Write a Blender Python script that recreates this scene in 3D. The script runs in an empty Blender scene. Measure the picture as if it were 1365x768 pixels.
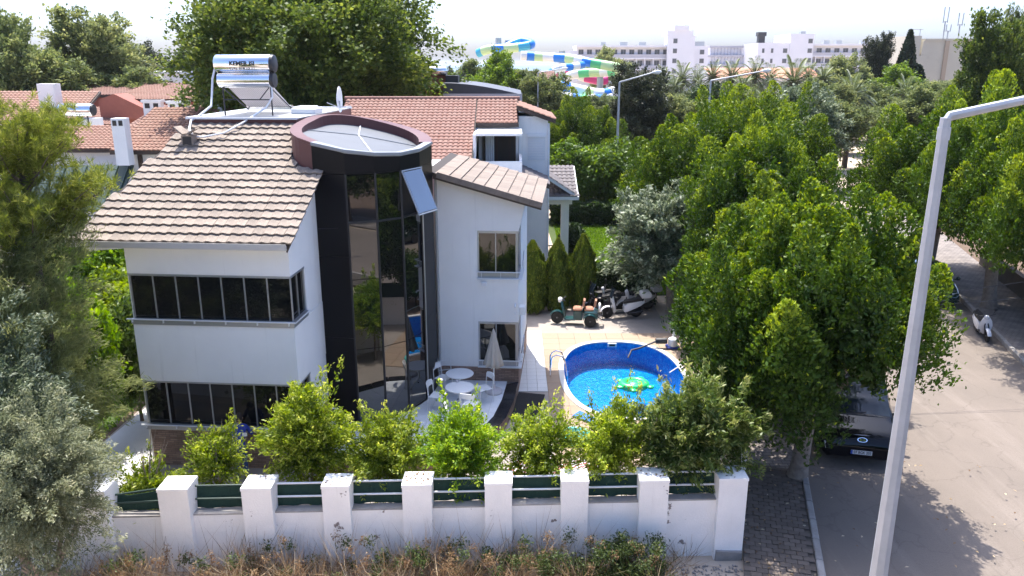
import bpy, bmesh, math, random
import numpy as np
from mathutils import Vector, Matrix, Euler

# ------------------------------------------------------------------ camera, sky, sun, exposure
scene = bpy.context.scene
COL = scene.collection
R = math.radians
cam_d = bpy.data.cameras.new('camera'); cam = bpy.data.objects.new('camera', cam_d); COL.objects.link(cam)
cam.location = (0, 0, 10.2)
cam.rotation_euler = (math.pi/2 - 0.2776, 0, 0)
cam_d.sensor_width = 36.0; cam_d.lens = 36.0*1052.3/1365.0
cam_d.clip_start = 0.1; cam_d.clip_end = 12000
scene.camera = cam

SUN_EL, SUN_AZ = R(67), R(-12)          # azimuth measured from +Y (away from camera) toward +X
to_sun = Vector((math.sin(SUN_AZ)*math.cos(SUN_EL), math.cos(SUN_AZ)*math.cos(SUN_EL), math.sin(SUN_EL)))
world = bpy.data.worlds.new('World'); scene.world = world; world.use_nodes = True
wn = world.node_tree.nodes; wl = world.node_tree.links
bg = wn['Background']; sky = wn.new('ShaderNodeTexSky'); sky.sky_type = 'NISHITA'; sky.sun_disc = False
sky.sun_elevation = SUN_EL; sky.sun_rotation = SUN_AZ; sky.altitude = 10
sky.air_density = 0.6; sky.dust_density = 3.4; sky.ozone_density = 8.0
wl.new(sky.outputs[0], bg.inputs[0]); bg.inputs[1].default_value = 0.15
sun_d = bpy.data.lights.new('sun', 'SUN'); sun = bpy.data.objects.new('sun', sun_d); COL.objects.link(sun)
sun_d.energy = 2.7; sun_d.angle = R(0.53); sun_d.color = (1.0, 0.95, 0.87)
sun.rotation_euler = (-to_sun).to_track_quat('-Z', 'Y').to_euler(); sun.location = (-20, 30, 60)
vs = scene.view_settings; vs.view_transform = 'Standard'; vs.look = 'None'; vs.gamma = 1; vs.use_curve_mapping = False
vs.exposure = 1.8
scene.cycles.max_bounces = 7; scene.cycles.transparent_max_bounces = 12
scene.cycles.diffuse_bounces = 4; scene.cycles.glossy_bounces = 4; scene.cycles.transmission_bounces = 4
scene.cycles.caustics_reflective = False; scene.cycles.caustics_refractive = False

# ------------------------------------------------------------------ helpers
rnd = random.Random(7)
NR = np.random.default_rng(11)

class MB:
    """collects shapes, build() links them as one mesh object"""
    def __init__(s): s.v = []; s.f = []; s.m = []; s.cur = 0
    def add(s, vs_, fs):
        o = len(s.v); s.v += [tuple(p) for p in vs_]; s.f += [tuple(i+o for i in f) for f in fs]; s.m += [s.cur]*len(fs); return s
    def box(s, x0, y0, z0, x1, y1, z1):
        return s.add([(x0,y0,z0),(x1,y0,z0),(x1,y1,z0),(x0,y1,z0),(x0,y0,z1),(x1,y0,z1),(x1,y1,z1),(x0,y1,z1)],
                     [(0,3,2,1),(4,5,6,7),(0,1,5,4),(1,2,6,5),(2,3,7,6),(3,0,4,7)])
    def bbox(s, x0, y0, z0, x1, y1, z1, b=0.01):
        """box with chamfered vertical edges and top edges"""
        def ring(x0,y0,x1,y1,z,c): return [(x0+c,y0,z),(x1-c,y0,z),(x1,y0+c,z),(x1,y1-c,z),(x1-c,y1,z),(x0+c,y1,z),(x0,y1-c,z),(x0,y0+c,z)]
        return s.loft([ring(x0,y0,x1,y1,z0,b), ring(x0,y0,x1,y1,z1-b,b), ring(x0+b,y0+b,x1-b,y1-b,z1,b)])
    def obox(s, c, size, rz=0, rx=0, ry=0):
        M = Matrix.Translation(c) @ Euler((rx,ry,rz)).to_matrix().to_4x4()
        a,b,d = size[0]/2,size[1]/2,size[2]/2
        P = [M@Vector(p) for p in [(-a,-b,-d),(a,-b,-d),(a,b,-d),(-a,b,-d),(-a,-b,d),(a,-b,d),(a,b,d),(-a,b,d)]]
        return s.add(P,[(0,3,2,1),(4,5,6,7),(0,1,5,4),(1,2,6,5),(2,3,7,6),(3,0,4,7)])
    def loft(s, rings, cap=True, close=True):
        n = len(rings[0]); V = [p for r in rings for p in r]; F = []
        for i in range(len(rings)-1):
            for j in range(n if close else n-1):
                k = (j+1) % n; F.append((i*n+j, i*n+k, (i+1)*n+k, (i+1)*n+j))
        if cap:
            F.append(tuple(reversed(range(n)))); F.append(tuple((len(rings)-1)*n+j for j in range(n)))
        return s.add(V, F)
    def tube(s, path, r, n=8, cap=True):
        path = [Vector(p) for p in path]; rs = r if isinstance(r,(list,tuple)) else [r]*len(path)
        rings = []; ref = None
        for i,p in enumerate(path):
            t = (path[min(i+1,len(path)-1)] - path[max(i-1,0)]).normalized()
            if ref is None: ref = Vector((0,0,1)) if abs(t.z) < .9 else Vector((1,0,0))
            u = t.cross(ref);
            if u.length < 1e-6: u = t.orthogonal()
            u.normalize(); w = u.cross(t).normalized(); ref = w
            rings.append([p + (u*math.cos(2*math.pi*k/n) + w*math.sin(2*math.pi*k/n))*rs[i] for k in range(n)])
        return s.loft(rings, cap)
    def lathe(s, prof, n=16, c=(0,0,0), axis='z'):
        rings = []
        for r,h in prof:
            ring = []
            for k in range(n):
                a = 2*math.pi*k/n; x,y = r*math.cos(a), r*math.sin(a)
                q = (x,y,h) if axis=='z' else ((h,x,y) if axis=='x' else (y,h,x))
                ring.append((q[0]+c[0],q[1]+c[1],q[2]+c[2]))
            rings.append(ring)
        return s.loft(rings)
    def prism(s, poly, z0, z1):
        return s.loft([[(x,y,z0) for x,y in poly],[(x,y,z1) for x,y in poly]])
    def xprism(s, poly, x0, x1):
        return s.loft([[(x0,y,z) for y,z in poly],[(x1,y,z) for y,z in poly]])
    def yprism(s, poly, y0, y1):
        return s.loft([[(x,y0,z) for x,z in poly],[(x,y1,z) for x,z in poly]])
    def quad(s, a,b,c,d): return s.add([a,b,c,d],[(0,1,2,3)])
    def mesh(s, name, mats, smooth=False):
        me = bpy.data.meshes.new(name); me.from_pydata(s.v, [], s.f)
        for m in (mats if isinstance(mats,(list,tuple)) else [mats]): me.materials.append(m)
        if any(s.m): me.polygons.foreach_set('material_index', s.m)
        bm = bmesh.new(); bm.from_mesh(me); bmesh.ops.recalc_face_normals(bm, faces=bm.faces)
        bm.to_mesh(me); bm.free()
        if smooth:
            me.polygons.foreach_set('use_smooth', [True]*len(me.polygons))
            if smooth != 'all': me.set_sharp_from_angle(angle=R(40))
        me.update(); return me
    def build(s, name, mats, parent=None, smooth=False):
        return link(name, s.mesh(name, mats, smooth), parent)

def link(name, me, parent=None, loc=None, rz=None):
    o = bpy.data.objects.new(name, me); COL.objects.link(o)
    if parent is not None: o.parent = parent
    if loc is not None: o.location = loc
    if rz is not None: o.rotation_euler = (0,0,rz)
    return o
def tag(o, label=None, cat=None, group=None, kind=None):
    if label: o['label'] = label
    if cat: o['category'] = cat
    if group: o['group'] = group
    if kind: o['kind'] = kind
    return o
def thing(name, label, cat, loc=(0,0,0), rz=0, group=None):
    o = bpy.data.objects.new(name, None); COL.objects.link(o); o.empty_display_size = .3
    o.location = loc; o.rotation_euler = (0,0,rz)
    return tag(o, label, cat, group)
def dup(src, loc, rz=0, scale=None, label=None, group=None, parent=None, keep=False):
    c = src.copy(); COL.objects.link(c)
    if parent is not None: c.parent = parent
    if not keep:
        c.location = loc; c.rotation_euler = (0,0,rz)
        if scale is not None: c.scale = scale if isinstance(scale,(tuple,list)) else (scale,)*3
    if label: c['label'] = label
    if group: c['group'] = group
    for ch in list(src.children): dup(ch, None, parent=c, keep=True)
    return c

# ------------------------------------------------------------------ materials
def nodes_of(m): return m.node_tree.nodes, m.node_tree.links
def mat(name, col, rough=.6, var=.0, vscale=3.0, bump=0.0, bscale=20.0, metal=0.0, col2=None, spec=.5, objvar=0.0, dirt=None, streak=None, ior=1.45, coat=0, detail=6):
    """principled material: base colour, optional noise mix to col2, object-random brightness, stains and bump"""
    m = bpy.data.materials.new(name); m.use_nodes = True; n,l = nodes_of(m); b = n['Principled BSDF']
    b.inputs['Base Color'].default_value = (*col,1); b.inputs['Roughness'].default_value = rough
    b.inputs['Metallic'].default_value = metal; b.inputs['IOR'].default_value = ior
    b.inputs['Specular IOR Level'].default_value = spec
    if coat: b.inputs['Coat Weight'].default_value = coat; b.inputs['Coat Roughness'].default_value = .03
    tc = n.new('ShaderNodeTexCoord'); src = None
    if var or col2:
        t = n.new('ShaderNodeTexNoise'); t.inputs['Scale'].default_value = vscale; t.inputs['Detail'].default_value = detail; t.inputs['Roughness'].default_value = .65
        l.new(tc.outputs['Object'], t.inputs['Vector'])
        mr = n.new('ShaderNodeMapRange'); mr.inputs[1].default_value = .3; mr.inputs[2].default_value = .7; l.new(t.outputs['Fac'], mr.inputs[0])
        mx = n.new('ShaderNodeMix'); mx.data_type = 'RGBA'
        c2 = col2 if col2 else tuple(max(0,c*(1-var)) for c in col)
        mx.inputs['A'].default_value = (*col,1); mx.inputs['B'].default_value = (*c2,1); l.new(mr.outputs[0], mx.inputs['Factor']); src = mx.outputs['Result']
    if dirt:
        dcol, dsc, dlo, dhi = dirt
        t = n.new('ShaderNodeTexNoise'); t.inputs['Scale'].default_value = dsc; t.inputs['Detail'].default_value = 8; t.inputs['Roughness'].default_value = .7
        l.new(tc.outputs['Object'], t.inputs['Vector'])
        mr = n.new('ShaderNodeMapRange'); mr.inputs[1].default_value = dlo; mr.inputs[2].default_value = dhi; l.new(t.outputs['Fac'], mr.inputs[0])
        mx = n.new('ShaderNodeMix'); mx.data_type = 'RGBA'; mx.inputs['A'].default_value = (*col,1)
        if src: l.new(src, mx.inputs['A'])
        mx.inputs['B'].default_value = (*dcol,1); l.new(mr.outputs[0], mx.inputs['Factor']); src = mx.outputs['Result']
    if streak:                                   # rain streaks running down the surface
        mp = n.new('ShaderNodeMapping'); mp.inputs['Scale'].default_value = (5.5,5.5,.22); l.new(tc.outputs['Object'], mp.inputs[0])
        t = n.new('ShaderNodeTexNoise'); t.inputs['Scale'].default_value = 1.0; t.inputs['Detail'].default_value = 7; t.inputs['Roughness'].default_value = .7; l.new(mp.outputs[0], t.inputs['Vector'])
        mr = n.new('ShaderNodeMapRange'); mr.inputs[1].default_value = streak[1]; mr.inputs[2].default_value = streak[2]; mr.inputs[4].default_value = .7; l.new(t.outputs['Fac'], mr.inputs[0])
        mx = n.new('ShaderNodeMix'); mx.data_type = 'RGBA'; mx.inputs['B'].default_value = (*streak[0],1)
        if src: l.new(src, mx.inputs['A'])
        l.new(mr.outputs[0], mx.inputs['Factor']); src = mx.outputs['Result']
    if objvar:
        oi = n.new('ShaderNodeObjectInfo'); mr = n.new('ShaderNodeMapRange')
        mr.inputs[3].default_value = 1-objvar; mr.inputs[4].default_value = 1+objvar*.6; l.new(oi.outputs['Random'], mr.inputs[0])
        hs = n.new('ShaderNodeHueSaturation'); hs.inputs['Color'].default_value = (*col,1)
        if src: l.new(src, hs.inputs['Color'])
        l.new(mr.outputs[0], hs.inputs['Value']); src = hs.outputs['Color']
    if src: l.new(src, b.inputs['Base Color'])
    if bump:
        t = n.new('ShaderNodeTexNoise'); t.inputs['Scale'].default_value = bscale; t.inputs['Detail'].default_value = 8; l.new(tc.outputs['Object'], t.inputs['Vector'])
        bp = n.new('ShaderNodeBump'); bp.inputs['Strength'].default_value = bump; bp.inputs['Distance'].default_value = .02
        l.new(t.outputs['Fac'], bp.inputs['Height']); l.new(bp.outputs[0], b.inputs['Normal'])
    return m
def brick_mat(name, c1, c2, cm, bw, bh, mortar=.012, rough=.8, bump=.5, rot=None, offset=.5, coord='Object'):
    m = bpy.data.materials.new(name); m.use_nodes = True; n,l = nodes_of(m); b = n['Principled BSDF']; b.inputs['Roughness'].default_value = rough
    tc = n.new('ShaderNodeTexCoord'); mp = n.new('ShaderNodeMapping'); l.new(tc.outputs[coord], mp.inputs[0])
    if rot: mp.inputs['Rotation'].default_value = rot
    t = n.new('ShaderNodeTexBrick'); t.offset = offset; t.inputs['Scale'].default_value = 1; t.inputs['Brick Width'].default_value = bw; t.inputs['Row Height'].default_value = bh
    t.inputs['Mortar Size'].default_value = mortar; t.inputs['Color1'].default_value = (*c1,1); t.inputs['Color2'].default_value = (*c2,1); t.inputs['Mortar'].default_value = (*cm,1)
    l.new(mp.outputs[0], t.inputs[0])
    nz = n.new('ShaderNodeTexNoise'); nz.inputs['Scale'].default_value = 1.7; nz.inputs['Detail'].default_value = 8; l.new(tc.outputs[coord], nz.inputs['Vector'])
    mr = n.new('ShaderNodeMapRange'); mr.inputs[1].default_value = .3; mr.inputs[2].default_value = .7; mr.inputs[3].default_value = .7; mr.inputs[4].default_value = 1.2; l.new(nz.outputs['Fac'], mr.inputs[0])
    hs = n.new('ShaderNodeHueSaturation'); l.new(t.outputs['Color'], hs.inputs['Color']); l.new(mr.outputs[0], hs.inputs['Value']); l.new(hs.outputs[0], b.inputs['Base Color'])
    bp = n.new('ShaderNodeBump'); bp.inputs['Strength'].default_value = bump; bp.inputs['Distance'].default_value = .01; bp.invert = True
    l.new(t.outputs['Fac'], bp.inputs['Height']); l.new(bp.outputs[0], b.inputs['Normal'])
    return m
def leaf_mat(name, dark, mid, tip, rough=.5, trans=.35, gloss=.35):
    """leaf colour picked per leaf from the face attribute v (fresh growth and painted lit tops high, painted inner shade low)"""
    m = bpy.data.materials.new(name); m.use_nodes = True; n,l = nodes_of(m); b = n['Principled BSDF']; out = n['Material Output']
    a = n.new('ShaderNodeAttribute'); a.attribute_name = 'v'
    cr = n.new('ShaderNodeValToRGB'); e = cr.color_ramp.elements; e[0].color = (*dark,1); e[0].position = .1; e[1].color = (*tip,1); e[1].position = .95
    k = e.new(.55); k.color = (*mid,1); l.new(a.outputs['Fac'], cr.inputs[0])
    oi = n.new('ShaderNodeObjectInfo'); mr = n.new('ShaderNodeMapRange'); mr.inputs[3].default_value = .88; mr.inputs[4].default_value = 1.1; l.new(oi.outputs['Random'], mr.inputs[0])
    hs = n.new('ShaderNodeHueSaturation'); l.new(cr.outputs[0], hs.inputs['Color']); l.new(mr.outputs[0], hs.inputs['Value'])
    b.inputs['Roughness'].default_value = rough; b.inputs['Specular IOR Level'].default_value = gloss; l.new(hs.outputs[0], b.inputs['Base Color'])
    tr = n.new('ShaderNodeBsdfTranslucent'); h2 = n.new('ShaderNodeHueSaturation'); h2.inputs['Hue'].default_value = .485; h2.inputs['Saturation'].default_value = 1.1; h2.inputs['Value'].default_value = 1.25
    l.new(hs.outputs[0], h2.inputs['Color']); l.new(h2.outputs[0], tr.inputs[0])
    mx = n.new('ShaderNodeMixShader'); mx.inputs[0].default_value = trans; l.new(b.outputs[0], mx.inputs[1]); l.new(tr.outputs[0], mx.inputs[2]); l.new(mx.outputs[0], out.inputs[0])
    return m
def glass_dark(name, col, f0=.12, rough=.015):
    """tinted reflective architectural glass, nothing readable behind it"""
    m = bpy.data.materials.new(name); m.use_nodes = True; n,l = nodes_of(m); b = n['Principled BSDF']
    s = math.sqrt(f0); b.inputs['IOR'].default_value = (1+s)/(1-s); b.inputs['Base Color'].default_value = (*col,1); b.inputs['Roughness'].default_value = rough
    return m

M = {}
M['white'] = mat('white_stucco', (.87,.85,.815), .85, var=.06, vscale=1.2, bump=.15, bscale=60, dirt=((.58,.55,.50), 1.1, .66, .85), streak=((.62,.60,.56), .58, .80))
M['wallpaint'] = mat('garden_wall_paint', (.88,.85,.81), .85, var=.10, vscale=1.6, bump=.3, bscale=30, dirt=((.24,.20,.18), 2.6, .655, .675), streak=((.55,.50,.46), .60, .80))
M['brickclad'] = brick_mat('dark_brick_cladding', (.22,.135,.10), (.36,.245,.19), (.13,.105,.09), .21, .055, .006, rot=(math.pi/2,0,0))
M['tile'] = mat('weathered_beige_roof_tile', (.31,.25,.198), .85, var=.3, vscale=5, bump=.4, bscale=40, objvar=.18, dirt=((.13,.105,.09), 3.0, .52, .72))
M['tile_r'] = mat('beige_slab_tile', (.25,.198,.158), .85, var=.3, vscale=5, bump=.4, bscale=40, objvar=.16, dirt=((.15,.12,.10), 3.0, .55, .75))
M['underlay'] = mat('roof_underlay', (.05,.04,.035), .9)
M['redtile'] = mat('red_roof_tile', (.20,.092,.066), .8, col2=(.235,.135,.103), vscale=2.0, bump=.4, bscale=12, dirt=((.20,.11,.08), 5, .55, .8))
M['redtile2'] = mat('orange_roof_tile', (.215,.095,.062), .8, col2=(.25,.145,.10), vscale=2.5, bump=.4, bscale=12, dirt=((.24,.14,.10), 5, .55, .8))
M['greytile'] = mat('grey_roof_tile', (.16,.14,.14), .8, var=.3, vscale=3, bump=.3, bscale=12)
M['redwall'] = mat('brick_red_render', (.30,.10,.07), .8, var=.15)
M['maroon'] = mat('maroon_cladding', (.105,.032,.030), .45, var=.1, vscale=2)
M['black'] = mat('black_composite_panel', (.004,.004,.006), .35, var=.2, vscale=1.5, spec=.22)
M['glass_t'] = glass_dark('tower_mirror_glass', (.006,.006,.007), .13)
M['glass_b'] = glass_dark('opened_sash_sky_tint', (.015,.03,.055), .22)  # sky reflection put into the pane's blue colour
M['glass'] = glass_dark('dark_window_glass', (.006,.007,.008), .05)
M['glass_car'] = glass_dark('car_glass', (.012,.018,.026), .045)
M['alu'] = mat('grey_aluminium', (.42,.43,.44), .38, metal=.6, var=.08)
M['alu_w'] = mat('white_aluminium', (.72,.73,.74), .4, var=.05)
M['chrome'] = mat('polished_steel', (.78,.78,.80), .08, metal=1.0)
M['tank'] = mat('brushed_steel_tank', (.80,.81,.83), .16, metal=1.0, var=.05, vscale=8)
M['evac'] = mat('evacuated_tube_glass', (.62,.58,.58), .22, spec=.6)
M['darkmetal'] = mat('dark_metal', (.05,.05,.055), .5, metal=.5)
M['galv'] = mat('galvanised_steel', (.46,.47,.49), .5, metal=.35, var=.18, vscale=6, bump=.08, bscale=30)
M['membrane'] = mat('grey_roof_membrane', (.10,.11,.125), .6, var=.18, vscale=1.5, bump=.1, bscale=12)
M['coping'] = mat('light_grey_coping', (.26,.28,.30), .4, var=.1)
M['terrace'] = mat('white_terrace_tile', (.70,.72,.74), .35, var=.06, objvar=.05)
M['pathtile'] = mat('white_path_tile', (.60,.59,.57), .5, var=.08, objvar=.05)
M['grout'] = mat('grout', (.36,.36,.36), .9)
M['blacktile'] = mat('black_granite_band', (.02,.02,.024), .18, var=.3, vscale=30)
M['deck'] = mat('sandstone_deck_slab', (.34,.245,.17), .8, var=.16, vscale=1.3, bump=.2, bscale=30, objvar=.07, dirt=((.38,.30,.24), 2.0, .58, .8))
M['yard'] = mat('concrete_yard', (.33,.285,.245), .85, var=.25, vscale=.8, bump=.25, bscale=25)
M['mat'] = mat('black_door_mat', (.018,.017,.017), .95, bump=.6, bscale=120)
M['asphalt'] = mat('dusty_sunbleached_road', (.235,.192,.155), .9, col2=(.195,.162,.132), vscale=.35, bump=.35, bscale=45, dirt=((.20,.17,.15), .8, .62, .8))
M['paver'] = mat('grey_concrete_paver', (.15,.118,.094), .9, var=.25, vscale=2, bump=.4, bscale=50, objvar=.22, dirt=((.11,.09,.08), 1.3, .55, .75))
M['paver_far'] = brick_mat('concrete_pavers_far', (.24,.205,.18), (.20,.17,.15), (.11,.095,.08), .24, .15, .012, rough=.9)
M['sand'] = mat('dark_joint_sand', (.10,.085,.07), .95)
M['curb'] = mat('concrete_kerb', (.36,.33,.30), .9, var=.3, vscale=4, bump=.3, bscale=30, objvar=.15)
M['dirt'] = mat('dry_dirt', (.50,.41,.32), .95, col2=(.40,.32,.24), vscale=.5, bump=.8, bscale=9, dirt=((.20,.155,.10), .25, .58, .8))
M['lawn'] = mat('lawn_soil', (.06,.09,.02), .95, var=.3)
M['soil'] = mat('brown_soil', (.15,.10,.065), .95, var=.4, vscale=2, bump=.8, bscale=14)
M['sea'] = mat('sea_water', (.03,.08,.11), .5)
M['bark'] = mat('pale_bark', (.30,.25,.20), .9, col2=(.17,.13,.10), vscale=6, bump=.8, bscale=22)
M['bark_d'] = mat('dark_bark', (.12,.09,.07), .9, var=.4, vscale=6, bump=.8, bscale=22)
M['oldwood'] = mat('grey_wood_pole', (.24,.21,.17), .9, var=.35, vscale=8, bump=.6, bscale=18)
M['greenmesh'] = mat('dark_green_shade_net', (.010,.045,.030), .8, var=.3, vscale=20, bump=.5, bscale=90)
M['greenmetal'] = mat('dark_green_sheet_metal', (.03,.06,.045), .5, var=.2)
M['plastic_w'] = mat('white_plastic', (.78,.78,.77), .35, var=.04)
M['canvas'] = mat('cream_canvas', (.52,.47,.40), .9, var=.1, vscale=8, bump=.2, bscale=60)
M['wood_d'] = mat('dark_wood_frame', (.05,.03,.02), .5, var=.2)
M['rubber'] = mat('tyre_rubber', (.018,.018,.018), .8)
M['carblack'] = mat('black_car_paint', (.003,.003,.005), .05, spec=.4, coat=0)
M['plastic_b'] = mat('black_plastic', (.02,.02,.022), .5)
M['lightlens'] = mat('headlight_lens', (.55,.56,.58), .1)
M['amber'] = mat('warm_lamp_lens', (.55,.42,.28), .15)
M['plate'] = mat('white_plate', (.75,.75,.75), .4)
M['plate_b'] = mat('blue_plate_band', (.02,.08,.45), .4)
M['ink'] = mat('black_lettering', (.012,.012,.015), .5)
M['hotelw'] = mat('white_hotel_render', (.74,.73,.75), .8, var=.05, vscale=.2)
M['hotelwin'] = glass_dark('hotel_window_glass', (.10,.105,.11), .05, .2)
M['hotelbal'] = mat('hotel_balustrade', (.46,.45,.48), .7)
M['beigew'] = mat('beige_building_render', (.55,.50,.40), .85, var=.08, vscale=.4, dirt=((.42,.37,.29), .5, .55, .8))
M['recess_shade'] = mat('dark_recess', (.05,.045,.04), .9)  # flat dark colour painted for the shade inside openings
def road_mat():
    m = bpy.data.materials.new('dusty_worn_road'); m.use_nodes = True; n,l = nodes_of(m); b = n['Principled BSDF']; b.inputs['Roughness'].default_value = .9
    tc = n.new('ShaderNodeTexCoord'); src = None
    def noise(scale, sx=1, sy=1, detail=8, rough=.65):
        mp = n.new('ShaderNodeMapping'); mp.inputs['Rotation'].default_value = (0,0,R(15)); mp.inputs['Scale'].default_value = (sx,sy,1); l.new(tc.outputs['Object'], mp.inputs[0])
        t = n.new('ShaderNodeTexNoise'); t.inputs['Scale'].default_value = scale; t.inputs['Detail'].default_value = detail; t.inputs['Roughness'].default_value = rough; l.new(mp.outputs[0], t.inputs['Vector']); return t.outputs['Fac']
    def mix(a, colb, fac, lo, hi):
        mr = n.new('ShaderNodeMapRange'); mr.inputs[1].default_value = lo; mr.inputs[2].default_value = hi; l.new(fac, mr.inputs[0])
        mx = n.new('ShaderNodeMix'); mx.data_type = 'RGBA'; mx.inputs['B'].default_value = (*colb,1); l.new(mr.outputs[0], mx.inputs['Factor'])
        if isinstance(a,tuple): mx.inputs['A'].default_value = (*a,1)
        else: l.new(a, mx.inputs['A'])
        return mx.outputs['Result']
    c = mix((.185,.150,.122),(.148,.122,.10),noise(.35),.3,.7)
    c = mix(c,(.215,.178,.148),noise(.5,3.0,.25),.5,.75)          # dusty streaks along the lane
    c = mix(c,(.11,.09,.075),noise(1.1,2.5,.5),.60,.74)           # worn dark patches
    c = mix(c,(.13,.108,.09),noise(26,1,1,4,.8),.52,.72)          # aggregate speckle
    v = n.new('ShaderNodeTexVoronoi'); v.feature = 'DISTANCE_TO_EDGE'; v.inputs['Scale'].default_value = .42; mp = n.new('ShaderNodeMapping'); l.new(tc.outputs['Object'], mp.inputs[0])
    nz = n.new('ShaderNodeTexNoise'); nz.inputs['Scale'].default_value = 1.5; nz.inputs['Detail'].default_value = 6; l.new(tc.outputs['Object'], nz.inputs['Vector'])
    ad = n.new('ShaderNodeVectorMath'); ad.operation = 'ADD'; l.new(mp.outputs[0], ad.inputs[0]); l.new(nz.outputs['Color'], ad.inputs[1]); l.new(ad.outputs[0], v.inputs['Vector'])
    c = mix((.095,.08,.068), (0,0,0), v.outputs['Distance'], 9, 10) if False else c
    mr = n.new('ShaderNodeMapRange'); mr.inputs[1].default_value = .0; mr.inputs[2].default_value = .012; mr.inputs[3].default_value = .82; mr.inputs[4].default_value = 1.0; l.new(v.outputs['Distance'], mr.inputs[0])
    hs = n.new('ShaderNodeHueSaturation'); l.new(c, hs.inputs['Color']); l.new(mr.outputs[0], hs.inputs['Value']); l.new(hs.outputs[0], b.inputs['Base Color'])
    bp = n.new('ShaderNodeBump'); bp.inputs['Strength'].default_value = .5; bp.inputs['Distance'].default_value = .02; l.new(noise(30,1,1,6,.7), bp.inputs['Height']); l.new(bp.outputs[0], b.inputs['Normal'])
    return m
M['asphalt'] = road_mat()
# ------------------------------------------------------------------ setting: ground, sea, road, pavements
def sheet(name, poly, z, m, hole=None):
    mb = MB(); mb.add([(x,y,z) for x,y in poly],[tuple(range(len(poly)))]); o = mb.build(name, m); o['kind'] = 'structure'; return o
POOL_C, POOL_R, POOL_N = (3.78, 24.85), (2.02, 3.32), 2.5
def pool_pt(t, grow=0.0):
    c,s = math.cos(t), math.sin(t); e = 2/POOL_N
    return (POOL_C[0]+(POOL_R[0]+grow)*math.copysign(abs(c)**e,c), POOL_C[1]+(POOL_R[1]+grow)*math.copysign(abs(s)**e,s))
def pool_f(x, y, grow=0.0):
    return (abs(x-POOL_C[0])/(POOL_R[0]+grow))**POOL_N + (abs(y-POOL_C[1])/(POOL_R[1]+grow))**POOL_N
NP = 64
def sheet_with_pool(name, rect, z, m, grow):
    """rectangle with the pool outline cut out of it"""
    x0,y0,x1,y1 = rect; mb = MB(); inner = [pool_pt(2*math.pi*k/NP, grow) for k in range(NP)]; outer = []
    for k in range(NP):
        a = 2*math.pi*k/NP; dx,dy = math.cos(a), math.sin(a); cx,cy = POOL_C; t = 1e9
        if dx > 1e-9: t = min(t,(x1-cx)/dx)
        if dx < -1e-9: t = min(t,(x0-cx)/dx)
        if dy > 1e-9: t = min(t,(y1-cy)/dy)
        if dy < -1e-9: t = min(t,(y0-cy)/dy)
        outer.append((cx+dx*t, cy+dy*t))
    # corners snapped to the nearest ray so that the rectangle keeps its corners
    for c in [(x0,y0),(x1,y0),(x1,y1),(x0,y1)]:
        k = min(range(NP), key=lambda i: (outer[i][0]-c[0])**2+(outer[i][1]-c[1])**2); outer[k] = c
    mb.add([(x,y,z) for x,y in inner+outer], [(k,(k+1)%NP,NP+(k+1)%NP,NP+k) for k in range(NP)])
    o = mb.build(name, m); o['kind'] = 'structure'; return o
# one ground sheet to the horizon, with the pool basin cut out
sheet_with_pool('ground', (-4000,-600,4000,6000), 0.0, M['dirt'], .02)
sheet('sea', [(-4000,620),(4000,620),(4000,6000),(-4000,6000)], .3, M['sea'])
sheet_with_pool('yard', (-13.2,14.95,6.2,38.0), .008, M['yard'], .015)
u = Vector((math.sin(R(15)), math.cos(R(15)), 0)); nrm = Vector((u.y, -u.x, 0))
def RD(s, t, z=0): p = nrm*s + u*t; return (p.x, p.y, z)
def strip(name, s0, s1, t0, t1, z, m):
    return sheet(name, [RD(s0,t0)[:2], RD(s1,t0)[:2], RD(s1,t1)[:2], RD(s0,t1)[:2]], z, m)
strip('road', 2.6, 10.6, -30, 62, .004, M['asphalt'])
sheet('far_road', [(7.2,58),(16,58),(27,140),(15,140)], .005, M['asphalt'])
strip('pavement_bed', .98, 2.44, -6, 60, .10, M['sand'])
strip('far_pavement', 10.76, 13.3, -6, 70, .10, M['paver_far'])
strip('pavement', .98, 2.44, 19.55, 60, .125, M['paver_far'])
strip('earth_bank', 13.3, 60, -20, 90, .02, M['soil'])
def kerb(s0, s1, t0, t1, step, name, parent_name):
    root = bpy.data.objects.new(parent_name, None); COL.objects.link(root); root['kind'] = 'structure'
    mb = MB(); mb.bbox(0,0,0,s1-s0,step-.015,.16,.02); me = mb.mesh(name, M['curb'])
    t = t0
    while t < t1:
        o = link(name, me, root, RD(s0,t), -R(15)); o.rotation_euler = (rnd.uniform(-.006,.006), rnd.uniform(-.012,.012), -R(15)+rnd.uniform(-.006,.006)); t += step
kerb(2.45, 2.6, 2, 50, .8, 'kerb_stone', 'near_kerb')
kerb(10.6, 10.76, 6, 60, 1.0, 'kerb_stone', 'far_kerb')
# pavers, each a stone of its own on the stretch that shows
root = bpy.data.objects.new('paver_field', None); COL.objects.link(root); root['kind'] = 'structure'
mb = MB(); mb.bbox(0,0,0,.232,.148,.032,.008); pme = mb.mesh('paver', M['paver'])
t = 12.35; row = 0; cnt = 0
while t < 19.45:
    s = .99 - (row%2)*.12
    while s < 2.40:
        if s > .97 and s+.232 < 2.46:
            cnt += 1
            if cnt <= 300:
                o = link('paver', pme, root, RD(s,t,.102+rnd.uniform(-.006,.006)+ .012*math.sin(s*3+t*.9)), -R(15))
                o.rotation_euler = (rnd.uniform(-.02,.02), rnd.uniform(-.02,.02), -R(15)+rnd.uniform(-.012,.012))
        s += .241
    t += .157; row += 1
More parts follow.
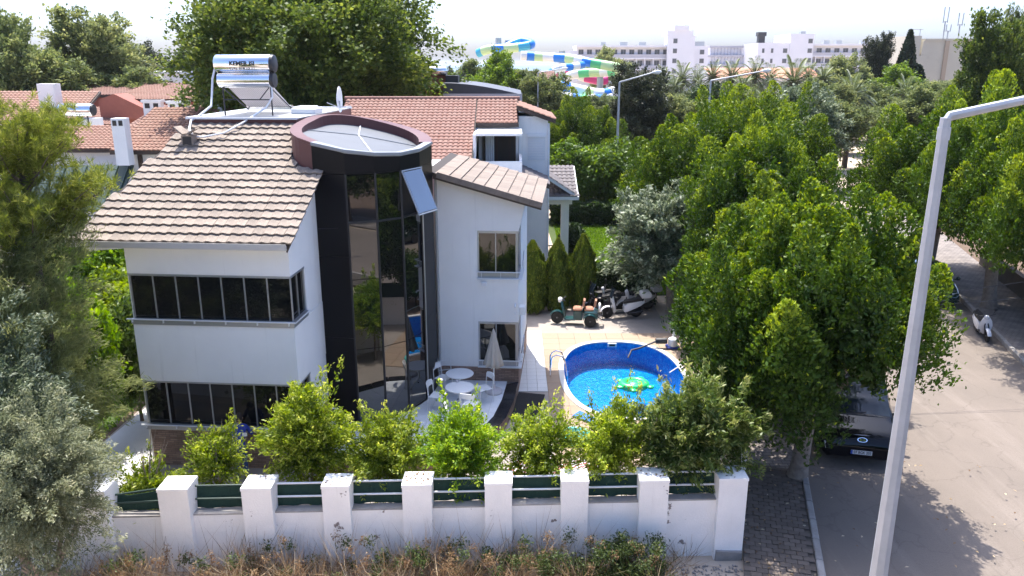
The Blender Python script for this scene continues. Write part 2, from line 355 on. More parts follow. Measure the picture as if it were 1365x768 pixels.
# ------------------------------------------------------------------ swimming pool
def mosaic():
    m = bpy.data.materials.new('blue_pool_mosaic'); m.use_nodes = True; n,l = nodes_of(m); b = n['Principled BSDF']; b.inputs['Roughness'].default_value = .25
    tc = n.new('ShaderNodeTexCoord'); v = n.new('ShaderNodeTexVoronoi'); v.distance = 'CHEBYCHEV'; v.inputs['Scale'].default_value = 13; v.inputs['Randomness'].default_value = .12
    l.new(tc.outputs['Object'], v.inputs['Vector'])
    cr = n.new('ShaderNodeValToRGB'); e = cr.color_ramp.elements; e[0].color = (.0,.12,.47,1); e[1].color = (.015,.30,.62,1); k = e.new(.5); k.color = (.0,.20,.56,1)
    l.new(v.outputs['Color'], cr.inputs[0]); l.new(cr.outputs[0], b.inputs['Base Color']); return m
M['mosaic'] = mosaic()
def water_mat():
    m = bpy.data.materials.new('pool_water'); m.use_nodes = True; n,l = nodes_of(m); n.remove(n['Principled BSDF']); out = n['Material Output']
    tr = n.new('ShaderNodeBsdfTransparent'); tr.inputs[0].default_value = (.72,.96,.99,1)
    gl = n.new('ShaderNodeBsdfGlossy'); gl.inputs['Roughness'].default_value = .03
    fr = n.new('ShaderNodeFresnel'); fr.inputs[0].default_value = 1.33
    tc = n.new('ShaderNodeTexCoord'); nz = n.new('ShaderNodeTexNoise'); nz.inputs['Scale'].default_value = 7; nz.inputs['Detail'].default_value = 4; l.new(tc.outputs['Object'], nz.inputs['Vector'])
    bp = n.new('ShaderNodeBump'); bp.inputs['Strength'].default_value = .9; bp.inputs['Distance'].default_value = .05; l.new(nz.outputs['Fac'], bp.inputs['Height'])
    l.new(bp.outputs[0], gl.inputs['Normal']); l.new(bp.outputs[0], fr.inputs['Normal'])
    mx = n.new('ShaderNodeMixShader'); l.new(fr.outputs[0], mx.inputs[0]); l.new(tr.outputs[0], mx.inputs[1]); l.new(gl.outputs[0], mx.inputs[2]); l.new(mx.outputs[0], out.inputs[0]); return m
M['water'] = water_mat()
pool = thing('swimming_pool', 'blue mosaic oval swimming pool beside the white house', 'pool', (POOL_C[0],POOL_C[1],0))
def PL(t, g, z): x,y = pool_pt(t,g); return (x-POOL_C[0], y-POOL_C[1], z)
ang = [2*math.pi*k/96 for k in range(96)]
mb = MB(); mb.loft([[PL(a,0,.03) for a in ang],[PL(a,0,-.88) for a in ang]], cap=False)
mb.add([PL(a,0,-.88) for a in ang],[tuple(range(96))]); basin = mb.build('basin', M['mosaic'], pool)
for p in basin.data.polygons: p.flip()
mb = MB(); mb.add([PL(a,-.003,-.13) for a in ang],[tuple(range(96))]); mb.build('water', M['water'], pool)
mb = MB(); mb.loft([[PL(a,-.02,.02) for a in ang],[PL(a,-.02,.062) for a in ang],[PL(a,.03,.07) for a in ang],[PL(a,.16,.066) for a in ang],[PL(a,.175,.012) for a in ang]], cap=False)
mb.build('coping', mat('pale_pool_coping', (.62,.60,.56), .6, var=.1), pool, True)
mb = MB(); mb.box(-.17,3.22,-.12,.17,3.28,.02); sk = mb.build('skimmer', M['plastic_w'], pool); mb = MB(); mb.box(-.11,3.205,-.09,.11,3.222,-.01); mb.build('opening', M['recess_shade'], sk)
# deck slabs round the pool
root = bpy.data.objects.new('pool_deck', None); COL.objects.link(root); root['kind'] = 'structure'
def clip(poly, n, d):
    out = []
    for i in range(len(poly)):
        a,b = poly[i], poly[(i+1)%len(poly)]; da = a[0]*n[0]+a[1]*n[1]-d; db = b[0]*n[0]+b[1]*n[1]-d
        if da >= 0: out.append(a)
        if (da >= 0) != (db >= 0): k = da/(da-db); out.append((a[0]+(b[0]-a[0])*k, a[1]+(b[1]-a[1])*k))
    return out
S = .62
full = MB(); full.bbox(.004,.004,0,S-.004,S-.004,.022,.006); full_me = full.mesh('deck_slab', M['deck'])
for i in range(12):
    for j in range(17):
        x0,y0 = 1.16+i*S, 18.7+j*S; cs = [(x0,y0),(x0+S,y0),(x0+S,y0+S),(x0,y0+S)]
        if nrm.dot(Vector((x0+S*.8,y0,0))) > .75: continue
        fs = [pool_f(x,y,.17) for x,y in cs]
        if max(fs) < 1: continue
        if min(fs) >= 1 and pool_f(x0+S/2,y0+S/2,.17) > 1: link('deck_slab', full_me, root, (x0,y0,.012)); continue
        cx,cy = x0+S/2, y0+S/2; k = min(range(200), key=lambda q: (pool_pt(q*math.pi/100,.17)[0]-cx)**2+(pool_pt(q*math.pi/100,.17)[1]-cy)**2)
        a,b = pool_pt((k-4)*math.pi/100,.17), pool_pt((k+4)*math.pi/100,.17); dx,dy = b[0]-a[0], b[1]-a[1]; L_ = math.hypot(dx,dy); n_ = (dy/L_, -dx/L_)
        p = pool_pt(k*math.pi/100,.17)
        if n_[0]*(p[0]-POOL_C[0])+n_[1]*(p[1]-POOL_C[1]) < 0: n_ = (-n_[0],-n_[1])
        g = .004; po = clip([(x0+g,y0+g),(x0+S-g,y0+g),(x0+S-g,y0+S-g),(x0+g,y0+S-g)], n_, n_[0]*p[0]+n_[1]*p[1]-.02)
        if len(po) >= 3:
            mb = MB(); mb.prism([(x-x0,y-y0) for x,y in po],0,.022); link('deck_slab', mb.mesh('deck_slab',M['deck']), root, (x0,y0,.0125))
# white path beside the house and the paving on its far side
root = bpy.data.objects.new('white_path', None); COL.objects.link(root); root['kind'] = 'structure'
mb = MB(); mb.bbox(.004,.004,0,.326,.326,.02,.004); pt = mb.mesh('path_tile', M['pathtile'])
for i in range(3):
    for j in range(18): link('path_tile', pt, root, (.17+i*.33, 23.55+j*.33, .012))
sheet('side_path', [(-11.6,17.2),(-9.75,17.2),(-9.1,27),(-10.9,27)], .02, M['pathtile'])
sheet('lawn_ground', [(2.6,34.5),(11,34.5),(13,53),(2.2,53)], .012, M['lawn'])
sheet('side_garden', [(-30,14.5),(-11.6,14.5),(-11,36),(-30,36)], .011, M['soil'])
sheet('side_lawn', [(-26,20.2),(-11.7,20.2),(-11.2,31),(-26,31)], .014, M['lawn'])
sheet('neighbour_drive', [(-30,37),(-14,37),(-14,44),(-30,44)], .013, M['yard'])
# ------------------------------------------------------------------ the white house
HX, HY, TH = -9.456, 18.757, .0773
house = thing('house', 'white house with black curved glass tower and beige tiled roof beside the pool', 'house', (HX,HY,0), -TH)
def hpart(name, m, fn, parent=house, smooth=False): mb = MB(); fn(mb); return mb.build(name, m, parent, smooth)
# left wing walls
hpart('wall', M['white'], lambda b: b.xprism([(0,5.23),(2.35,5.23),(2.35,7.27),(0,6.13)], 0, 4.1))
hpart('wall', M['white'], lambda b: b.xprism([(2.35,5.23),(7,5.23),(7,8.19),(4.3,8.19),(2.35,7.27)], 0, 3.0))
hpart('wall', M['white'], lambda b: b.box(-.01,-.02,2.41,4.11,7,3.93))
hpart('wall', M['white'], lambda b: b.box(.002,1.02,3.93,4.098,7,5.23))
hpart('wall', M['white'], lambda b: b.box(.002,.9,1.06,4.098,7,2.41))
hpart('plinth', M['brickclad'], lambda b: b.box(.04,.03,0,4.07,7,1.06))
def strip_window(z0, z1, yside, n=7):
    w = thing_part('window'); fr = M['alu']
    hp = lambda nm,m,fn,p=w: hpart(nm,m,fn,p)
    pw = (4.1-.06)/n
    for i in range(n):
        x = .03+i*pw
        hp('pane', M['glass'], lambda b: b.box(x+.012,.055,z0+.05,x+pw-.012,.07,z1-.05))
        hp('mullion', fr, lambda b: b.box(x-.016,.03,z0+.05,x+.016,.075,z1-.05))
    hp('mullion', fr, lambda b: b.box(4.06,.03,z0+.05,4.09,.075,z1-.05))
    k = 2; sw = (yside-.1)/k
    for i in range(k):
        y = .08+i*sw
        hp('pane', M['glass'], lambda b: b.box(4.03,y+.01,z0+.05,4.045,y+sw-.01,z1-.05))
        hp('mullion', fr, lambda b: b.box(4.025,y+sw-.014,z0+.05,4.07,y+sw+.014,z1-.05))
    hp('head_rail', fr, lambda b: b.box(-.005,.0,z1-.055,4.105,.1,z1+.001).box(4.0,.1,z1-.055,4.105,yside,z1+.001))
    hp('sill_rail', fr, lambda b: b.box(-.03,-.05,z0-.09,4.13,.1,z0+.05).box(4.0,.1,z0-.09,4.13,yside,z0+.05))
    def hr(b):
        b.tube([(-.12,-.10,z0+.06),(4.19,-.10,z0+.06),(4.19,yside,z0+.06)], .018, 6)
        for i in range(6): b.box(.0+i*.8,-.11,z0-.03,.02+i*.8,-.05,z0+.05)
    hp('hand_rail', M['alu_w'], hr)
    hp('backing', M['recess_shade'], lambda b: b.box(.03,.2,z0-.02,3.9,.22,z1))
    return w
def thing_part(name):
    o = bpy.data.objects.new(name, None); COL.objects.link(o); o.parent = house; o.empty_display_size = .1; return o
strip_window(4.02, 5.23, 1.02)
strip_window(1.15, 2.41, .9)
# left wing roof: every tile a piece of its own
EZ, SL = 6.17, .5
def roof_z(y): return EZ + SL*(y+.45)
TCX, TCY, TRY = 4.9, 4.25, 2.1
def tower_left(y):
    k = max(0,1-abs((y-TCY)/TRY)**2.8); return TCX-1.75*k**(1/2.8)
def left_edge(y): return -1.06 + (y+.45)/4.65*.92
def right_edge(y): return 4.24 if y < 2.25 else tower_left(y)-.0
ys = [-.45,1.5,2.2,2.26]+[2.3+.2*i for i in range(10)]+[4.28]
roof_poly = [(left_edge(-.45),-.45)] + [(right_edge(y),y) for y in ys] + [(left_edge(4.28),4.28)]
roof = MB(); roof.loft([[(x,y,roof_z(y)-.16) for x,y in roof_poly],[(x,y,roof_z(y)-.02) for x,y in roof_poly]]); roof = roof.build('roof', M['underlay'], house)
TW, TL, LIFT = .262, .318, .055
def tile_mesh(name, w, l, m, prof, lift=LIFT, th=.028):
    """one roof tile lying along +y, nose at y=0; prof is the height profile across its width"""
    mb = MB(); n = len(prof); top=[]
    sec = lambda y,z: [(w*i/(n-1), y, z+prof[i]) for i in range(n)]
    r0, r1 = sec(0,lift), sec(l*1.12,.004)
    b0 = [(x,y,z-th-.012) for x,y,z in r0]; b1 = [(x,y,z-th) for x,y,z in r1]
    V = r0+r1+b0+b1; F = []
    for i in range(n-1): F += [(i,i+1,n+i+1,n+i),(2*n+i,2*n+i+1,i+1,i)]
    F += [(0,n,3*n,2*n),(n-1,2*n-1,4*n-1,3*n-1)]
    mb.add(V,F); return mb.mesh(name, m)
prof = [.0,.022,.028,.018,.0,-.004,.0]
tm = tile_mesh('tile', TW*.985, TL, M['tile'], prof)
pit = math.atan(SL); cosp = math.cos(pit); rest = MB(); count = 0; cand = []
rows = int((4.28+.47)/(TL*cosp))+1
for r in range(rows):
    y = -.49 + r*TL*cosp
    for c in range(23):
        x = -1.12 + c*TW
        yc = y+TL*cosp*.5
        if x < left_edge(yc)-.12 or x+TW > right_edge(yc)+.16 or yc > 4.3: continue
        cand.append((y,x))
cand.sort()
for i,(y,x) in enumerate(cand):
    loc = (x+rnd.uniform(-.004,.004), y, roof_z(y)-.02); rot = (pit+rnd.uniform(-.012,.012), rnd.uniform(-.01,.01), rnd.uniform(-.008,.008))
    if i < 300:
        o = link('tile', tm, roof, loc); o.rotation_euler = rot
    else:
        Mx = Matrix.Translation(loc) @ Euler(rot).to_matrix().to_4x4()
        rest.add([Mx@v.co for v in tm.vertices], [tuple(p.vertices) for p in tm.polygons])
if rest.v: o = rest.build('tiles', M['tile'], roof); o['kind'] = 'stuff'
hpart('fascia', mat('beige_gutter', (.52,.49,.45), .5, var=.1), lambda b: b.box(-1.09,-.56,EZ-.17,4.26,-.455,EZ-.055).box(-1.09,-.56,EZ-.055,4.26,-.545,EZ-.02), roof)
hpart('soffit', M['white'], lambda b: b.box(-1.0,-.44,EZ-.2,4.2,.0,EZ-.165), roof)
hpart('verge_board', M['wood_d'], lambda b: b.loft([[(4.245,-.5,roof_z(-.5)-.2),(4.275,-.5,roof_z(-.5)-.2),(4.275,-.5,roof_z(-.5)+.02),(4.245,-.5,roof_z(-.5)+.02)],[(4.245,2.2,roof_z(2.2)-.2),(4.275,2.2,roof_z(2.2)-.2),(4.275,2.2,roof_z(2.2)+.02),(4.245,2.2,roof_z(2.2)+.02)]]), roof)
hpart('downpipe', M['alu_w'], lambda b: b.tube([(-.62,-.5,6.1),(-.62,-.42,5.93),(-.5,-.1,5.88),(-.06,.12,5.88),(-.06,.2,5.75),(-.06,.2,.1)], .05, 8), roof, True)
def vent(b):
    b.box(.14,3.2,roof_z(3.2)-.05,.46,3.5,roof_z(3.2)+.3); b.obox((.12,3.3,roof_z(3.3)+.38),(.30,.44,.04),ry=.7); b.obox((.42,3.34,roof_z(3.3)+.36),(.30,.42,.04),ry=-.55,rz=.2)
v = hpart('chimney', M['tile'], vent, roof)
hpart('opening', M['recess_shade'], lambda b: b.box(.18,3.19,roof_z(3.2)+.02,.42,3.199,roof_z(3.2)+.26), v)
# flat roof behind the ridge
flat = hpart('flat_roof', M['maroon'], lambda b: b.box(-.14,4.3,8.2,3.02,10.0,8.66))
hpart('roof_edge', M['alu_w'], lambda b: b.box(-.2,4.24,8.66,3.04,4.36,8.72).box(-.2,4.36,8.66,-.06,10.06,8.72).box(-.06,9.92,8.66,3.04,10.06,8.72), flat)
hpart('membrane', mat('pale_roof_screed',(.33,.33,.33),.8,var=.2), lambda b: b.box(-.06,4.36,8.66,3.02,9.92,8.69), flat)
hpart('rear_wall', M['white'], lambda b: b.box(.0,7,0,3.45,9.95,8.2).box(3.45,7,0,6.69,9.95,6.9))
# the curved tower
front = [(4.09,2.24),(4.97,2.16),(5.68,2.47),(6.24,3.02),(6.60,3.90),(6.75,5.0)]
backc = []
for k in range(1,22):
    a = math.pi*.0 + k*math.pi/22.0; c_,s_ = math.cos(a), math.sin(a)
    rx = 1.85 if c_ > 0 else 1.75; backc.append((TCX+rx*math.copysign(abs(c_)**.85,c_), TCY+.3+1.95*abs(s_)**.85))
leftc = [(tower_left(y), y) for y in (4.4,4.1,3.8,3.5,3.2,3.0,2.8,2.6,2.45)]
ring = front + backc + leftc
def rim_z(x, y): return 8.25-.19*(x-5.0)+.10*(y-4.3)
NRG = len(ring); cxm = sum(p[0] for p in ring)/NRG; cym = sum(p[1] for p in ring)/NRG
def inset(p, d): v = Vector((cxm-p[0], cym-p[1])); v.normalize(); return (p[0]+v.x*d, p[1]+v.y*d)
tower = thing_part('tower')
for i in range(NRG):
    a,b = ring[i], ring[(i+1)%NRG]; za,zb = rim_z(*a), rim_z(*b)
    if i < 5:                                   # front facets: black band above, glass or panel below
        hpart('cladding_panel', M['black'], lambda mb: mb.loft([[(a[0],a[1],7.42),(b[0],b[1],7.42),inset(b,.12)+(7.42,),inset(a,.12)+(7.42,)],[(a[0],a[1],za),(b[0],b[1],zb),inset(b,.12)+(zb,),inset(a,.12)+(za,)]]), tower)
        for z0,z1 in ([(0.3,2.9),(2.91,5.2),(5.21,7.41)] if i in (0,4) else []):
            hpart('cladding_panel', M['black'], lambda mb: mb.loft([[(a[0],a[1],z0),(b[0],b[1],z0),inset(b,.1)+(z0,),inset(a,.1)+(z0,)],[(a[0],a[1],z1),(b[0],b[1],z1),inset(b,.1)+(z1,),inset(a,.1)+(z1,)]]), tower)
        if i in (1,2,3):
            e = .03; d = Vector((b[0]-a[0],b[1]-a[1])); Ld = d.length; d.normalize()
            A = (a[0]+d.x*.02, a[1]+d.y*.02); B = (b[0]-d.x*.02, b[1]-d.y*.02); A2,B2 = inset(A,.02),inset(B,.02); A3,B3 = inset(A,.04),inset(B,.04)
            for z0,z1 in [(.42,2.55),(2.57,4.55),(4.57,6.12),(6.14,7.38)]:
                if i == 3 and z0 > 6: continue
                hpart('glass_pane', M['glass_t'], lambda mb: mb.loft([[A2+(z0,),B2+(z0,),B3+(z0,),A3+(z0,)],[A2+(z1,),B2+(z1,),B3+(z1,),A3+(z1,)]]), tower)
            hpart('mullion', M['plastic_b'], lambda mb: mb.box(a[0]-.022,a[1]-.012,.36,a[0]+.022,a[1]+.05,7.42), tower)
            for z in (.36,6.13):
                P0,P1 = inset(a,-.004),inset(b,-.004); Q0,Q1 = inset(a,.06),inset(b,.06)
                hpart('transom', M['plastic_b'], lambda mb: mb.loft([[P0+(z-.025,),P1+(z-.025,),Q1+(z-.025,),Q0+(z-.025,)],[P0+(z+.025,),P1+(z+.025,),Q1+(z+.025,),Q0+(z+.025,)]]), tower)
    else:
        zl = 5.8
        hpart('cladding_panel', M['maroon'], lambda mb: mb.loft([[(a[0],a[1],zl),(b[0],b[1],zl),inset(b,.1)+(zl,),inset(a,.1)+(zl,)],[(a[0],a[1],za),(b[0],b[1],zb),inset(b,.1)+(zb,),inset(a,.1)+(za,)]]), tower)
# rim, inner wall and sunken roof of the tower
for i in range(NRG):
    a,b = ring[i], ring[(i+1)%NRG]; za,zb = rim_z(*a), rim_z(*b); w = .20 if i < 5 else .34
    wa = .20 if i <= 5 and i > 0 else .34; wb = .20 if (i+1) <= 5 else .34
    if i == 0: wa = .26
    a_o,b_o = inset(a,-.03), inset(b,-.03); a_i,b_i = inset(a,wa), inset(b,wb)
    m_ = M['coping'] if i < 5 else M['maroon']
    hpart('rim_cap', m_, lambda mb: mb.loft([[a_o+(za-.05,),b_o+(zb-.05,),b_i+(zb-.3,),a_i+(za-.3,)],[a_o+(za+.02,),b_o+(zb+.02,),b_i+(zb+.02,),a_i+(za+.02,)]]), tower)
fl = [inset(p,.19 if i_ < 6 else .33) for i_,p in enumerate(ring)]
flz = [rim_z(*p)-.03-.22*max(0,min(1,(p[1]-2.3)/2.5)) for p in ring]
cz_ = rim_z(cxm,cym)-.18
tr_ = MB(); tr_.add([(x,y,z) for (x,y),z in zip(fl,flz)]+[(cxm,cym,cz_)],[(i_,(i_+1)%NRG,NRG) for i_ in range(NRG)]); tr_.build('tower_roof', M['membrane'], tower, 'all')
def seam(mb, i0, i1, w):
    A_ = Vector((*fl[i0],flz[i0]+.012)); C_ = Vector((cxm,cym,cz_+.012)); B_ = Vector((*fl[i1],flz[i1]+.012))
    mb.tube([A_,C_,B_],w,5)
hpart('roof_seam', M['plastic_w'], lambda mb: seam(mb,2,18,.022), tower)
hpart('roof_seam', M['coping'], lambda mb: seam(mb,29,8,.012), tower)
hpart('core', M['recess_shade'], lambda mb: mb.prism([inset(p,.22) for p in ring], .3, 7.68), tower)
# the opened sash, hinged at its top
a,b = front[3], front[4]; d = Vector((b[0]-a[0],b[1]-a[1],0)); wd = d.length; dn = d.normalized(); out = Vector((dn.y,-dn.x,0))
sash = bpy.data.objects.new('opened_window', None); COL.objects.link(sash); sash.parent = house
h_ = 1.26; tip = out*math.sin(.42)*h_ + Vector((0,0,-math.cos(.42)*h_)); A = Vector((a[0],a[1],7.40))+out*.03+dn*.02; Bv = A+dn*(wd-.04); th_ = out*.012
def slab(mb, A, B, C, D, t): mb.loft([[A,B,C,D],[A+t,B+t,C+t,D+t]])
hpart('pane', M['glass_b'], lambda mb: slab(mb, A+dn*.03+tip*.03, Bv-dn*.03+tip*.03, Bv-dn*.03+tip*.97, A+dn*.03+tip*.97, out*.012+Vector((0,0,.006))), sash)
def sf(mb):
    mb.tube([A,Bv],.022,6).tube([Bv,Bv+tip],.02,6).tube([A+tip,Bv+tip],.022,6).tube([A,A+tip],.022,6)
hpart('frame', M['alu'], sf, sash)
hpart('corner_post', M['alu'], lambda mb: mb.box(6.735,5.30,.35,6.775,5.565,6.95).box(6.60,3.98,.36,6.64,4.03,7.42))
# right wing
def rwz(x): return 6.12+.28*(9.9-x)
hpart('wall', M['white'], lambda b: b.yprism([(6.7,.82),(7.98,.82),(7.98,rwz(7.98)),(6.7,rwz(6.7))], 5.58, 10))
hpart('wall', M['white'], lambda b: b.yprism([(7.98,5.27),(9.25,5.27),(9.42,6.0),(9.42,rwz(9.42)),(7.98,rwz(7.98))], 5.58, 10))
hpart('wall', M['white'], lambda b: b.box(7.98,5.58,2.35,9.25,10,3.74))
hpart('wall', M['white'], lambda b: b.box(7.98,6.75,3.74,9.25,10,5.27))
hpart('wall', M['white'], lambda b: b.box(7.98,6.75,.82,9.25,10,2.35))
hpart('plinth', M['brickclad'], lambda b: b.box(6.7,5.56,0,9.27,10,.82))
def corner_window(z0, z1, par):
    w = thing_part('window'); g = M['glass']; fr = M['alu']
    hpart('backing', M['recess_shade'], lambda b: b.box(8.0,5.9,z0,9.1,6.7,z1), w)
    for x0,x1 in ((8.03,8.53),(8.56,9.16)):
        hpart('pane', g, lambda b: b.box(x0,5.63,z0+.15,x1,5.645,z1-.07), w)
    for y0,y1 in ((5.66,6.18),(6.21,6.72)):
        hpart('pane', g, lambda b: b.box(9.185,y0,z0+.15,9.2,y1,z1-.07), w)
    hpart('frame', fr, lambda b: b.box(7.98,5.60,z1-.08,9.25,5.68,z1).box(7.98,5.60,z0,9.25,5.68,z0+.15).box(7.98,5.61,z0+.15,8.03,5.67,z1-.08).box(8.53,5.61,z0+.15,8.56,5.67,z1-.08).box(9.16,5.60,z0+.15,9.235,5.68,z1-.08)
          .box(9.17,5.68,z1-.08,9.25,6.75,z1).box(9.17,5.68,z0,9.25,6.75,z0+.15).box(9.175,6.18,z0+.15,9.22,6.21,z1-.08), w)
    def rl(b):
        b.tube([(7.95,5.52,z0+.20),(9.34,5.52,z0+.20),(9.34,6.8,z0+.20)],.02,6)
        b.tube([(9.34,6.3,z0+.2),(9.36,6.6,z0+.62),(9.36,6.8,z0+.62)],.02,6)
        for x in (8.1,8.7,9.2): b.box(x,5.51,z0+.02,x+.015,5.53,z0+.2)
        for y in (5.9,6.3,6.7): b.box(9.33,y,z0+.02,9.35,y+.015,z0+.2)
        b.box(7.96,5.50,z0-.04,9.36,5.60,z0).box(9.25,5.60,z0-.04,9.36,6.8,z0)
    hpart('railing', M['alu_w'], rl, w)
corner_window(3.78, 5.27, 0); corner_window(.86, 2.35, 0)
hpart('floodlight', M['plastic_w'], lambda b: b.bbox(8.1,5.44,3.56,8.28,5.52,3.68,.015).box(8.16,5.52,3.6,8.22,5.58,3.64))
hpart('security_camera', M['plastic_w'], lambda b: b.tube([(9.16,5.56,2.95),(9.16,5.46,2.95),(9.16,5.40,2.90)],.03,8).tube([(9.16,5.56,2.65),(9.16,5.46,2.65)],.025,8))
hpart('outdoor_unit', M['plastic_w'], lambda b: b.bbox(9.25,5.9,2.5,9.45,6.25,2.75,.02))
rr = MB(); P = [(6.55,5.08),(9.92,5.08),(9.92,9.9),(6.55,9.9)]
rr.loft([[(x,y,rwz(x)-.02) for x,y in P],[(x,y,rwz(x)+.1) for x,y in P]]); rroof = rr.build('roof', M['underlay'], house)
hpart('verge_board', M['wood_d'], lambda b: b.loft([[(6.75,5.04,rwz(6.75)-.08),(9.96,5.04,rwz(9.96)-.08),(9.96,5.04,rwz(9.96)+.11),(6.75,5.04,rwz(6.75)+.11)],[(6.75,5.078,rwz(6.75)-.08),(9.96,5.078,rwz(9.96)-.08),(9.96,5.078,rwz(9.96)+.11),(6.75,5.078,rwz(6.75)+.11)]]), rroof)
tm2 = tile_mesh('tile', .385, .36, M['tile_r'], [.0,.006,.0,.006,.0], .05, .03)
pr = math.atan(.28); cpr = math.cos(pr)
for r in range(9):
    x = 9.98 - r*.36*cpr
    for c in range(13):
        y = 5.02 + c*.376
        o = link('tile', tm2, rroof, (x, y, rwz(x)+.10)); o.rotation_euler = Euler((pr+rnd.uniform(-.012,.012),0,math.pi/2)).to_matrix().to_euler()
cap = MB()
for r in range(9):
    x = 9.98-r*.36*cpr; cap.obox((x-.17,5.035,rwz(x-.17)+.07),(.355,.05,.17),ry=pr)
cap.build('verge_tiles', M['tile_r'], rroof)
# terrace: white tiles, black edge, brick riser
tpoly = [(4.12,.42),(6.0,.30),(7.3,.42),(7.95,.95),(8.42,1.9),(8.72,2.9),(8.86,4.1),(8.9,5.3)]
terr = bpy.data.objects.new('terrace', None); COL.objects.link(terr); terr.location = (HX,HY,0); terr.rotation_euler = (0,0,-TH); terr['kind'] = 'structure'
outer = [(4.12,.0),(6.05,-.12),(7.55,.02),(8.3,.7),(8.78,1.78),(9.08,2.85),(9.22,4.1),(9.26,5.54)]
hpart('riser', M['brickclad'], lambda b: b.prism(outer+[(9.26,5.56),(4.12,5.56)], 0, .325), terr)
for i in range(len(tpoly)-1):
    for k in range(2):
        f = lambda q,t: (q[i][0]+(q[i+1][0]-q[i][0])*t, q[i][1]+(q[i+1][1]-q[i][1])*t)
        a0,a1,b1,b0 = f(tpoly,k*.5+.01), f(tpoly,k*.5+.49), f(outer,k*.5+.49), f(outer,k*.5+.01)
        hpart('edge_slab', M['blacktile'], lambda b: b.prism([b0,b1,a1,a0], .325, .362), terr)
hpart('grout', M['grout'], lambda b: b.prism(tpoly+[(8.9,5.56),(4.12,5.56)], .325, .345), terr)
TS = .34
for i in range(14):
    for j in range(16):
        x0,y0 = 4.13+i*TS, .1+j*TS; g = .004
        po = [(x0+g,y0+g),(x0+TS-g,y0+g),(x0+TS-g,y0+TS-g),(x0+g,y0+TS-g)]
        if x0 < 6.7 and y0 > 3.3 and (x0+TS < 6.3): continue
        if x0+TS < 5.6 and y0 > 2.4: continue
        full_ = True
        for q in range(len(tpoly)-1):
            (ax,ay),(bx,by) = tpoly[q],tpoly[q+1]; L_ = math.hypot(bx-ax,by-ay); n_ = (-(by-ay)/L_,(bx-ax)/L_); d_ = n_[0]*ax+n_[1]*ay+.004
            m0 = len(po); po = clip(po, n_, d_)
            if len(po) < 3: break
        if y0+TS > 5.55: po = clip(po,(0,-1),-5.55) if len(po)>=3 else po
        if len(po) < 3: continue
        hpart('terrace_tile', M['terrace'], lambda b: b.prism(po,.345,.358+rnd.uniform(0,.002)), terr)
# terrace guard rail by the left wing
gr = thing('railing', 'short white metal railing at the terrace end beside the black tower', 'railing', (HX,HY,0), -TH)
hpart('top_rail', M['alu_w'], lambda b: b.tube([(4.14,1.10,1.28),(4.72,1.10,1.28)],.025,8), gr)
hpart('bottom_rail', M['alu_w'], lambda b: b.tube([(4.14,1.10,.50),(4.72,1.10,.50)],.018,8), gr)
for i in range(4): hpart('baluster', M['alu_w'], lambda b: b.tube([(4.16+i*.183,1.10,.36 if i in (0,3) else .5),(4.16+i*.183,1.10,1.27)],.02 if i in (0,3) else .012,8), gr)
# black mat
mb = MB(); mb.prism([(-.12,21.55),(.76,21.5),(1.05,23.25),(.22,23.45)],.034,.05); tag(mb.build('door_mat', M['mat']), 'large black rubber mat on the paving at the foot of the terrace', 'mat')
# ------------------------------------------------------------------ garden wall along the front
fence = thing('garden_wall', 'white plastered garden wall with square pillars and green screening net', 'wall', (0,0,0))
px = [-8.52,-6.87,-5.2,-3.6,-1.95,-.28,1.3,2.95,4.60]
fy = lambda x: 14.2+(x+7)/11.6*.42
FA = math.atan(.42/11.6)
def fpart(name, m, fn, parent=fence, smooth=False): mb = MB(); fn(mb); return mb.build(name, m, parent, smooth)
for i,x in enumerate(px):
    w = .60 if i not in (3,5,6) else .56
    z = 1.92+[-.02,0,-.01,.01,0,0,.02,0,.01][i]; w2 = w/2; y = fy(x)
    p = fpart('pillar', M['wallpaint'], lambda b: b.loft([[(x-w2,y,-.1),(x+w2,y+w*FA,-.1),(x+w2,y+w*.95,-.1),(x-w2,y+w*.92,-.1)],[(x-w2,y,z-.06),(x+w2,y+w*FA,z-.06),(x+w2,y+w*.95,z-.06),(x-w2,y+w*.92,z-.06)]]))
    fpart('cap', M['wallpaint'], lambda b: b.loft([[(x-w2-.012,y-.012,z-.06),(x+w2+.012,y+w*FA-.012,z-.06),(x+w2+.012,y+w*.95+.012,z-.06),(x-w2-.012,y+w*.92+.012,z-.06)],[(x-w2-.008,y-.008,z),(x+w2+.008,y+w*FA-.008,z),(x+w2+.008,y+w*.95,z),(x-w2-.008,y+w*.92,z)]]), p)
px2 = [-12.4]+px
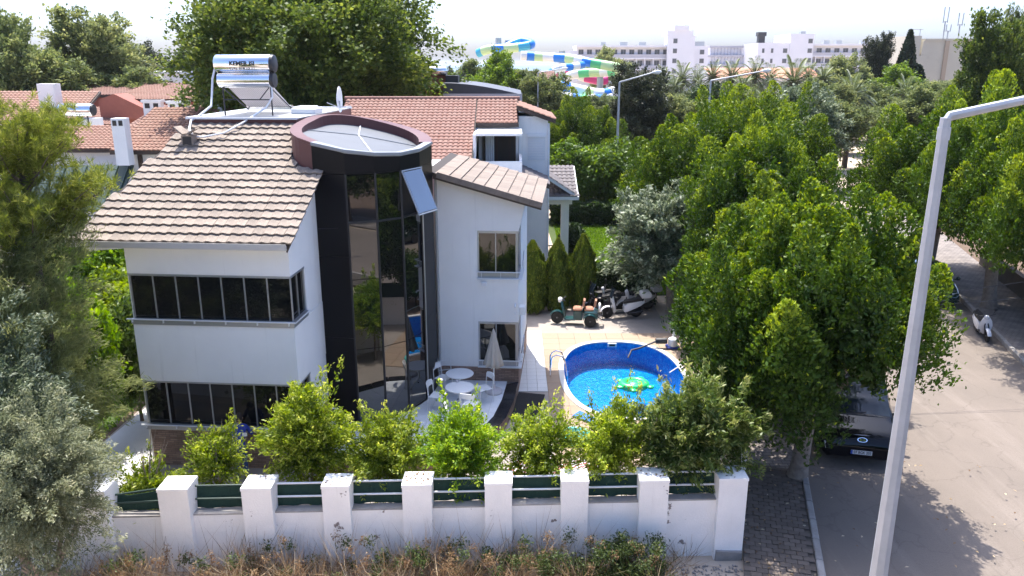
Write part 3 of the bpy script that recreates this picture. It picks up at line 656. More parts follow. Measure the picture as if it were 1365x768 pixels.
for i in range(len(px2)-1):
    a,b_ = px2[i]+.28, px2[i+1]-.28; ya,yb = fy(a)+.16, fy(b_)+.16; zt = 1.27 - (.12 if i == 0 else .0) + (.02*i-.08)
    fpart('wall_panel', M['wallpaint'], lambda b: b.loft([[(a,ya,-.1),(b_,yb,-.1),(b_,yb+.22,-.1),(a,ya+.22,-.1)],[(a,ya,zt),(b_,yb,zt),(b_,yb+.22,zt),(a,ya+.22,zt)]]))
    fpart('ledge', M['curb'], lambda b: b.loft([[(a,ya-.01,zt),(b_,yb-.01,zt),(b_,yb+.23,zt),(a,ya+.23,zt)],[(a,ya,zt+.03),(b_,yb,zt+.03),(b_,yb+.22,zt+.03),(a,ya+.22,zt+.03)]]))
    if i == 0: continue
    # sagging shade net
    n = 9; top = []; sag = .16 if i == 1 else .03; drop = .16 if i == 1 else 0
    rows_ = []
    for k in range(n):
        t = k/(n-1); x = a+(b_-a)*t; y = ya+(yb-ya)*t+.25+.02*math.sin(t*9+i)
        zt2 = zt+.50-drop*(1-t)+.012*math.sin(t*13+i*2)-sag*math.sin(math.pi*t)*.3
        zb_ = zt+.02+.03*abs(math.sin(t*17+i))
        rows_.append([(x,y-.03,zb_),(x,y,(zt2+zb_)/2),(x,y+.05,zt2),(x,y+.06,zt2),(x,y+.012,(zt2+zb_)/2),(x,y-.02,zb_)])
    fpart('green_screen', M['greenmesh'], lambda b: b.loft(rows_))
    rz_ = zt+.27
    fpart('rail', M['alu_w'] if i > 2 else M['greenmetal'], lambda b: b.tube([(a-.02,ya+.18,rz_-(.05 if i==1 else 0)),(b_+.02,yb+.18,rz_)],.022,8))
    fpart('rail', M['alu_w'] if i > 2 else M['greenmetal'], lambda b: b.tube([(a-.02,ya+.24,rz_+.27-drop),(b_+.02,yb+.24,rz_+.27)],.022,8))
fpart('footing', M['curb'], lambda b: b.loft([[(4.32,14.58,-.05),(4.9,14.6,-.05),(4.95,14.8,-.05),(4.3,14.8,-.05)],[(4.34,14.55,.24),(4.88,14.56,.22),(4.92,14.8,.2),(4.3,14.8,.26)]]))
# return wall along the pavement
side = thing('boundary_wall', 'low white boundary wall running back along the pavement under the tree', 'wall', (0,0,0))
def RDz(s,t,z): p = nrm*s+u*t; return (p.x,p.y,z)
for k in range(9):
    t0 = 15.75+k*2.0; t1 = t0+1.7
    fpart('wall_panel', M['wallpaint'], lambda b: b.loft([[RDz(.76,t0,-.1),RDz(.94,t0,-.1),RDz(.94,t1,-.1),RDz(.76,t1,-.1)],[RDz(.76,t0,1.15),RDz(.94,t0,1.15),RDz(.94,t1,1.15),RDz(.76,t1,1.15)]]), side)
    fpart('pillar', M['wallpaint'], lambda b: b.loft([[RDz(.68,t1,-.1),RDz(.99,t1,-.1),RDz(.99,t1+.3,-.1),RDz(.68,t1+.3,-.1)],[RDz(.68,t1,1.6),RDz(.99,t1,1.6),RDz(.99,t1+.3,1.6),RDz(.68,t1+.3,1.6)]]), side)
    fpart('green_screen', M['greenmesh'], lambda b: b.loft([[RDz(.80,t0,1.15),RDz(.82,t0,1.15),RDz(.82,t1,1.15),RDz(.80,t1,1.15)],[RDz(.80,t0,1.75),RDz(.82,t0,1.75),RDz(.82,t1,1.75),RDz(.80,t1,1.75)]]), side)
# low wall across the road
lw = thing('retaining_wall', 'low grey concrete wall behind the far pavement', 'wall', (0,0,0))
for k in range(7):
    t0 = 17+k*4.0; t1 = t0+3.97; h = .95+.05*(k%2)
    fpart('wall_panel', M['paver'], lambda b: b.loft([[RDz(13.2,t0,0),RDz(13.45,t0,0),RDz(13.45,t1,0),RDz(13.2,t1,0)],[RDz(13.2,t0,h),RDz(13.45,t0,h),RDz(13.45,t1,h),RDz(13.2,t1,h)]]), lw)
# ------------------------------------------------------------------ solar water heater on the flat roof
sol = thing('solar_water_heater', 'steel solar water heater with two tanks and glass tubes on the flat roof', 'water heater', (HX,HY,0), -TH)
hpart('tank', M['tank'], lambda b: b.lathe([(.0,.34),(.24,.35),(.265,.38),(.265,1.98),(.24,2.01),(.0,2.02)],28,(0,5.42,10.18),'x'), sol, True)
tk = sol.children[-1]
hpart('end_cap', M['darkmetal'], lambda b: b.lathe([(0,2.02),(.26,2.02),(.25,2.10),(.2,2.12),(0,2.12)],24,(0,5.42,10.18),'x'), tk, True)
hpart('lower_tank', M['tank'], lambda b: b.lathe([(.0,.40),(.20,.41),(.22,.43),(.22,1.98),(.2,2.0),(.0,2.01)],28,(0,5.36,9.72),'x'), sol, True)
hpart('end_cap', M['darkmetal'], lambda b: b.lathe([(0,2.01),(.22,2.01),(.21,2.10),(0,2.11)],24,(0,5.36,9.72),'x'), sol.children[-1], True)
for i in range(22):
    x = .52+i*.064
    hpart('glass_tube', M['evac'], lambda b: b.tube([(x,5.5,9.62),(x,7.1,8.86)],.023,8), sol, True)
hpart('tube_rail', M['tank'], lambda b: b.box(.46,7.06,8.78,1.95,7.16,8.92), sol)
def legs(b):
    for x in (.5,1.95): b.tube([(x,5.35,8.7),(x,5.35,9.9)],.022,6).tube([(x,5.35,9.5),(x,7.1,8.78)],.02,6)
    b.tube([(.5,5.33,9.16),(1.95,5.33,9.16)],.018,6).tube([(.5,5.33,9.55),(.86,5.33,9.16)],.016,6).tube([(1.95,5.33,9.55),(1.6,5.33,9.16)],.016,6)
    b.tube([(.45,5.3,9.95),(.45,5.3,9.5)],.025,6)
hpart('stand', M['darkmetal'], legs, sol)
hpart('hose', M['alu_w'], lambda b: b.tube([(.36,5.3,10.1),(.28,5.2,9.75),(.26,5.1,9.3),(.3,4.9,9.0),(.12,4.5,8.76),(-.02,4.2,8.62),(.1,3.8,8.40),(.3,3.55,8.3)],.032,8), sol, True)
hpart('hose', M['alu_w'], lambda b: b.tube([(2.0,5.3,9.6),(2.04,5.2,9.25),(1.9,5.0,8.95),(1.7,4.7,8.78),(1.55,4.2,8.60),(1.2,3.6,8.34),(.7,3.4,8.24),(.5,3.4,8.24)],.026,8), sol, True)
def text(name, body, size, m, parent, loc, rot, extrude=.002, sx=1.0, bold=0):
    cu = bpy.data.curves.new(name,'FONT'); cu.body = body; cu.size = size; cu.align_x = 'CENTER'; cu.align_y = 'CENTER'; cu.extrude = extrude; cu.offset = bold
    tmp = bpy.data.objects.new('tmp', cu); COL.objects.link(tmp); bpy.context.view_layer.update()
    me = bpy.data.meshes.new_from_object(tmp.evaluated_get(bpy.context.evaluated_depsgraph_get())); bpy.data.objects.remove(tmp); bpy.data.curves.remove(cu)
    me.materials.clear(); me.materials.append(m); o = link(name, me, parent, loc); o.rotation_euler = rot; o.scale = (sx,1,1); return o
text('lettering', 'KEMER ISI', .155, M['ink'], tk, (1.22,5.152,10.185), (R(86),0,0), .004, 1.15, .006)
text('lettering', '0242 814 15 11', .115, M['ink'], tk, (1.22,5.172,10.055), (R(72),0,0), .004, 1.05, .003)
dish = thing('satellite_dish', 'white satellite dish edge-on behind the tower rim on the flat roof', 'satellite dish', (HX,HY,0), -TH)
hpart('reflector', M['plastic_w'], lambda b: b.loft([[(3.05+.02*s_+ .42*q*.18, 8.2+.30*math.cos(a_)*q, 9.05+.42*math.sin(a_)*q) for a_ in [2*math.pi*k/20 for k in range(20)]] for q,s_ in ((.05,0),(.6,.3),(1,1.4),(1,2.2),(.6,1.4),(.05,.9))]), dish, True)
hpart('mast', M['galv'], lambda b: b.tube([(3.12,8.3,8.7),(3.12,8.3,9.0)],.025,6).tube([(3.1,8.2,8.8),(3.55,8.1,8.85)],.015,6).tube([(3.1,8.2,8.8),(2.75,8.1,8.95)],.015,6), dish)
vb = MB(); vb.bbox(2.2,6.2,8.70,2.95,7.0,8.86,.02); vb.bbox(2.3,6.3,8.86,2.85,6.9,8.92,.02); o = vb.build('roof_hatch', M['plastic_w']); o.location=(HX,HY,0); o.rotation_euler=(0,0,-TH); tag(o,'low white hatch box on the flat roof beside the solar tubes','hatch')
# ------------------------------------------------------------------ terrace furniture
def HL(x,y,z=0): p = Matrix.Rotation(-TH,4,'Z') @ Vector((x,y,0)); return (HX+p.x, HY+p.y, z)
def round_table(label, loc):
    t = thing('round_table', label, 'table', loc, 0, 'white garden tables on the terrace')
    fpart('table_top', M['plastic_w'], lambda b: b.lathe([(0,.69),(.40,.69),(.425,.70),(.43,.715),(.425,.73),(.40,.735),(0,.735)],32), t, True)
    fpart('column', M['plastic_w'], lambda b: b.tube([(0,0,.25),(0,0,.69)],.025,8), t)
    for k in range(3):
        a = 2*math.pi*k/3+.4
        l_ = fpart('leg', M['plastic_w'], lambda b: b.tube([(0,0,.30),(.18*math.cos(a),.18*math.sin(a),.2),(.33*math.cos(a),.33*math.sin(a),.03)],.016,6), t)
        fpart('foot', M['plastic_b'], lambda b: b.tube([(.31*math.cos(a),.31*math.sin(a),.02),(.35*math.cos(a),.35*math.sin(a),.02)],.022,6), l_)
    return t
round_table('white round table on the terrace by the closed parasol, nearer the brick plinth', (-1.60,22.48,.36))
tb = round_table('white round table on the terrace with an ashtray, nearer the garden wall', (-1.53,21.42,.36))
mb = MB(); mb.lathe([(0,0),(.05,0),(.055,.05),(.045,.05),(.04,.012),(0,.012)],14); o = mb.build('ashtray', M['evac'], None, True); o.location=(-1.62,21.78,1.096); tag(o,'small glass ashtray on the white round table','ashtray')
def chair(label, loc, rz):
    t = thing('garden_chair', label, 'chair', loc, rz, 'white chairs around the terrace tables')
    fpart('seat', M['plastic_w'], lambda b: b.bbox(-.215,-.22,.43,.215,.2,.455,.02), t)
    def bk(b):
        R0 = []
        for k in range(9):
            q = (k/8-.5)*2; x = .215*q; y = .27-.05*q*q
            R0.append([(x,y-.012,.68+.01*q*q),(x,y+.012,.68+.01*q*q),(x,y+.045-.012+.012,.86-.025*q*q),(x,y+.033-.012,.86-.025*q*q)])
        b.loft(R0)
    fpart('backrest', M['plastic_w'], bk, t, True)
    for sx in (-1,1):
        fpart('leg', M['plastic_w'], lambda b: b.tube([(sx*.20,-.20,.43),(sx*.215,-.23,0)],.013,6), t)
        fpart('leg', M['plastic_w'], lambda b: b.tube([(sx*.215,.23,.80),(sx*.21,.20,.45),(sx*.215,.24,0)],.013,6), t)
    return t
chair('white plastic chair on the terrace beside the black glass tower', (-2.20,21.5,.36), R(75))
chair('white plastic chair between the round table and the parasol base', (-.86,22.05,.36), R(-60))
chair('white plastic chair with its back to the garden wall', (-1.20,20.88,.36), R(165))
chair('white plastic chair by the table nearer the brick plinth', (-2.14,22.85,.36), R(60))
lb = thing('folded_clotheshorse', 'small white folding rack leaning in the corner by the brick plinth', 'rack', HL(6.95,5.25,.36), R(20))
for k in range(4): fpart('bar', M['plastic_w'], lambda b: b.tube([(-.2,.1+.0*k,.25+.16*k),(.2,.1,.25+.16*k)],.01,6), lb)
for s_ in (-1,1): fpart('leg', M['plastic_w'], lambda b: b.tube([(s_*.2,-.08,0),(s_*.2,.14,.8)],.012,6), lb)
def parasol(label, loc):
    t = thing('parasol', label, 'parasol', loc, 0)
    fpart('pole', M['plastic_w'], lambda b: b.tube([(0,0,.05),(0,0,2.0)],.022,8), t)
    fpart('base', M['evac'], lambda b: b.lathe([(0,0),(.26,0),(.27,.05),(.24,.10),(.06,.13),(.05,.28),(0,.28)],20), t, True)
    n = 40; rings = []
    for z,r0,am in ((2.10,.006,0),(2.04,.03,.06),(1.9,.065,.12),(1.6,.125,.2),(1.25,.19,.26),(1.0,.235,.30),(.90,.25,.33),(.88,.20,.3)):
        rings.append([((r0*(1+am*math.cos(8*a+z*1.2)+.06*math.sin(3*a)))*math.cos(a),(r0*(1+am*math.cos(8*a+z*1.2)+.06*math.sin(3*a)))*math.sin(a),z+(.03*math.cos(8*a) if z<1.05 else 0)) for a in [2*math.pi*k/n for k in range(n)]])
    fpart('canopy', M['canvas'], lambda b: b.loft(rings), t, 'all')
    return t
parasol('closed cream parasol on the terrace in front of the lower window', (-.56,22.70,.36))
parasol('closed cream parasol behind the garden bushes beside the sun loungers', (.60,17.15,.03))
def stripes():
    m = bpy.data.materials.new('red_white_striped_canvas'); m.use_nodes = True; n,l = nodes_of(m); b = n['Principled BSDF']; b.inputs['Roughness'].default_value=.9
    tc = n.new('ShaderNodeTexCoord'); w = n.new('ShaderNodeTexWave'); w.inputs['Scale'].default_value = 3.0; w.bands_direction='X'; l.new(tc.outputs['Object'], w.inputs[0])
    cr = n.new('ShaderNodeValToRGB'); cr.color_ramp.interpolation='CONSTANT'; e = cr.color_ramp.elements; e[0].color=(.30,.05,.07,1); e[1].color=(.70,.68,.64,1); e[1].position=.5
    l.new(w.outputs['Color'], cr.inputs[0]); l.new(cr.outputs[0], b.inputs['Base Color']); return m
M['stripe'] = stripes()
def lounger(label, loc, rz):
    t = thing('sun_lounger', label, 'sun lounger', loc, rz, 'striped sun loungers behind the garden wall')
    fpart('cushion', M['stripe'], lambda b: b.loft([[(-.3,-.95,.34),(.3,-.95,.34),(.3,-.95,.40),(-.3,-.95,.40)],[(-.3,.3,.32),(.3,.3,.32),(.3,.3,.39),(-.3,.3,.39)],[(-.3,.9,.66),(.3,.9,.66),(.3,.88,.73),(-.3,.88,.73)]]), t)
    for sx in (-1,1):
        fpart('frame', M['plastic_w'], lambda b: b.tube([(sx*.32,-.98,.31),(sx*.32,.35,.29),(sx*.32,.95,.63)],.03,8), t, True)
        fpart('leg', M['plastic_w'], lambda b: b.tube([(sx*.30,-.85,.30),(sx*.31,-.65,.02),(sx*.31,-.35,.02),(sx*.30,-.2,.29)],.025,6), t)
        fpart('leg', M['plastic_w'], lambda b: b.tube([(sx*.30,.35,.29),(sx*.31,.45,.02),(sx*.31,.7,.02),(sx*.3,.8,.5)],.025,6), t)
    return t
lounger('red striped sun lounger behind the garden wall, beside the closed parasol', (1.25,17.7,.03), R(120))
lounger('red striped sun lounger behind the garden wall, nearer the small turquoise pool', (-.1,17.3,.03), R(150))
# pool things
ld = thing('pool_ladder', 'curved steel handrail ladder at the edge of the blue pool', 'ladder', (0,0,0))
for dy in (0,.42):
    fpart('rail', M['chrome'], lambda b: b.tube([(1.30,24.75+dy,.0),(1.30,24.75+dy,.62),(1.36,24.75+dy,.75),(1.5,24.75+dy,.82),(1.68,24.75+dy,.76),(1.82,24.75+dy,.45),(1.86,24.75+dy,.1),(1.87,24.75+dy,-.6)],.024,8), ld, True)
for z in (-.25,-.5): fpart('step', M['chrome'], lambda b: b.box(1.83,24.75,z,1.92,25.17,z+.03), ld)
M['greenpvc'] = mat('green_vinyl', (.03,.50,.16), .25, spec=.6)
fl_ = thing('pool_float', 'bright green inflatable turtle float on the pool water', 'float', (4.05,24.35,-.13), .3)
def torus(b, R0, r, sx=1, sy=1, n=28, m_=10, c=(0,0,0)):
    b.loft([[(c[0]+(R0+r*math.cos(q))*math.cos(a)*sx, c[1]+(R0+r*math.cos(q))*math.sin(a)*sy, c[2]+r*math.sin(q)) for q in [2*math.pi*j/m_ for j in range(m_)]] for a in [2*math.pi*k/n for k in range(n+1)]], cap=False)
fpart('ring', M['greenpvc'], lambda b: torus(b,.34,.13,1.15,.95,c=(0,0,.06)), fl_, 'all')
fpart('body', M['greenpvc'], lambda b: b.lathe([(0,.02),(.26,.03),(.3,.08),(.2,.15),(0,.18)],18), fl_, 'all')
for cx,cy,ra in ((-.52,-.05,.17),(.42,.36,.13),(.42,-.38,.13),(-.3,.42,.12),(-.25,-.48,.12)):
    fpart('flipper', M['greenpvc'], lambda b: b.lathe([(0,0),(ra*.8,.01),(ra,.05),(ra*.8,.09),(0,.10)],12,(cx,cy,.02)), fl_, 'all')
pc = thing('pool_cleaner', 'white pool pump with blue base and hoses on the deck beside the pool', 'pool cleaner', (5.95,27.55,.035))
fpart('body', M['plastic_w'], lambda b: b.lathe([(0,.08),(.17,.08),(.18,.12),(.17,.36),(.12,.40),(0,.40)],16), pc, True)
fpart('base', mat('navy_plastic',(.02,.04,.22),.4), lambda b: b.bbox(-.24,-.2,.02,.24,.2,.1,.03), pc)
fpart('motor', M['plastic_b'], lambda b: b.lathe([(0,-.65),(.09,-.64),(.11,-.6),(.11,-.22),(0,-.2)],14,(0,0,.28),'x'), pc, True)
fpart('hose', M['darkmetal'], lambda b: b.tube([(-.6,0,.28),(-.9,-.15,.2),(-1.3,-.35,.12),(-1.6,-.5,.10),(-1.75,-.75,-.1)],.035,8), pc, True)
fpart('hose', M['plastic_w'], lambda b: b.tube([(.15,0,.3),(.45,-.2,.2),(.6,-.6,.06),(.3,-1.2,.05),(-.1,-1.9,.05),(-.55,-2.3,-.05)],.02,8), pc, True)
fpart('pipe', M['plastic_w'], lambda b: b.tube([(.1,.3,0),(.1,.3,.85)],.07,10).tube([(.45,.45,0),(.32,.45,.75)],.07,10), pc, True)
mb = MB(); mb.prism([(1.80,21.60),(2.5,20.95),(2.75,21.1),(2.05,21.95)],.05,.09); tag(mb.build('foam_mat', mat('blue_foam',(.0,.13,.55),.5)), 'small blue foam mat on the deck at the pool corner', 'mat')
kp = thing('paddling_pool', 'small round turquoise paddling pool behind the garden bushes', 'pool', (1.78,20.15,.036))
kp.scale = (.55,.55,.8)
fpart('rim', mat('turquoise_vinyl',(.12,.58,.55),.35), lambda b: torus(b,.78,.11,1,1.0,c=(0,0,.12)), kp, 'all')
fpart('floor', kp.children[0].data.materials[0], lambda b: b.lathe([(0,0),(.78,0),(.78,.03),(0,.035)],28), kp)
fpart('water', M['water'], lambda b: b.add([(.74*math.cos(2*math.pi*k/28),.74*math.sin(2*math.pi*k/28),.15) for k in range(28)],[tuple(range(28))]), kp)
# ------------------------------------------------------------------ street lamps, pole, cables
def street_lamp(label, loc, h, r0, r1, arm, rise, n=8):
    t = thing('street_lamp', label, 'street lamp', loc, 0, None)
    fpart('pole', M['galv'], lambda b: b.tube([(0,0,0),(0,0,h*.5),(0,0,h)],[r0,(r0+r1)/2,r1],n), t, True)
    ax,ay = arm; L_ = math.hypot(ax,ay)
    a_ = fpart('arm', M['galv'], lambda b: b.tube([(0,0,h-.04),(.02*ax/L_,.02*ay/L_,h+.01),(ax,ay,h+rise)],[r1*.95,r1*.9,r1*.7],n), t, True)
    fpart('collar', M['galv'], lambda b: b.tube([(0,0,h-.14),(0,0,h-.06)],r1*1.22,n), a_)
    hx,hy = ax/L_, ay/L_
    hd = fpart('lamp_head', M['plastic_w'], lambda b: b.tube([(ax-hx*.05,ay-hy*.05,h+rise),(ax+hx*.08,ay+hy*.08,h+rise+.03),(ax+hx*.35,ay+hy*.35,h+rise+.07),(ax+hx*.6,ay+hy*.6,h+rise+.08)],[.05,.10,.13,.05],10), t, True)
    fpart('lens', M['lightlens'], lambda b: b.obox((ax+hx*.33,ay+hy*.33,h+rise-.055),(.36,.16,.03),math.atan2(ay,ax)), hd)
    return t
street_lamp('tall grey galvanised street lamp standing in front of the black van and road', (2.80,5.2,0), 9.86, .125, .034, (1.75,.15), .36)
street_lamp('far street lamp with arm over the paved road by the dark round tree', (7.25,55,0), 8.95, .12, .06, (2.2,0), .62)
street_lamp('far street lamp rising behind the ficus row in front of the palms', (13.4,55,0), 9.05, .12, .06, (3.4,0), .62)
street_lamp('thin far street lamp beside the water slides', (2.55,80,0), 9.3, .10, .05, (2.3,0), .35)
wp = thing('wooden_pole', 'weathered grey wooden post between the pool deck and the ficus tree', 'post', (6.35,22.6,0))
fpart('shaft', M['oldwood'], lambda b: b.tube([(0,0,-.1),(.02,0,1.7),(.06,.02,3.42)],[.14,.125,.10],10), wp, True)
fpart('bracket', M['darkmetal'], lambda b: b.tube([(-.2,-.08,2.55),(.16,-.12,2.6)],.02,6), wp)
def cable(label, a, b_, sag, r=.008):
    A,B = Vector(a),Vector(b_); pts = [A.lerp(B,k/16)-Vector((0,0,sag*4*(k/16)*(1-k/16))) for k in range(17)]
    mb = MB(); mb.tube(pts, r, 5); tag(mb.build('overhead_cable', M['plastic_b']), label, 'cable')
cable('thin overhead cable crossing the road, upper of the pair', (6.4,22.6,3.3), (22.0,24.5,4.6), .5)
cable('thin overhead cable crossing the road, lower of the pair', (6.4,22.6,3.1), (22.0,24.0,4.0), .45)
cable('thin cable strung across the face of the black glass tower', (-5.05,20.2,6.05), (-2.62,22.3,6.55), .25)
# ------------------------------------------------------------------ vehicles
def lerp_table(tab, y):
    for i in range(len(tab)-1):
        if tab[i][0] <= y <= tab[i+1][0]:
            t = (y-tab[i][0])/(tab[i+1][0]-tab[i][0]); t2 = t*t*(3-2*t)*.35+t*.65
            return [a+(b-a)*t2 for a,b in zip(tab[i][1:],tab[i+1][1:])]
    return list(tab[-1][1:]) if y > tab[-1][0] else list(tab[0][1:])
def car_section(tab, y):
    zl,zb,zt,hw,hr = lerp_table(tab, y)          # lower edge, belt line, top, half widths at belt and roof
    half = [(0,zl),(hw*.88,zl),(hw*.985,zl+.12),(hw*1.0,zl+(zb-zl)*.55),(hw*.985,zb-.04),(hw*.96,zb),(hw*.5+hr*.5,zb+(zt-zb)*.5),(hr*1.0,zb+(zt-zb)*.88),(hr*.82,zt-.012),(hr*.4,zt),(0,zt+.004)]
    return half
def car_ring(tab, y): h = car_section(tab,y); return [(x,y,z) for x,z in h]+[(-x,y,z) for x,z in reversed(h[1:-1])]
def wheel(name, parent, x, y, r, w, side, rimm):
    t = bpy.data.objects.new(name, None); COL.objects.link(t); t.parent = parent; t.location = (x,y,r)
    fpart('tyre', M['rubber'], lambda b: b.lathe([(r*.62,-w/2),(r*.9,-w/2),(r,-w*.3),(r,w*.3),(r*.9,w/2),(r*.62,w/2)],24,(0,0,0),'x'), t, True)
    def rim(b):
        b.lathe([(r*.62,-w*.35),(r*.64,w*.42*side),(r*.58,w*.44*side),(r*.55,w*.2*side),(0,w*.2*side)],20,(0,0,0),'x')
        for k in range(5):
            a = 2*math.pi*k/5; b.obox((w*.30*side, math.cos(a)*r*.3, math.sin(a)*r*.3),(w*.16,r*.58,r*.14),rx=a)
    fpart('rim', rimm, rim, t)
    return t
def make_car(label, loc, rz, tab, length, paint, ws, sidewin, plate=None, wheels=None, group=None, detail=True):
    c = thing('parked_car', label, 'car', loc, rz, group)
    N = 44; st = [length*k/N for k in range(N+1)]
    fpart('body', paint, lambda b: b.loft([car_ring(tab,y) for y in st]), c, True)
    def patch(y0,y1,i0,i1,side,off=.006,n=10):
        """glass or trim sheet following the body surface between ring points i0..i1"""
        rows = []
        for k in range(n+1):
            y = y0+(y1-y0)*k/n; h = car_section(tab,y); P = [Vector((x*side,y,z)) for x,z in h]; row = []
            for i in range(i0,i1+1):
                a,b = P[max(i-1,0)],P[min(i+1,len(P)-1)]; d = (b-a).normalized(); nn = Vector((d.z*side,0,-d.x*side))
                if nn.z*1.0 + nn.x*side < 0: nn = -nn
                row.append(P[i]+nn*off+Vector((0,-off*.8 if y1 < length*.45 else 0,0)))
            rows.append(row)
        return rows
    def glass_sheet(rowsets):
        def f(b):
            for rows in rowsets:
                m_ = len(rows[0]); V = [p for r in rows for p in r]; b.add(V,[(i*m_+j,i*m_+j+1,(i+1)*m_+j+1,(i+1)*m_+j) for i in range(len(rows)-1) for j in range(m_-1)])
        return f
    y0,y1 = ws
    fpart('windscreen', M['glass_car'], glass_sheet([patch(y0,y1,7,10,1),patch(y0,y1,7,10,-1)]), c, True)
    for s_ in (1,-1):
        for a,b in sidewin: fpart('side_window', M['glass_car'], glass_sheet([patch(a,b,5,7,s_,.005,6)]), c, True)
    for wy in wheels:
        for s_ in (1,-1): wheel('wheel', c, s_*(tab[len(tab)//2][4]-.10), wy, .34, .22, s_, M['alu'])
    hwf = lerp_table(tab, y0)[3]; zb = lerp_table(tab, y0)[1]
    for s_ in (1,-1):
        fpart('mirror', paint, lambda b: b.lathe([(0,-.09),(.07,-.07),(.095,0),(.07,.07),(0,.09)],12,(s_*(hwf+.16),y0+.42,zb+.16)).box(min(s_*(hwf-.03),s_*(hwf+.12)),y0+.40,zb+.08,max(s_*(hwf-.03),s_*(hwf+.12)),y0+.46,zb+.13), c, True)
    return c
van_tab = [(0,.30,.52,.60,.80,.70),(.06,.22,.56,.74,.90,.80),(.22,.20,.66,.90,.955,.86),(.55,.19,.82,1.02,.985,.86),(.86,.19,.92,1.12,.995,.80),(1.3,.19,.98,1.46,1.0,.80),(1.8,.19,1.0,1.80,1.0,.80),(2.1,.19,1.0,1.92,1.0,.80),(2.8,.19,1.0,1.985,1.0,.80),(4.2,.19,1.0,1.99,1.0,.80),(4.95,.22,1.0,1.94,.97,.77),(5.2,.30,1.0,1.80,.92,.70),(5.25,.4,.95,1.6,.86,.62)]
VL = (9.1,18.6,.004)
van = make_car('black van parked by the kerb under the ficus tree', VL, -R(13), van_tab, 5.25, M['carblack'], (.90,1.95), [(1.55,2.5),(2.6,3.7),(3.8,4.8)], wheels=(.95,4.22))
van.name = 'parked_van'; van['category'] = 'van'
fpart('light_strip', mat('dim_strip',(.25,.27,.33),.25), lambda b: b.tube([(-.86,.265,.80),(-.5,.20,.835),(0,.175,.85),(.5,.20,.835),(.86,.265,.80)],.011,6), van)
em = fpart('emblem', M['chrome'], lambda b: b.loft([[(.125*math.cos(a)*k_, .070-.012*(z_)+.35*.062*math.sin(a)*k_, .770+.058*math.sin(a)*k_) for a in [2*math.pi*q/24 for q in range(24)]] for k_,z_ in ((1,0),(1,1),(.82,1),(.82,0))], cap=False), van, True)
fpart('emblem_letter', M['chrome'], lambda b: b.obox((-.045,.058,.770),(.02,.01,.085),ry=-.35,rx=-.33).obox((.045,.058,.770),(.02,.01,.085),ry=-.35,rx=-.33).obox((0,.058,.770),(.09,.01,.018),ry=.35,rx=-.33), em)
fpart('grille', M['plastic_b'], lambda b: b.loft([[(-.70,.055,.42),(.70,.055,.42),(.74,.10,.62),(-.74,.10,.62)],[(-.70,.015,.42),(.70,.015,.42),(.74,.075,.66),(-.74,.075,.66)]]), van)
for s_ in (-1,1):
    h = fpart('headlight', M['amber'] if s_ > 0 else M['lightlens'], lambda b: b.loft([[(s_*.70,.03,.44),(s_*.86,.09,.44),(s_*.90,.15,.62),(s_*.72,.075,.62)],[(s_*.70,.012,.44),(s_*.875,.07,.44),(s_*.915,.13,.62),(s_*.72,.055,.62)]]), van)
    fpart('wiper', M['plastic_b'], lambda b: b.tube([(s_*.05+.3*s_,.86,1.12),(s_*.05-.25*s_,.93,1.19)],.012,5), van)
fpart('cowl', M['plastic_b'], lambda b: b.tube([(-.78,.875,1.085),(-.3,.85,1.115),(.3,.85,1.115),(.78,.875,1.085)],.03,6), van)
pl_ = fpart('number_plate', M['plate'], lambda b: b.box(-.26,-.012,.385,.26,.004,.495), van)
fpart('plate_band', M['plate_b'], lambda b: b.box(-.262,-.016,.385,-.215,-.0125,.495), pl_)
text('plate_number', '07 BGK 203', .105, M['ink'], pl_, (.025,-.0145,.44), (math.pi/2,0,0), .001, .82, .002)
sedan = [(0,.28,.50,.58,.70,.62),(.08,.20,.60,.70,.80,.72),(.6,.18,.74,.84,.86,.74),(1.1,.18,.84,.95,.87,.70),(1.5,.18,.88,1.15,.875,.62),(1.95,.18,.90,1.38,.88,.60),(2.5,.18,.90,1.45,.88,.60),(3.3,.18,.91,1.42,.88,.60),(3.8,.2,.92,1.18,.87,.62),(4.1,.22,.92,1.02,.84,.68),(4.35,.3,.80,.98,.78,.66),(4.42,.38,.7,.85,.70,.6)]
gcar = mat('dark_green_car_paint',(.01,.035,.028),.15,coat=1.0)
def put_car(label, loc, rz, paint):
    c = make_car(label, loc, rz, sedan, 4.42, paint, (1.15,1.92), [(1.6,2.35),(2.45,3.25)], wheels=(.85,3.5))
    fpart('number_plate', M['plate'], lambda b: b.box(-.26,4.415,.52,.26,4.44,.63), c)
    fpart('number_plate', M['plate'], lambda b: b.box(-.26,-.02,.38,.26,.02,.49), c)
    for s_ in (-1,1):
        fpart('headlight', M['lightlens'], lambda b: b.loft([[(s_*.46,.05,.56),(s_*.70,.10,.56),(s_*.72,.16,.70),(s_*.48,.07,.70)],[(s_*.46,.03,.56),(s_*.72,.08,.56),(s_*.74,.14,.70),(s_*.48,.05,.70)]]), c)
        fpart('tail_light', mat('tail_lens',(.35,.02,.02),.2), lambda b: b.box(s_*.62-.09,4.36,.68,s_*.62+.09,4.41,.84), c)
    return c
put_car('dark green car parked behind the white scooter across the road', RD(9.35,36.2,.004), -R(15), gcar)
put_car('dark car parked in the neighbouring carport behind its railing', (.3,43.5,.01), R(90), mat('dark_grey_car_paint',(.03,.033,.036),.2,coat=1.0))
put_car('light blue car parked under the round tree by the far road', (7.0,80,.01), R(20), mat('pale_blue_car_paint',(.16,.36,.48),.2,coat=1.0))
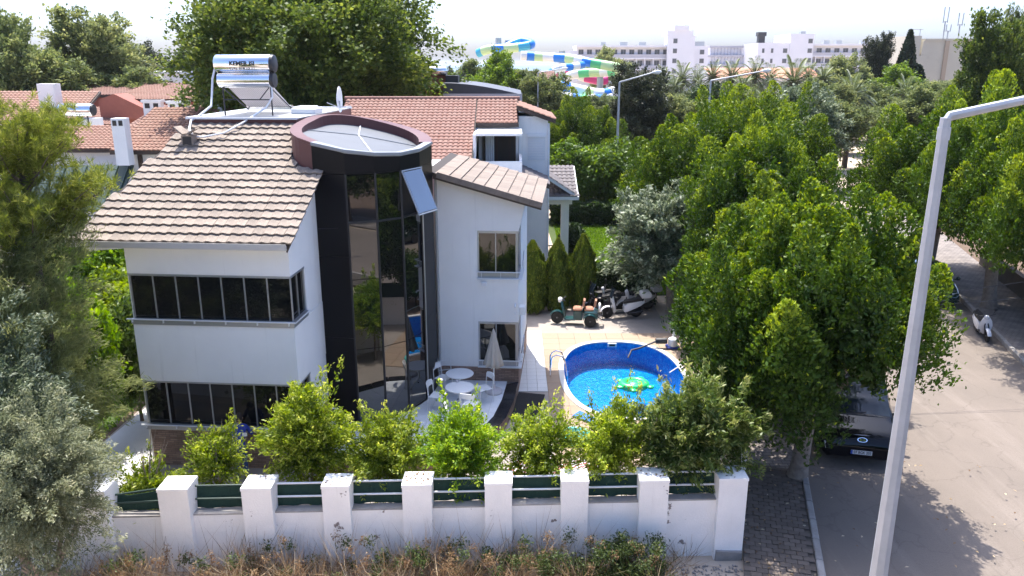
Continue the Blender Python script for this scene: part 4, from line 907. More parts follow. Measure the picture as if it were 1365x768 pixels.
# two wheelers
def bike_wheel(parent, y, r, w=.10, rimm=None, x=0):
    t = bpy.data.objects.new('wheel', None); COL.objects.link(t); t.parent = parent; t.location = (x,y,r)
    fpart('tyre', M['rubber'], lambda b: b.lathe([(r*.68,-w*.4),(r*.9,-w/2),(r,-w*.2),(r,w*.2),(r*.9,w/2),(r*.68,w*.4)],22,(0,0,0),'x'), t, True)
    def rim(b):
        b.lathe([(r*.70,-w*.38),(r*.70,w*.38),(r*.62,w*.36),(r*.62,-w*.36),(r*.70,-w*.38)],20,(0,0,0),'x').lathe([(0,-w*.4),(r*.16,-w*.4),(r*.16,w*.4),(0,w*.4)],10,(0,0,0),'x')
        for k in range(5): a = 2*math.pi*k/5; b.obox((0,math.cos(a)*r*.4,math.sin(a)*r*.4),(w*.35,r*.5,r*.10),rx=a)
    fpart('rim', rimm or M['alu'], rim, t); return t
def scooter(label, loc, rz, paint, seatm, top=False, maxi=False, scale=1.0, lean=.0, group=None):
    c = thing('motor_scooter', label, 'scooter', loc, rz, group); c.scale = (scale,)*3; c.rotation_euler = (0,lean,rz)
    bike_wheel(c,-.62,.25); bike_wheel(c,.62,.25,.12)
    fpart('front_fender', paint, lambda b: b.loft([[(sx*.075,-.62+.29*math.cos(a),.25+.29*math.sin(a)) for sx in (-1,1)]+[(sx*.05,-.62+.31*math.cos(a),.25+.31*math.sin(a)) for sx in (1,-1)] for a in [R(35)+R(130)*k/8 for k in range(9)]]), c, True)
    fpart('fork', M['darkmetal'], lambda b: b.tube([(-.08,-.62,.25),(-.07,-.50,.62),(0,-.42,.92)],.025,6).tube([(.08,-.62,.25),(.07,-.50,.62),(0,-.42,.92)],.025,6), c)
    fpart('leg_shield', paint, lambda b: b.loft([[(-w_,y_-.04,z_),(0,y_-.10,z_),(w_,y_-.04,z_),(w_*.9,y_+.03,z_),(0,y_-.02,z_),(-w_*.9,y_+.03,z_)] for w_,y_,z_ in ((.10,-.30,.26),(.20,-.33,.42),(.23,-.38,.62),(.20,-.42,.80),(.13,-.44,.93),(.07,-.44,1.0))]), c, True)
    fpart('footboard', M['plastic_b'], lambda b: b.bbox(-.16,-.32,.24,.16,.10,.31,.02), c)
    fpart('tail_body', paint, lambda b: b.loft([[(-w_,y_,z0),(-w_*1.05,y_,(z0+z1)/2),(-w_*.8,y_,z1),(w_*.8,y_,z1),(w_*1.05,y_,(z0+z1)/2),(w_,y_,z0)] for y_,w_,z0,z1 in ((.06,.13,.28,.55),(.18,.18,.32,.68),(.45,.20,.44,.72),(.75,.17,.56,.76),(.93,.08,.66,.78))]), c, True)
    fpart('engine', M['darkmetal'], lambda b: b.bbox(-.14,.22,.16,.14,.70,.40,.04).tube([(.16,.3,.25),(.17,.6,.28),(.17,.86,.34)],[.04,.06,.05],10), c, True)
    fpart('seat', seatm, lambda b: b.loft([[(-w_,y_,z0),(-w_*.9,y_,z1),(w_*.9,y_,z1),(w_,y_,z0)] for y_,w_,z0,z1 in ((.04,.07,.64,.70),(.12,.13,.68,.77),(.40,.15,.71,.79),(.52,.15,.72,.84),(.85,.12,.75,.86),(.90,.06,.76,.82))]), c, True)
    hb = fpart('handlebar', M['plastic_b'], lambda b: b.tube([(-.34,-.32,1.03),(-.2,-.38,1.02),(0,-.42,.99),(.2,-.38,1.02),(.34,-.32,1.03)],.022,8), c, True)
    fpart('headlight', M['lightlens'], lambda b: b.lathe([(0,-.56),(.06,-.545),(.09,-.50),(.10,-.44),(0,-.42)],14,(0,0,.96),'y'), c, True)
    for s_ in (-1,1):
        fpart('mirror', M['plastic_b'], lambda b: b.tube([(s_*.24,-.36,1.03),(s_*.32,-.38,1.22)],.008,5).lathe([(0,-.02),(.06,-.01),(.06,.01),(0,.02)],12,(s_*.33,-.38,1.25),'y'), hb)
    if maxi:
        fpart('windscreen', M['glass_car'], lambda b: b.loft([[(-w_,y_,z_),(0,y_-.06,z_),(w_,y_,z_),(w_,y_+.01,z_),(0,y_-.05,z_),(-w_,y_+.01,z_)] for w_,y_,z_ in ((.18,-.52,.95),(.2,-.46,1.15),(.13,-.38,1.34))]), c, True)
    if top:
        fpart('top_case', paint, lambda b: b.loft([[(-w_,y0_,z_),(w_,y0_,z_),(w_,y1_,z_),(-w_,y1_,z_)] for w_,y0_,y1_,z_ in ((.16,.78,1.10,.88),(.21,.74,1.16,.95),(.21,.74,1.16,1.08),(.14,.80,1.10,1.16))]), c, True)
    fpart('tail_light', mat('scooter_tail_lens',(.4,.02,.02),.2), lambda b: b.box(-.08,.91,.70,.08,.95,.75), c)
    return c
wpaint = mat('white_scooter_paint',(.75,.75,.76),.2,coat=.6); blk = mat('black_seat',(.02,.018,.018),.6)
scooter('white motor scooter parked on the road beside the far kerb', RD(10.1,32.6,.004), -R(14), wpaint, blk, lean=-.1, scale=.96)
scooter('white maxi scooter with a top case parked by the hedge', (4.55,31.25,.02), R(-82), wpaint, blk, True, True, 1.0, .1)
scooter('black and white scooter behind the white maxi scooter', (3.75,31.95,.02), R(-70), mat('dark_scooter_paint',(.03,.03,.035),.2,coat=.6), blk, False, True, 1.02, .1)
scooter('pale scooter parked hard against the hedge behind the others', (4.35,32.35,.02), R(-100), mat('pale_scooter_paint',(.5,.46,.42),.3,coat=.4), blk, False, False, .98, .1)
scooter('dark scooter wedged between the hedge and the conical shrubs', (3.45,32.6,.02), R(-85), mat('navy_scooter_paint',(.02,.03,.06),.3,coat=.4), blk, False, False, .95, .1)
scooter('silver scooter beside the silvery tree trunk', (5.25,32.2,.02), R(-75), mat('silver_scooter_paint',(.42,.42,.43),.3,coat=.5), blk, True, False, .95, .1)
# three-wheeled scooter
tg = mat('teal_trike_paint',(.012,.06,.062),.3,coat=.4); tan = mat('tan_leather_seat',(.36,.17,.10),.6,var=.1)
tr = thing('three_wheeler', 'teal three-wheeled scooter with two tan seats parked beside the conical shrubs', 'tricycle', (2.55,30.42,.02), R(-97))
bike_wheel(tr,-.72,.25); bike_wheel(tr,.62,.24,.14,x=-.34); bike_wheel(tr,.62,.24,.14,x=.34)
fpart('front_fender', tg, lambda b: b.loft([[(sx*.085,-.72+.28*math.cos(a),.25+.28*math.sin(a)) for sx in (-1,1)]+[(sx*.06,-.72+.315*math.cos(a),.25+.315*math.sin(a)) for sx in (1,-1)] for a in [R(15)+R(150)*k/9 for k in range(10)]]), tr, True)
fpart('leg_shield', tg, lambda b: b.loft([[(-w_,y_-.03,z_),(0,y_-.09,z_),(w_,y_-.03,z_),(w_,y_+.03,z_),(0,y_-.02,z_),(-w_,y_+.03,z_)] for w_,y_,z_ in ((.16,-.40,.24),(.22,-.43,.50),(.2,-.50,.76),(.10,-.54,.96))]), tr, True)
fpart('footboard', tg, lambda b: b.bbox(-.2,-.42,.20,.2,.02,.28,.03), tr)
fpart('seat_box', tg, lambda b: b.bbox(-.2,-.06,.22,.2,.30,.62,.04), tr)
fpart('rear_box', tg, lambda b: b.bbox(-.30,.36,.34,.30,.92,.62,.05), tr)
for s_ in (-1,1): fpart('rear_fender', tg, lambda b: b.loft([[(s_*.26,.62+.27*math.cos(a),.24+.27*math.sin(a)),(s_*.43,.62+.27*math.cos(a),.24+.27*math.sin(a)),(s_*.41,.62+.30*math.cos(a),.24+.30*math.sin(a)),(s_*.28,.62+.30*math.cos(a),.24+.30*math.sin(a))] for a in [R(10)+R(160)*k/9 for k in range(10)]]), tr, True)
for y0 in (-.08,.38):
    fpart('seat', tan, lambda b: b.bbox(-.21,y0,.62,.21,y0+.36,.73,.05), tr)
    fpart('backrest', tan, lambda b: b.obox((0,y0+.43,.92),(.34,.08,.26),rx=-.15), tr)
    fpart('backrest_bar', M['chrome'], lambda b: b.tube([(-.1,y0+.36,.66),(-.1,y0+.46,.9)],.012,6).tube([(.1,y0+.36,.66),(.1,y0+.46,.9)],.012,6), tr)
fpart('handlebar', M['plastic_b'], lambda b: b.tube([(-.32,-.40,1.06),(0,-.54,1.0),(.32,-.40,1.06)],.022,8), tr, True)
fpart('headlight', M['plastic_w'], lambda b: b.lathe([(0,-.70),(.09,-.68),(.115,-.62),(.10,-.54),(0,-.5)],14,(0,0,1.0),'y'), tr, True)
fpart('spare_wheel', M['plastic_w'], lambda b: b.lathe([(0,1.02),(.17,1.02),(.19,1.0),(.19,.94),(0,.94)],20,(0,0,.74),'y'), tr, True)
fpart('rear_rack', M['darkmetal'], lambda b: b.tube([(-.25,.92,.4),(-.25,1.1,.3),(.25,1.1,.3),(.25,.92,.4)],.018,6).tube([(-.25,1.1,.3),(-.25,1.1,.5),(.25,1.1,.5),(.25,1.1,.3)],.012,6), tr)
# ------------------------------------------------------------------ the person at the window ledge
def person():
    p = thing('person', 'person in a blue top and blue trousers bent over the ledge below the dark windows', 'person', (-6.86,17.98,.008), R(5))
    J = {'pel':(0,0,.92,.135),'wst':(0,.03,1.08,.12),'chs':(0,.12,1.30,.15),'nkb':(0,.20,1.45,.075),'nk':(0,.235,1.50,.055),
         'hl':(-.09,0,.88,.10),'kl':(-.10,.03,.48,.065),'al':(-.10,-.03,.09,.045),'tl':(-.11,.12,.03,.035),
         'hr':(.09,0,.88,.10),'kr':(.11,.05,.48,.065),'ar':(.11,-.0,.09,.045),'tr':(.12,.15,.03,.035),
         'sl':(-.18,.16,1.40,.065),'el':(-.27,.26,1.16,.048),'wl':(-.18,.44,1.12,.034),
         'sr':(.18,.16,1.40,.065),'er':(.29,.22,1.16,.048),'wr':(.22,.43,1.12,.034)}
    E_ = [('pel','wst'),('wst','chs'),('chs','nkb'),('nkb','nk'),('pel','hl'),('hl','kl'),('kl','al'),('al','tl'),('pel','hr'),('hr','kr'),('kr','ar'),('ar','tr'),('chs','sl'),('sl','el'),('el','wl'),('chs','sr'),('sr','er'),('er','wr')]
    ks = list(J); me = bpy.data.meshes.new('body'); me.from_pydata([J[k][:3] for k in ks],[(ks.index(a),ks.index(b)) for a,b in E_],[]); me.update()
    o = bpy.data.objects.new('body', me); COL.objects.link(o)
    md = o.modifiers.new('skin','SKIN'); sd = o.modifiers.new('sub','SUBSURF'); sd.levels = 2; sd.render_levels = 2
    for i,k in enumerate(ks):
        r = J[k][3]; sv = me.skin_vertices[0].data[i]; sv.radius = (r*(1.25 if k in('chs','pel','wst') else 1), r); sv.use_root = (k == 'pel')
    bpy.context.view_layer.update()
    bm_ = bpy.data.meshes.new_from_object(o.evaluated_get(bpy.context.evaluated_depsgraph_get())); bpy.data.objects.remove(o)
    skin = mat('skin',(.36,.20,.13),.5); shirt = mat('blue_shirt',(.02,.045,.30),.8,var=.2,vscale=12); pants = mat('blue_trousers',(.03,.07,.22),.85,var=.2,vscale=12); shoe = mat('dark_shoe',(.03,.03,.03),.6)
    for m_ in (skin,shirt,pants,shoe): bm_.materials.append(m_)
    for f in bm_.polygons:
        c = f.center; arm = abs(c.x) > .2 or c.y > .34
        f.material_index = 3 if c.z < .10 else 2 if c.z < .93 else 0 if (c.z > 1.485 or (c.z < 1.24 and c.y > .25 and arm)) else 1
        f.use_smooth = True
    b = link('body', bm_, p)
    hd = MB(); rings = []
    for k in range(13):
        a = -math.pi/2+math.pi*k/12; rr = math.cos(a); z = math.sin(a)
        rings.append([(.078*rr*math.cos(q)*(1 if z > -.2 else .9), .098*rr*math.sin(q)+(.012 if z<-.3 else 0), .122*z) for q in [2*math.pi*j/16 for j in range(16)]])
    hd.loft(rings); hd.lathe([(0,.0),(.012,.005),(.016,.03),(0,.06)],8,(0,.10,-.03)); h = hd.build('head', skin, p, 'all'); h.location = (0,.285,1.585); h.rotation_euler = (-.55,0,0)
    fpart('hair', mat('dark_hair',(.025,.015,.012),.7,bump=.6,bscale=80), lambda q: q.loft([[(.086*math.cos(a)*math.cos(w_), .104*math.cos(a)*math.sin(w_)-.012, .132*math.sin(a)+.004) for w_ in [2*math.pi*j/16 for j in range(16)]] for a in [R(5)+R(85)*k/7 for k in range(8)]]).loft([[(.084*math.cos(w_),.104*math.sin(w_)-.01,.02-.09*k/3) for w_ in [math.pi+math.pi*j/10 for j in range(11)]]+[(.074*math.cos(w_),.094*math.sin(w_)-.01,.02-.09*k/3) for w_ in [math.pi+math.pi*(10-j)/10 for j in range(11)]] for k in range(4)]), h, 'all')
    for s_ in (-1,1):
        fpart('ear', skin, lambda q: q.lathe([(0,-.012),(.02,-.008),(.024,0),(.02,.008),(0,.012)],8,(s_*.08,0,-.01),'x'), h, True)
        fpart('eye', M['plastic_w'], lambda q: q.lathe([(0,-.006),(.011,0),(0,.006)],8,(s_*.032,.088,.01),'y'), h)
    fpart('mouth', mat('lips',(.28,.10,.08),.5), lambda q: q.tube([(-.022,.092,-.062),(0,.099,-.062),(.022,.092,-.062)],.005,5), h)
    for s_ in (-1,1):
        w = J['wl' if s_<0 else 'wr']; hnd = MB(); hnd.loft([[(w[0]-.035,w[1]-.01,w[2]-.012),(w[0]+.035,w[1]-.01,w[2]-.012),(w[0]+.035,w[1]-.01,w[2]+.014),(w[0]-.035,w[1]-.01,w[2]+.014)],[(w[0]-.042,w[1]+.09,w[2]-.03),(w[0]+.042,w[1]+.09,w[2]-.03),(w[0]+.042,w[1]+.09,w[2]-.008),(w[0]-.042,w[1]+.09,w[2]-.008)]])
        for k,L_ in enumerate((.062,.075,.07,.055)):
            x = w[0]+(-.031+.0207*k)*s_*-1; hnd.tube([(x,w[1]+.085,w[2]-.018),(x,w[1]+.085+L_*.6,w[2]-.032),(x,w[1]+.085+L_*.85,w[2]-.06)],[.009,.009,.007],6)
        hnd.tube([(w[0]-s_*.038,w[1]+.02,w[2]-.005),(w[0]-s_*.068,w[1]+.06,w[2]-.02),(w[0]-s_*.07,w[1]+.09,w[2]-.035)],[.011,.010,.008],6); hnd.build('hand', skin, p, True)
    fpart('white_panel', M['plastic_w'], lambda q: q.loft([[(.11,.0,1.30),(.22,.02,1.29),(.22,.02,1.20),(.11,-.01,1.20)],[(.11,-.012,1.31),(.23,.008,1.30),(.23,.008,1.20),(.11,-.022,1.20)]]), p)
person()
# ------------------------------------------------------------------ neighbouring houses
def tiled(b, o, ev, uv, rows, cols, h=.045):
    """rows of barrel tiles on the plane o + s*ev + t*uv (ev along the eave, uv up the slope)"""
    o,ev,uv = Vector(o),Vector(ev),Vector(uv); n = ev.cross(uv).normalized()
    if n.z < 0: n = -n
    prof = [0,.8,1,.75,0]; 
    for r in range(rows):
        t0,t1 = r/rows, min((r+1.12)/rows,1.0); V = []; F = []; k = 0
        lo,hi,fr = [],[],[]
        for c in range(cols):
            for i,pz in enumerate(prof[:-1]):
                s_ = (c+i/4)/cols; lo.append(o+ev*s_+uv*t0+n*(h*pz+h*.75)); hi.append(o+ev*s_+uv*t1+n*(h*pz)); fr.append(o+ev*s_+uv*t0)
        m = len(lo); V = lo+hi+fr
        for i in range(m-1): F += [(i,i+1,m+i+1,m+i),(2*m+i,2*m+i+1,i+1,i)]
        b.add(V,F)
def roof_plane(parent, name, o, ev, uv, rows, cols, m, base, h=.045):
    P = [Vector(o),Vector(o)+Vector(ev),Vector(o)+Vector(ev)+Vector(uv),Vector(o)+Vector(uv)]
    r = fpart(name, base, lambda b: b.loft([[p-Vector((0,0,.18)) for p in P],[p-Vector((0,0,.01)) for p in P]]), parent)
    t = MB(); tiled(t,o,ev,uv,rows,cols,h); q = t.build('tiles', m, r); q['kind'] = 'stuff'; return r
def win(parent, x0,z0,x1,z1,y, fm, gm=None, split=1, d=.05, axis='y', sign=-1):
    """framed window on a wall facing -y (axis y) or +x (axis x)"""
    w = bpy.data.objects.new('window', None); COL.objects.link(w); w.parent = parent
    def bx(b,a0,c0,a1,c1,e0,e1):
        if axis == 'y': b.box(a0,min(y+sign*e0,y+sign*e1),c0,a1,max(y+sign*e0,y+sign*e1),c1)
        else: b.box(min(y-sign*e0,y-sign*e1),a0,c0,max(y-sign*e0,y-sign*e1),a1,c1)
    f = .06 if x1-x0 < 3 else .1
    def fr(b):
        bx(b,x0-f,z0-f,x1+f,z0,0,d); bx(b,x0-f,z1,x1+f,z1+f,0,d); bx(b,x0-f,z0,x0,z1,0,d); bx(b,x1,z0,x1+f,z1,0,d)
        for k in range(1,split): xm = x0+(x1-x0)*k/split; bx(b,xm-f/3,z0,xm+f/3,z1,0,d*.9)
    fpart('frame', fm, fr, w); g = MB(); bx(g,x0,z0,x1,z1,.002,.012); g.build('pane', gm or M['glass'], w); return w
# house with the red roof behind the tower
B = thing('house', 'white house with a broad red tiled roof and a cut-in balcony behind the tower', 'house', (0,0,0))
roof_plane(B,'roof',(-7.7,31.2,5.95),(6.1,0,0),(-.0,6.6,2.62),24,28,M['redtile'],M['underlay'])
roof_plane(B,'roof',(-1.6,35.5,7.657),(1.9,0,0),(-.0,2.3,.913),8,9,M['redtile'],M['underlay'])
fpart('wall', M['white'], lambda b: b.xprism([(31.7,0),(38.5,0),(38.5,7.9),(37.5,8.2),(31.7,5.9)],-7.4,-1.5), B)
fpart('wall', M['white'], lambda b: b.xprism([(35.9,0),(38.5,0),(38.5,8.0),(37.5,8.2),(35.9,7.55)],-1.5,.28), B)
fpart('wall', M['white'], lambda b: b.box(-1.5,32.6,0,.28,35.9,5.6), B)
fpart('ridge', M['redtile'], lambda b: b.tube([(-7.8,37.85,8.60),(.36,37.85,8.60)],.11,8), B, True)
fpart('rear_slope', M['redtile'], lambda b: b.loft([[(-7.7,37.8,8.5),(.3,37.8,8.5),(.3,43.5,6.2),(-7.7,43.5,6.2)],[(-7.7,37.8,8.56),(.3,37.8,8.56),(.3,43.5,6.26),(-7.7,43.5,6.26)]]), B)
# balcony notch carved out of the slope stands proud of it as a white box
bal = fpart('balcony', M['white'], lambda b: b.box(-1.62,33.1,5.6,-1.5,36.0,7.35).box(-1.5,33.1,5.6,.42,33.25,6.25).box(.30,33.25,5.6,.42,35.9,6.3).box(-1.5,33.1,7.30,.42,36,7.40), B)
fpart('floor', M['curb'], lambda b: b.box(-1.5,33.25,5.6,.3,35.9,5.68), bal)
fpart('door_opening', M['recess_shade'], lambda b: b.box(-1.3,35.86,5.7,.1,35.895,7.2), bal)
for x in (-1.32,-.72,-.16,.08): fpart('door_frame', M['wood_d'], lambda b: b.box(x,35.78,5.68,x+.09,35.86,7.25), bal)
fpart('curtain', M['plastic_w'], lambda b: b.loft([[(-1.2+k*.05,35.8-.03*(k%2),z_) for k in range(9)]+[(-1.2+k*.05,35.83-.03*(k%2),z_) for k in reversed(range(9))] for z_ in (5.75,7.15)]), bal)
for i in range(5): fpart('window_bar', M['wood_d'], lambda b: b.box(-.66+i*.11,35.80,5.7,-.645+i*.11,35.83,7.15), bal)
fpart('wall', M['white'], lambda b: b.xprism([(36.2,0),(40,0),(40,7.9),(36.2,7.9)],.3,1.62), B)
fpart('shutter', M['alu_w'], lambda b: [b.box(.72,36.16,5.95+k*.115,1.5,36.195,6.05+k*.115) for k in range(9)], B)
fpart('shutter_box', M['plastic_w'], lambda b: b.box(.68,36.10,6.99,1.54,36.198,7.14), B)
roof_plane(B,'side_roof',(1.95,35.8,7.78),(0,4.6,0),(-1.75,0,.62),7,22,M['redtile2'],M['wood_d'])
roof_plane(B,'lower_roof',(1.6,33.6,5.2),(0,2.5,0),(-1.4,0,.62),6,12,M['greytile'],M['underlay'])
fpart('gutter', M['alu_w'], lambda b: b.tube([(1.66,36.14,7.6),(1.66,36.14,.1)],.05,8), B)
# carport
cp = thing('carport', 'white carport with a grey tiled canopy beside the lawn', 'carport', (0,0,0))
fpart('column', M['white'], lambda b: b.box(2.55,40.4,0,2.95,40.8,3.2), cp)
fpart('column', M['white'], lambda b: b.box(-1.4,40.4,0,-1.1,40.8,3.2), cp)
fpart('beam', M['white'], lambda b: b.box(-1.6,40.3,3.2,3.1,40.9,3.62).box(2.5,40.9,3.2,3.05,46,3.62), cp)
roof_plane(cp,'roof',(-1.9,39.9,3.66),(5.3,0,0),(0,3.4,1.15),9,22,M['greytile'],M['alu_w'])
roof_plane(cp,'side_slope',(3.42,40.0,3.66),(0,6,0),(-1.7,0,1.1),6,24,M['greytile'],M['alu_w'])
rl = thing('railing', 'black metal balcony railing in front of the carport car', 'railing', (0,0,0))
fpart('rail', M['darkmetal'], lambda b: b.tube([(-1.2,40.2,1.05),(2.5,40.2,1.05)],.03,6).tube([(-1.2,40.2,.15),(2.5,40.2,.15)],.03,6), rl)
for i in range(25): fpart('baluster', M['darkmetal'], lambda b: b.box(-1.2+i*.15,40.18,.15,-1.17+i*.15,40.21,1.05), rl)
# house with the dark curved roof
C = thing('house', 'house with a dark curved metal roof beyond the red roof', 'house', (0,0,0))
fpart('wall', M['hotelw'], lambda b: b.box(-3.6,50,0,.4,58,8.0), C)
def arch(b):
    n = 10; top = []
    for k in range(n+1):
        t = k/n; top.append((-4.2+4.8*t, 8.35+.68*math.cos(t*math.pi*.5)))
    b.loft([[(x,49.7,z-.0) for x,z in top]+[(x,49.7,7.9) for x,z in reversed(top)],[(x,58,z) for x,z in top]+[(x,58,7.9) for x,z in reversed(top)]])
fpart('curved_roof', mat('dark_metal_roof',(.07,.07,.075),.5,var=.2), arch, C)
fpart('fascia', M['alu'], lambda b: b.box(-4.2,49.6,7.95,.62,49.69,8.4), C)
roof_plane(C,'lower_roof',(-8.2,47.8,7.15),(4.4,0,0),(0,3,.9),10,16,M['redtile'],M['underlay'])
fpart('chimney_stack', M['redwall'], lambda b: b.box(-5.8,52,7.0,-4.2,53.5,9.55), C)
fpart('side_screen', M['darkmetal'], lambda b: b.box(-4.2,51.5,7.5,-3.4,53,9.45), C)
fpart('tank', M['tank'], lambda b: b.lathe([(0,-5.4),(.22,-5.35),(.28,-5.2),(.28,-4.2),(.2,-4.1),(0,-4.05)],16,(0,51.6,9.72),'x'), C, True)
dm = MB(); dm.xprism([(52,0),(55,0),(55,9.9),(52,9.9)],-6.4,-5.85); dm.build('rear_tower', M['redwall'], C)
# left group of red roofed houses
D = thing('house', 'cream house with hipped orange roof, tall white chimney and green lean-to', 'house', (0,0,0))
fpart('wall', M['white'], lambda b: b.box(-18.3,38.2,0,-13.0,46,6.3), D)
rD = roof_plane(D,'roof',(-19.0,37.6,6.22),(6.2,0,0),(.4,4.4,1.75),16,28,M['redtile2'],M['wood_d'])
fpart('hip_cap', M['hotelw'], lambda b: b.tube([(-12.85,37.6,6.35),(-15.2,42.0,8.05)],.14,8), rD, True)
roof_plane(D,'side_slope',(-12.8,37.6,6.22),(0,9,0),(-2.4,4.4,1.75),16,34,M['redtile2'],M['wood_d'])
roof_plane(D,'left_slope',(-27,40.0,6.05),(8,0,0),(0,4.0,.85),14,32,M['redtile2'],M['wood_d'])
fpart('wall', M['white'], lambda b: b.box(-26.5,40.5,0,-18.31,46,5.95), D)
ch = fpart('chimney', M['white'], lambda b: b.box(-18.45,37.0,5.6,-17.85,37.55,7.75), D)
fpart('opening', M['recess_shade'], lambda b: b.box(-18.38,36.98,7.42,-18.2,36.999,7.66).box(-18.1,36.98,7.42,-17.92,36.999,7.66), ch)
win(D,-17.4,4.1,-15.6,5.7,38.2,M['alu_w'],split=2)
fpart('window_post', M['wood_d'], lambda b: b.box(-17.95,38.1,2.5,-17.75,38.199,6.1).box(-15.2,38.1,2.5,-15.0,38.199,6.1), D)
ln = fpart('lean_to', M['greenmetal'], lambda b: b.loft([[(-24,36.0,3.6),(-18.2,36.0,3.6),(-18.2,38.15,5.4),(-24,38.15,5.4)],[(-24,36.0,3.68),(-18.2,36.0,3.68),(-18.2,38.15,5.48),(-24,38.15,5.48)]]), D)
for k in range(12): fpart('rib', M['greenmetal'], lambda b: b.tube([(-23.9+k*.5,36.0,3.72),(-23.9+k*.5,38.1,5.5)],.035,5), ln)
fpart('lower_canopy', mat('grey_felt_roof',(.19,.18,.16),.9,var=.3), lambda b: b.box(-25,33.5,3.2,-13.5,36.2,3.4), D)
E_ = thing('house', 'red roofed house with two white chimneys behind the cream house', 'house', (0,0,0))
fpart('wall', M['white'], lambda b: b.box(-22.8,49,0,-18.5,56,6.6), E_)
rE = roof_plane(E_,'roof',(-23.2,48.4,6.55),(5.6,0,0),(.3,4.2,1.0),13,24,M['redtile'],M['wood_d'])
for x,y in ((-20.8,48.9),(-22.9,50.2),(-18.4,48.6)):
    c_ = fpart('chimney', M['white'], lambda b: b.box(x,y,6.3,x+1.1,y+.5,8.0).box(x-.08,y-.08,7.85,x+1.18,y+.58,8.0), E_)
    fpart('opening', M['recess_shade'], lambda b: b.box(x+.12,y-.02,7.5,x+.42,y-.001,7.8).box(x+.65,y-.02,7.5,x+.95,y-.001,7.8), c_)
wt = thing('water_tank', 'horizontal steel water tank on a stand among the red roofs', 'water tank', (-24.6,45.6,6.9))
fpart('cylinder', M['tank'], lambda b: b.lathe([(0,-.95),(.3,-.93),(.36,-.85),(.36,.85),(.3,.93),(0,.95)],18,(0,0,.75),'x'), wt, True)
fpart('end_cap', M['plastic_b'], lambda b: b.lathe([(0,.95),(.34,.94),(.3,1.02),(0,1.03)],16,(0,0,.75),'x'), wt)
fpart('stand', M['darkmetal'], lambda b: b.tube([(-.6,0,-.2),(-.6,0,.5)],.04,6).tube([(.6,0,-.2),(.6,0,.5)],.04,6), wt)
F_ = thing('building', 'long brick-red building with low red roofs beyond the white chimneys', 'building', (0,0,0))
fpart('wall', M['redwall'], lambda b: b.box(-36,64,0,-27.5,72,7.75), F_)
fpart('wall', M['redwall'], lambda b: b.box(-30.0,62,0,-23.2,70,7.5), F_)
fpart('gable', M['redwall'], lambda b: b.yprism([(-30.6,6.2),(-27.2,6.2),(-27.2,6.9),(-29.4,8.0),(-30.6,7.6)],60,62), F_)
roof_plane(F_,'roof',(-36.6,63.4,7.80),(9.2,0,0),(0,6,.75),12,40,M['redtile'],M['wood_d'])
roof_plane(F_,'roof',(-30.4,61.4,7.55),(7.6,0,0),(0,6,.9),12,34,M['redtile2'],M['wood_d'])
roof_plane(F_,'porch_roof',(-36.0,58.5,5.9),(7.0,0,0),(0,4.5,1.0),10,30,M['redtile'],M['wood_d'])
G_ = thing('house', 'white house with a pale red roof and chimney behind the pine branches', 'house', (0,0,0))
fpart('wall', M['white'], lambda b: b.box(-38,47.5,0,-25.9,51,6.9), G_)
roof_plane(G_,'roof',(-39,47,6.95),(13.6,0,0),(-1.0,5.2,1.5),16,52,M['redtile2'],M['wood_d'])
fpart('chimney', M['white'], lambda b: b.box(-28.6,49,7,-27.6,49.8,9.0), G_)
win(G_,-26.9,5.2,-26.1,6.1,47.5,M['wood_d'])
H_ = thing('building', 'small pale blue-white block under the palm beyond the red roofs', 'building', (0,0,0))
fpart('wall', M['hotelw'], lambda b: b.box(-43,92,0,-37,98,9.0), H_); fpart('parapet', M['hotelw'], lambda b: b.box(-43.2,91.8,9,-36.8,98.2,9.3), H_)
win(H_,-40.2,7.0,-38.2,8.3,92,M['alu_w'])
# little red roof beyond
I_ = thing('house', 'small red roofed house in front of the water slides', 'house', (0,0,0))
fpart('wall', M['hotelw'], lambda b: b.box(1.0,92,0,4.6,98,7.0), I_); roof_plane(I_,'roof',(.6,91.5,6.9),(4.4,0,0),(0,4,2.4),10,14,M['redtile'],M['underlay'])
# ------------------------------------------------------------------ hotels
def hotel(label, x0, x1, y, ztop, floors, fh, bays, dpt=14, rz=0):
    h = thing('hotel', label, 'hotel', (x0,y,0), rz); W = x1-x0
    fpart('wall', M['hotelw'], lambda b: b.box(0,1.6,0,W,dpt,ztop), h)
    fpart('roof_slab', M['hotelw'], lambda b: b.box(-.3,-.2,ztop-.1,W+.3,dpt+.3,ztop+.45), h)
    bw = W/bays
    for f in range(floors):
        z1 = ztop-.1-f*fh; z0 = z1-fh
        fpart('floor_slab', M['hotelw'], lambda b: b.box(0,0,z0-.18,W,1.6,z0+.18), h)
        fpart('balustrade', M['hotelbal'], lambda b: b.box(.1,.05,z0+.18,W-.1,.15,z0+1.15), h)
        for i in range(bays):
            xx = i*bw
            if f > 0: fpart('partition', M['hotelw'], lambda b: b.box(xx-.14,.16,z0+.18,xx+.14,1.59,z1-.18), h)
            win(h, xx+bw*.22, z0+.4, xx+bw*.78, z0+2.45, 1.6, M['hotelbal'], M['hotelwin'], 2, .06)
    return h
h1 = hotel('white hotel wing with rows of balconies left of the block tower', 18.6, 45.3, 235, 14.6, 3, 3.05, 11)
def fbx(h,name,m,*a): return fpart(name,m,lambda b:b.box(*a),h)
fbx(h1,'side_block',M['hotelw'],-3.2,2,0,-.01,15,13.6)
for x,y_,w in ((7,3,1.4),(12.5,3,2.2),(18,3,2.0)): fbx(h1,'roof_unit',M['alu'],x,y_,15.05,x+w,y_+1.5,16.0)
t1 = thing('hotel_tower', 'tall white stair tower of the hotel with small windows and roof dishes', 'hotel', (44.6,233,0))
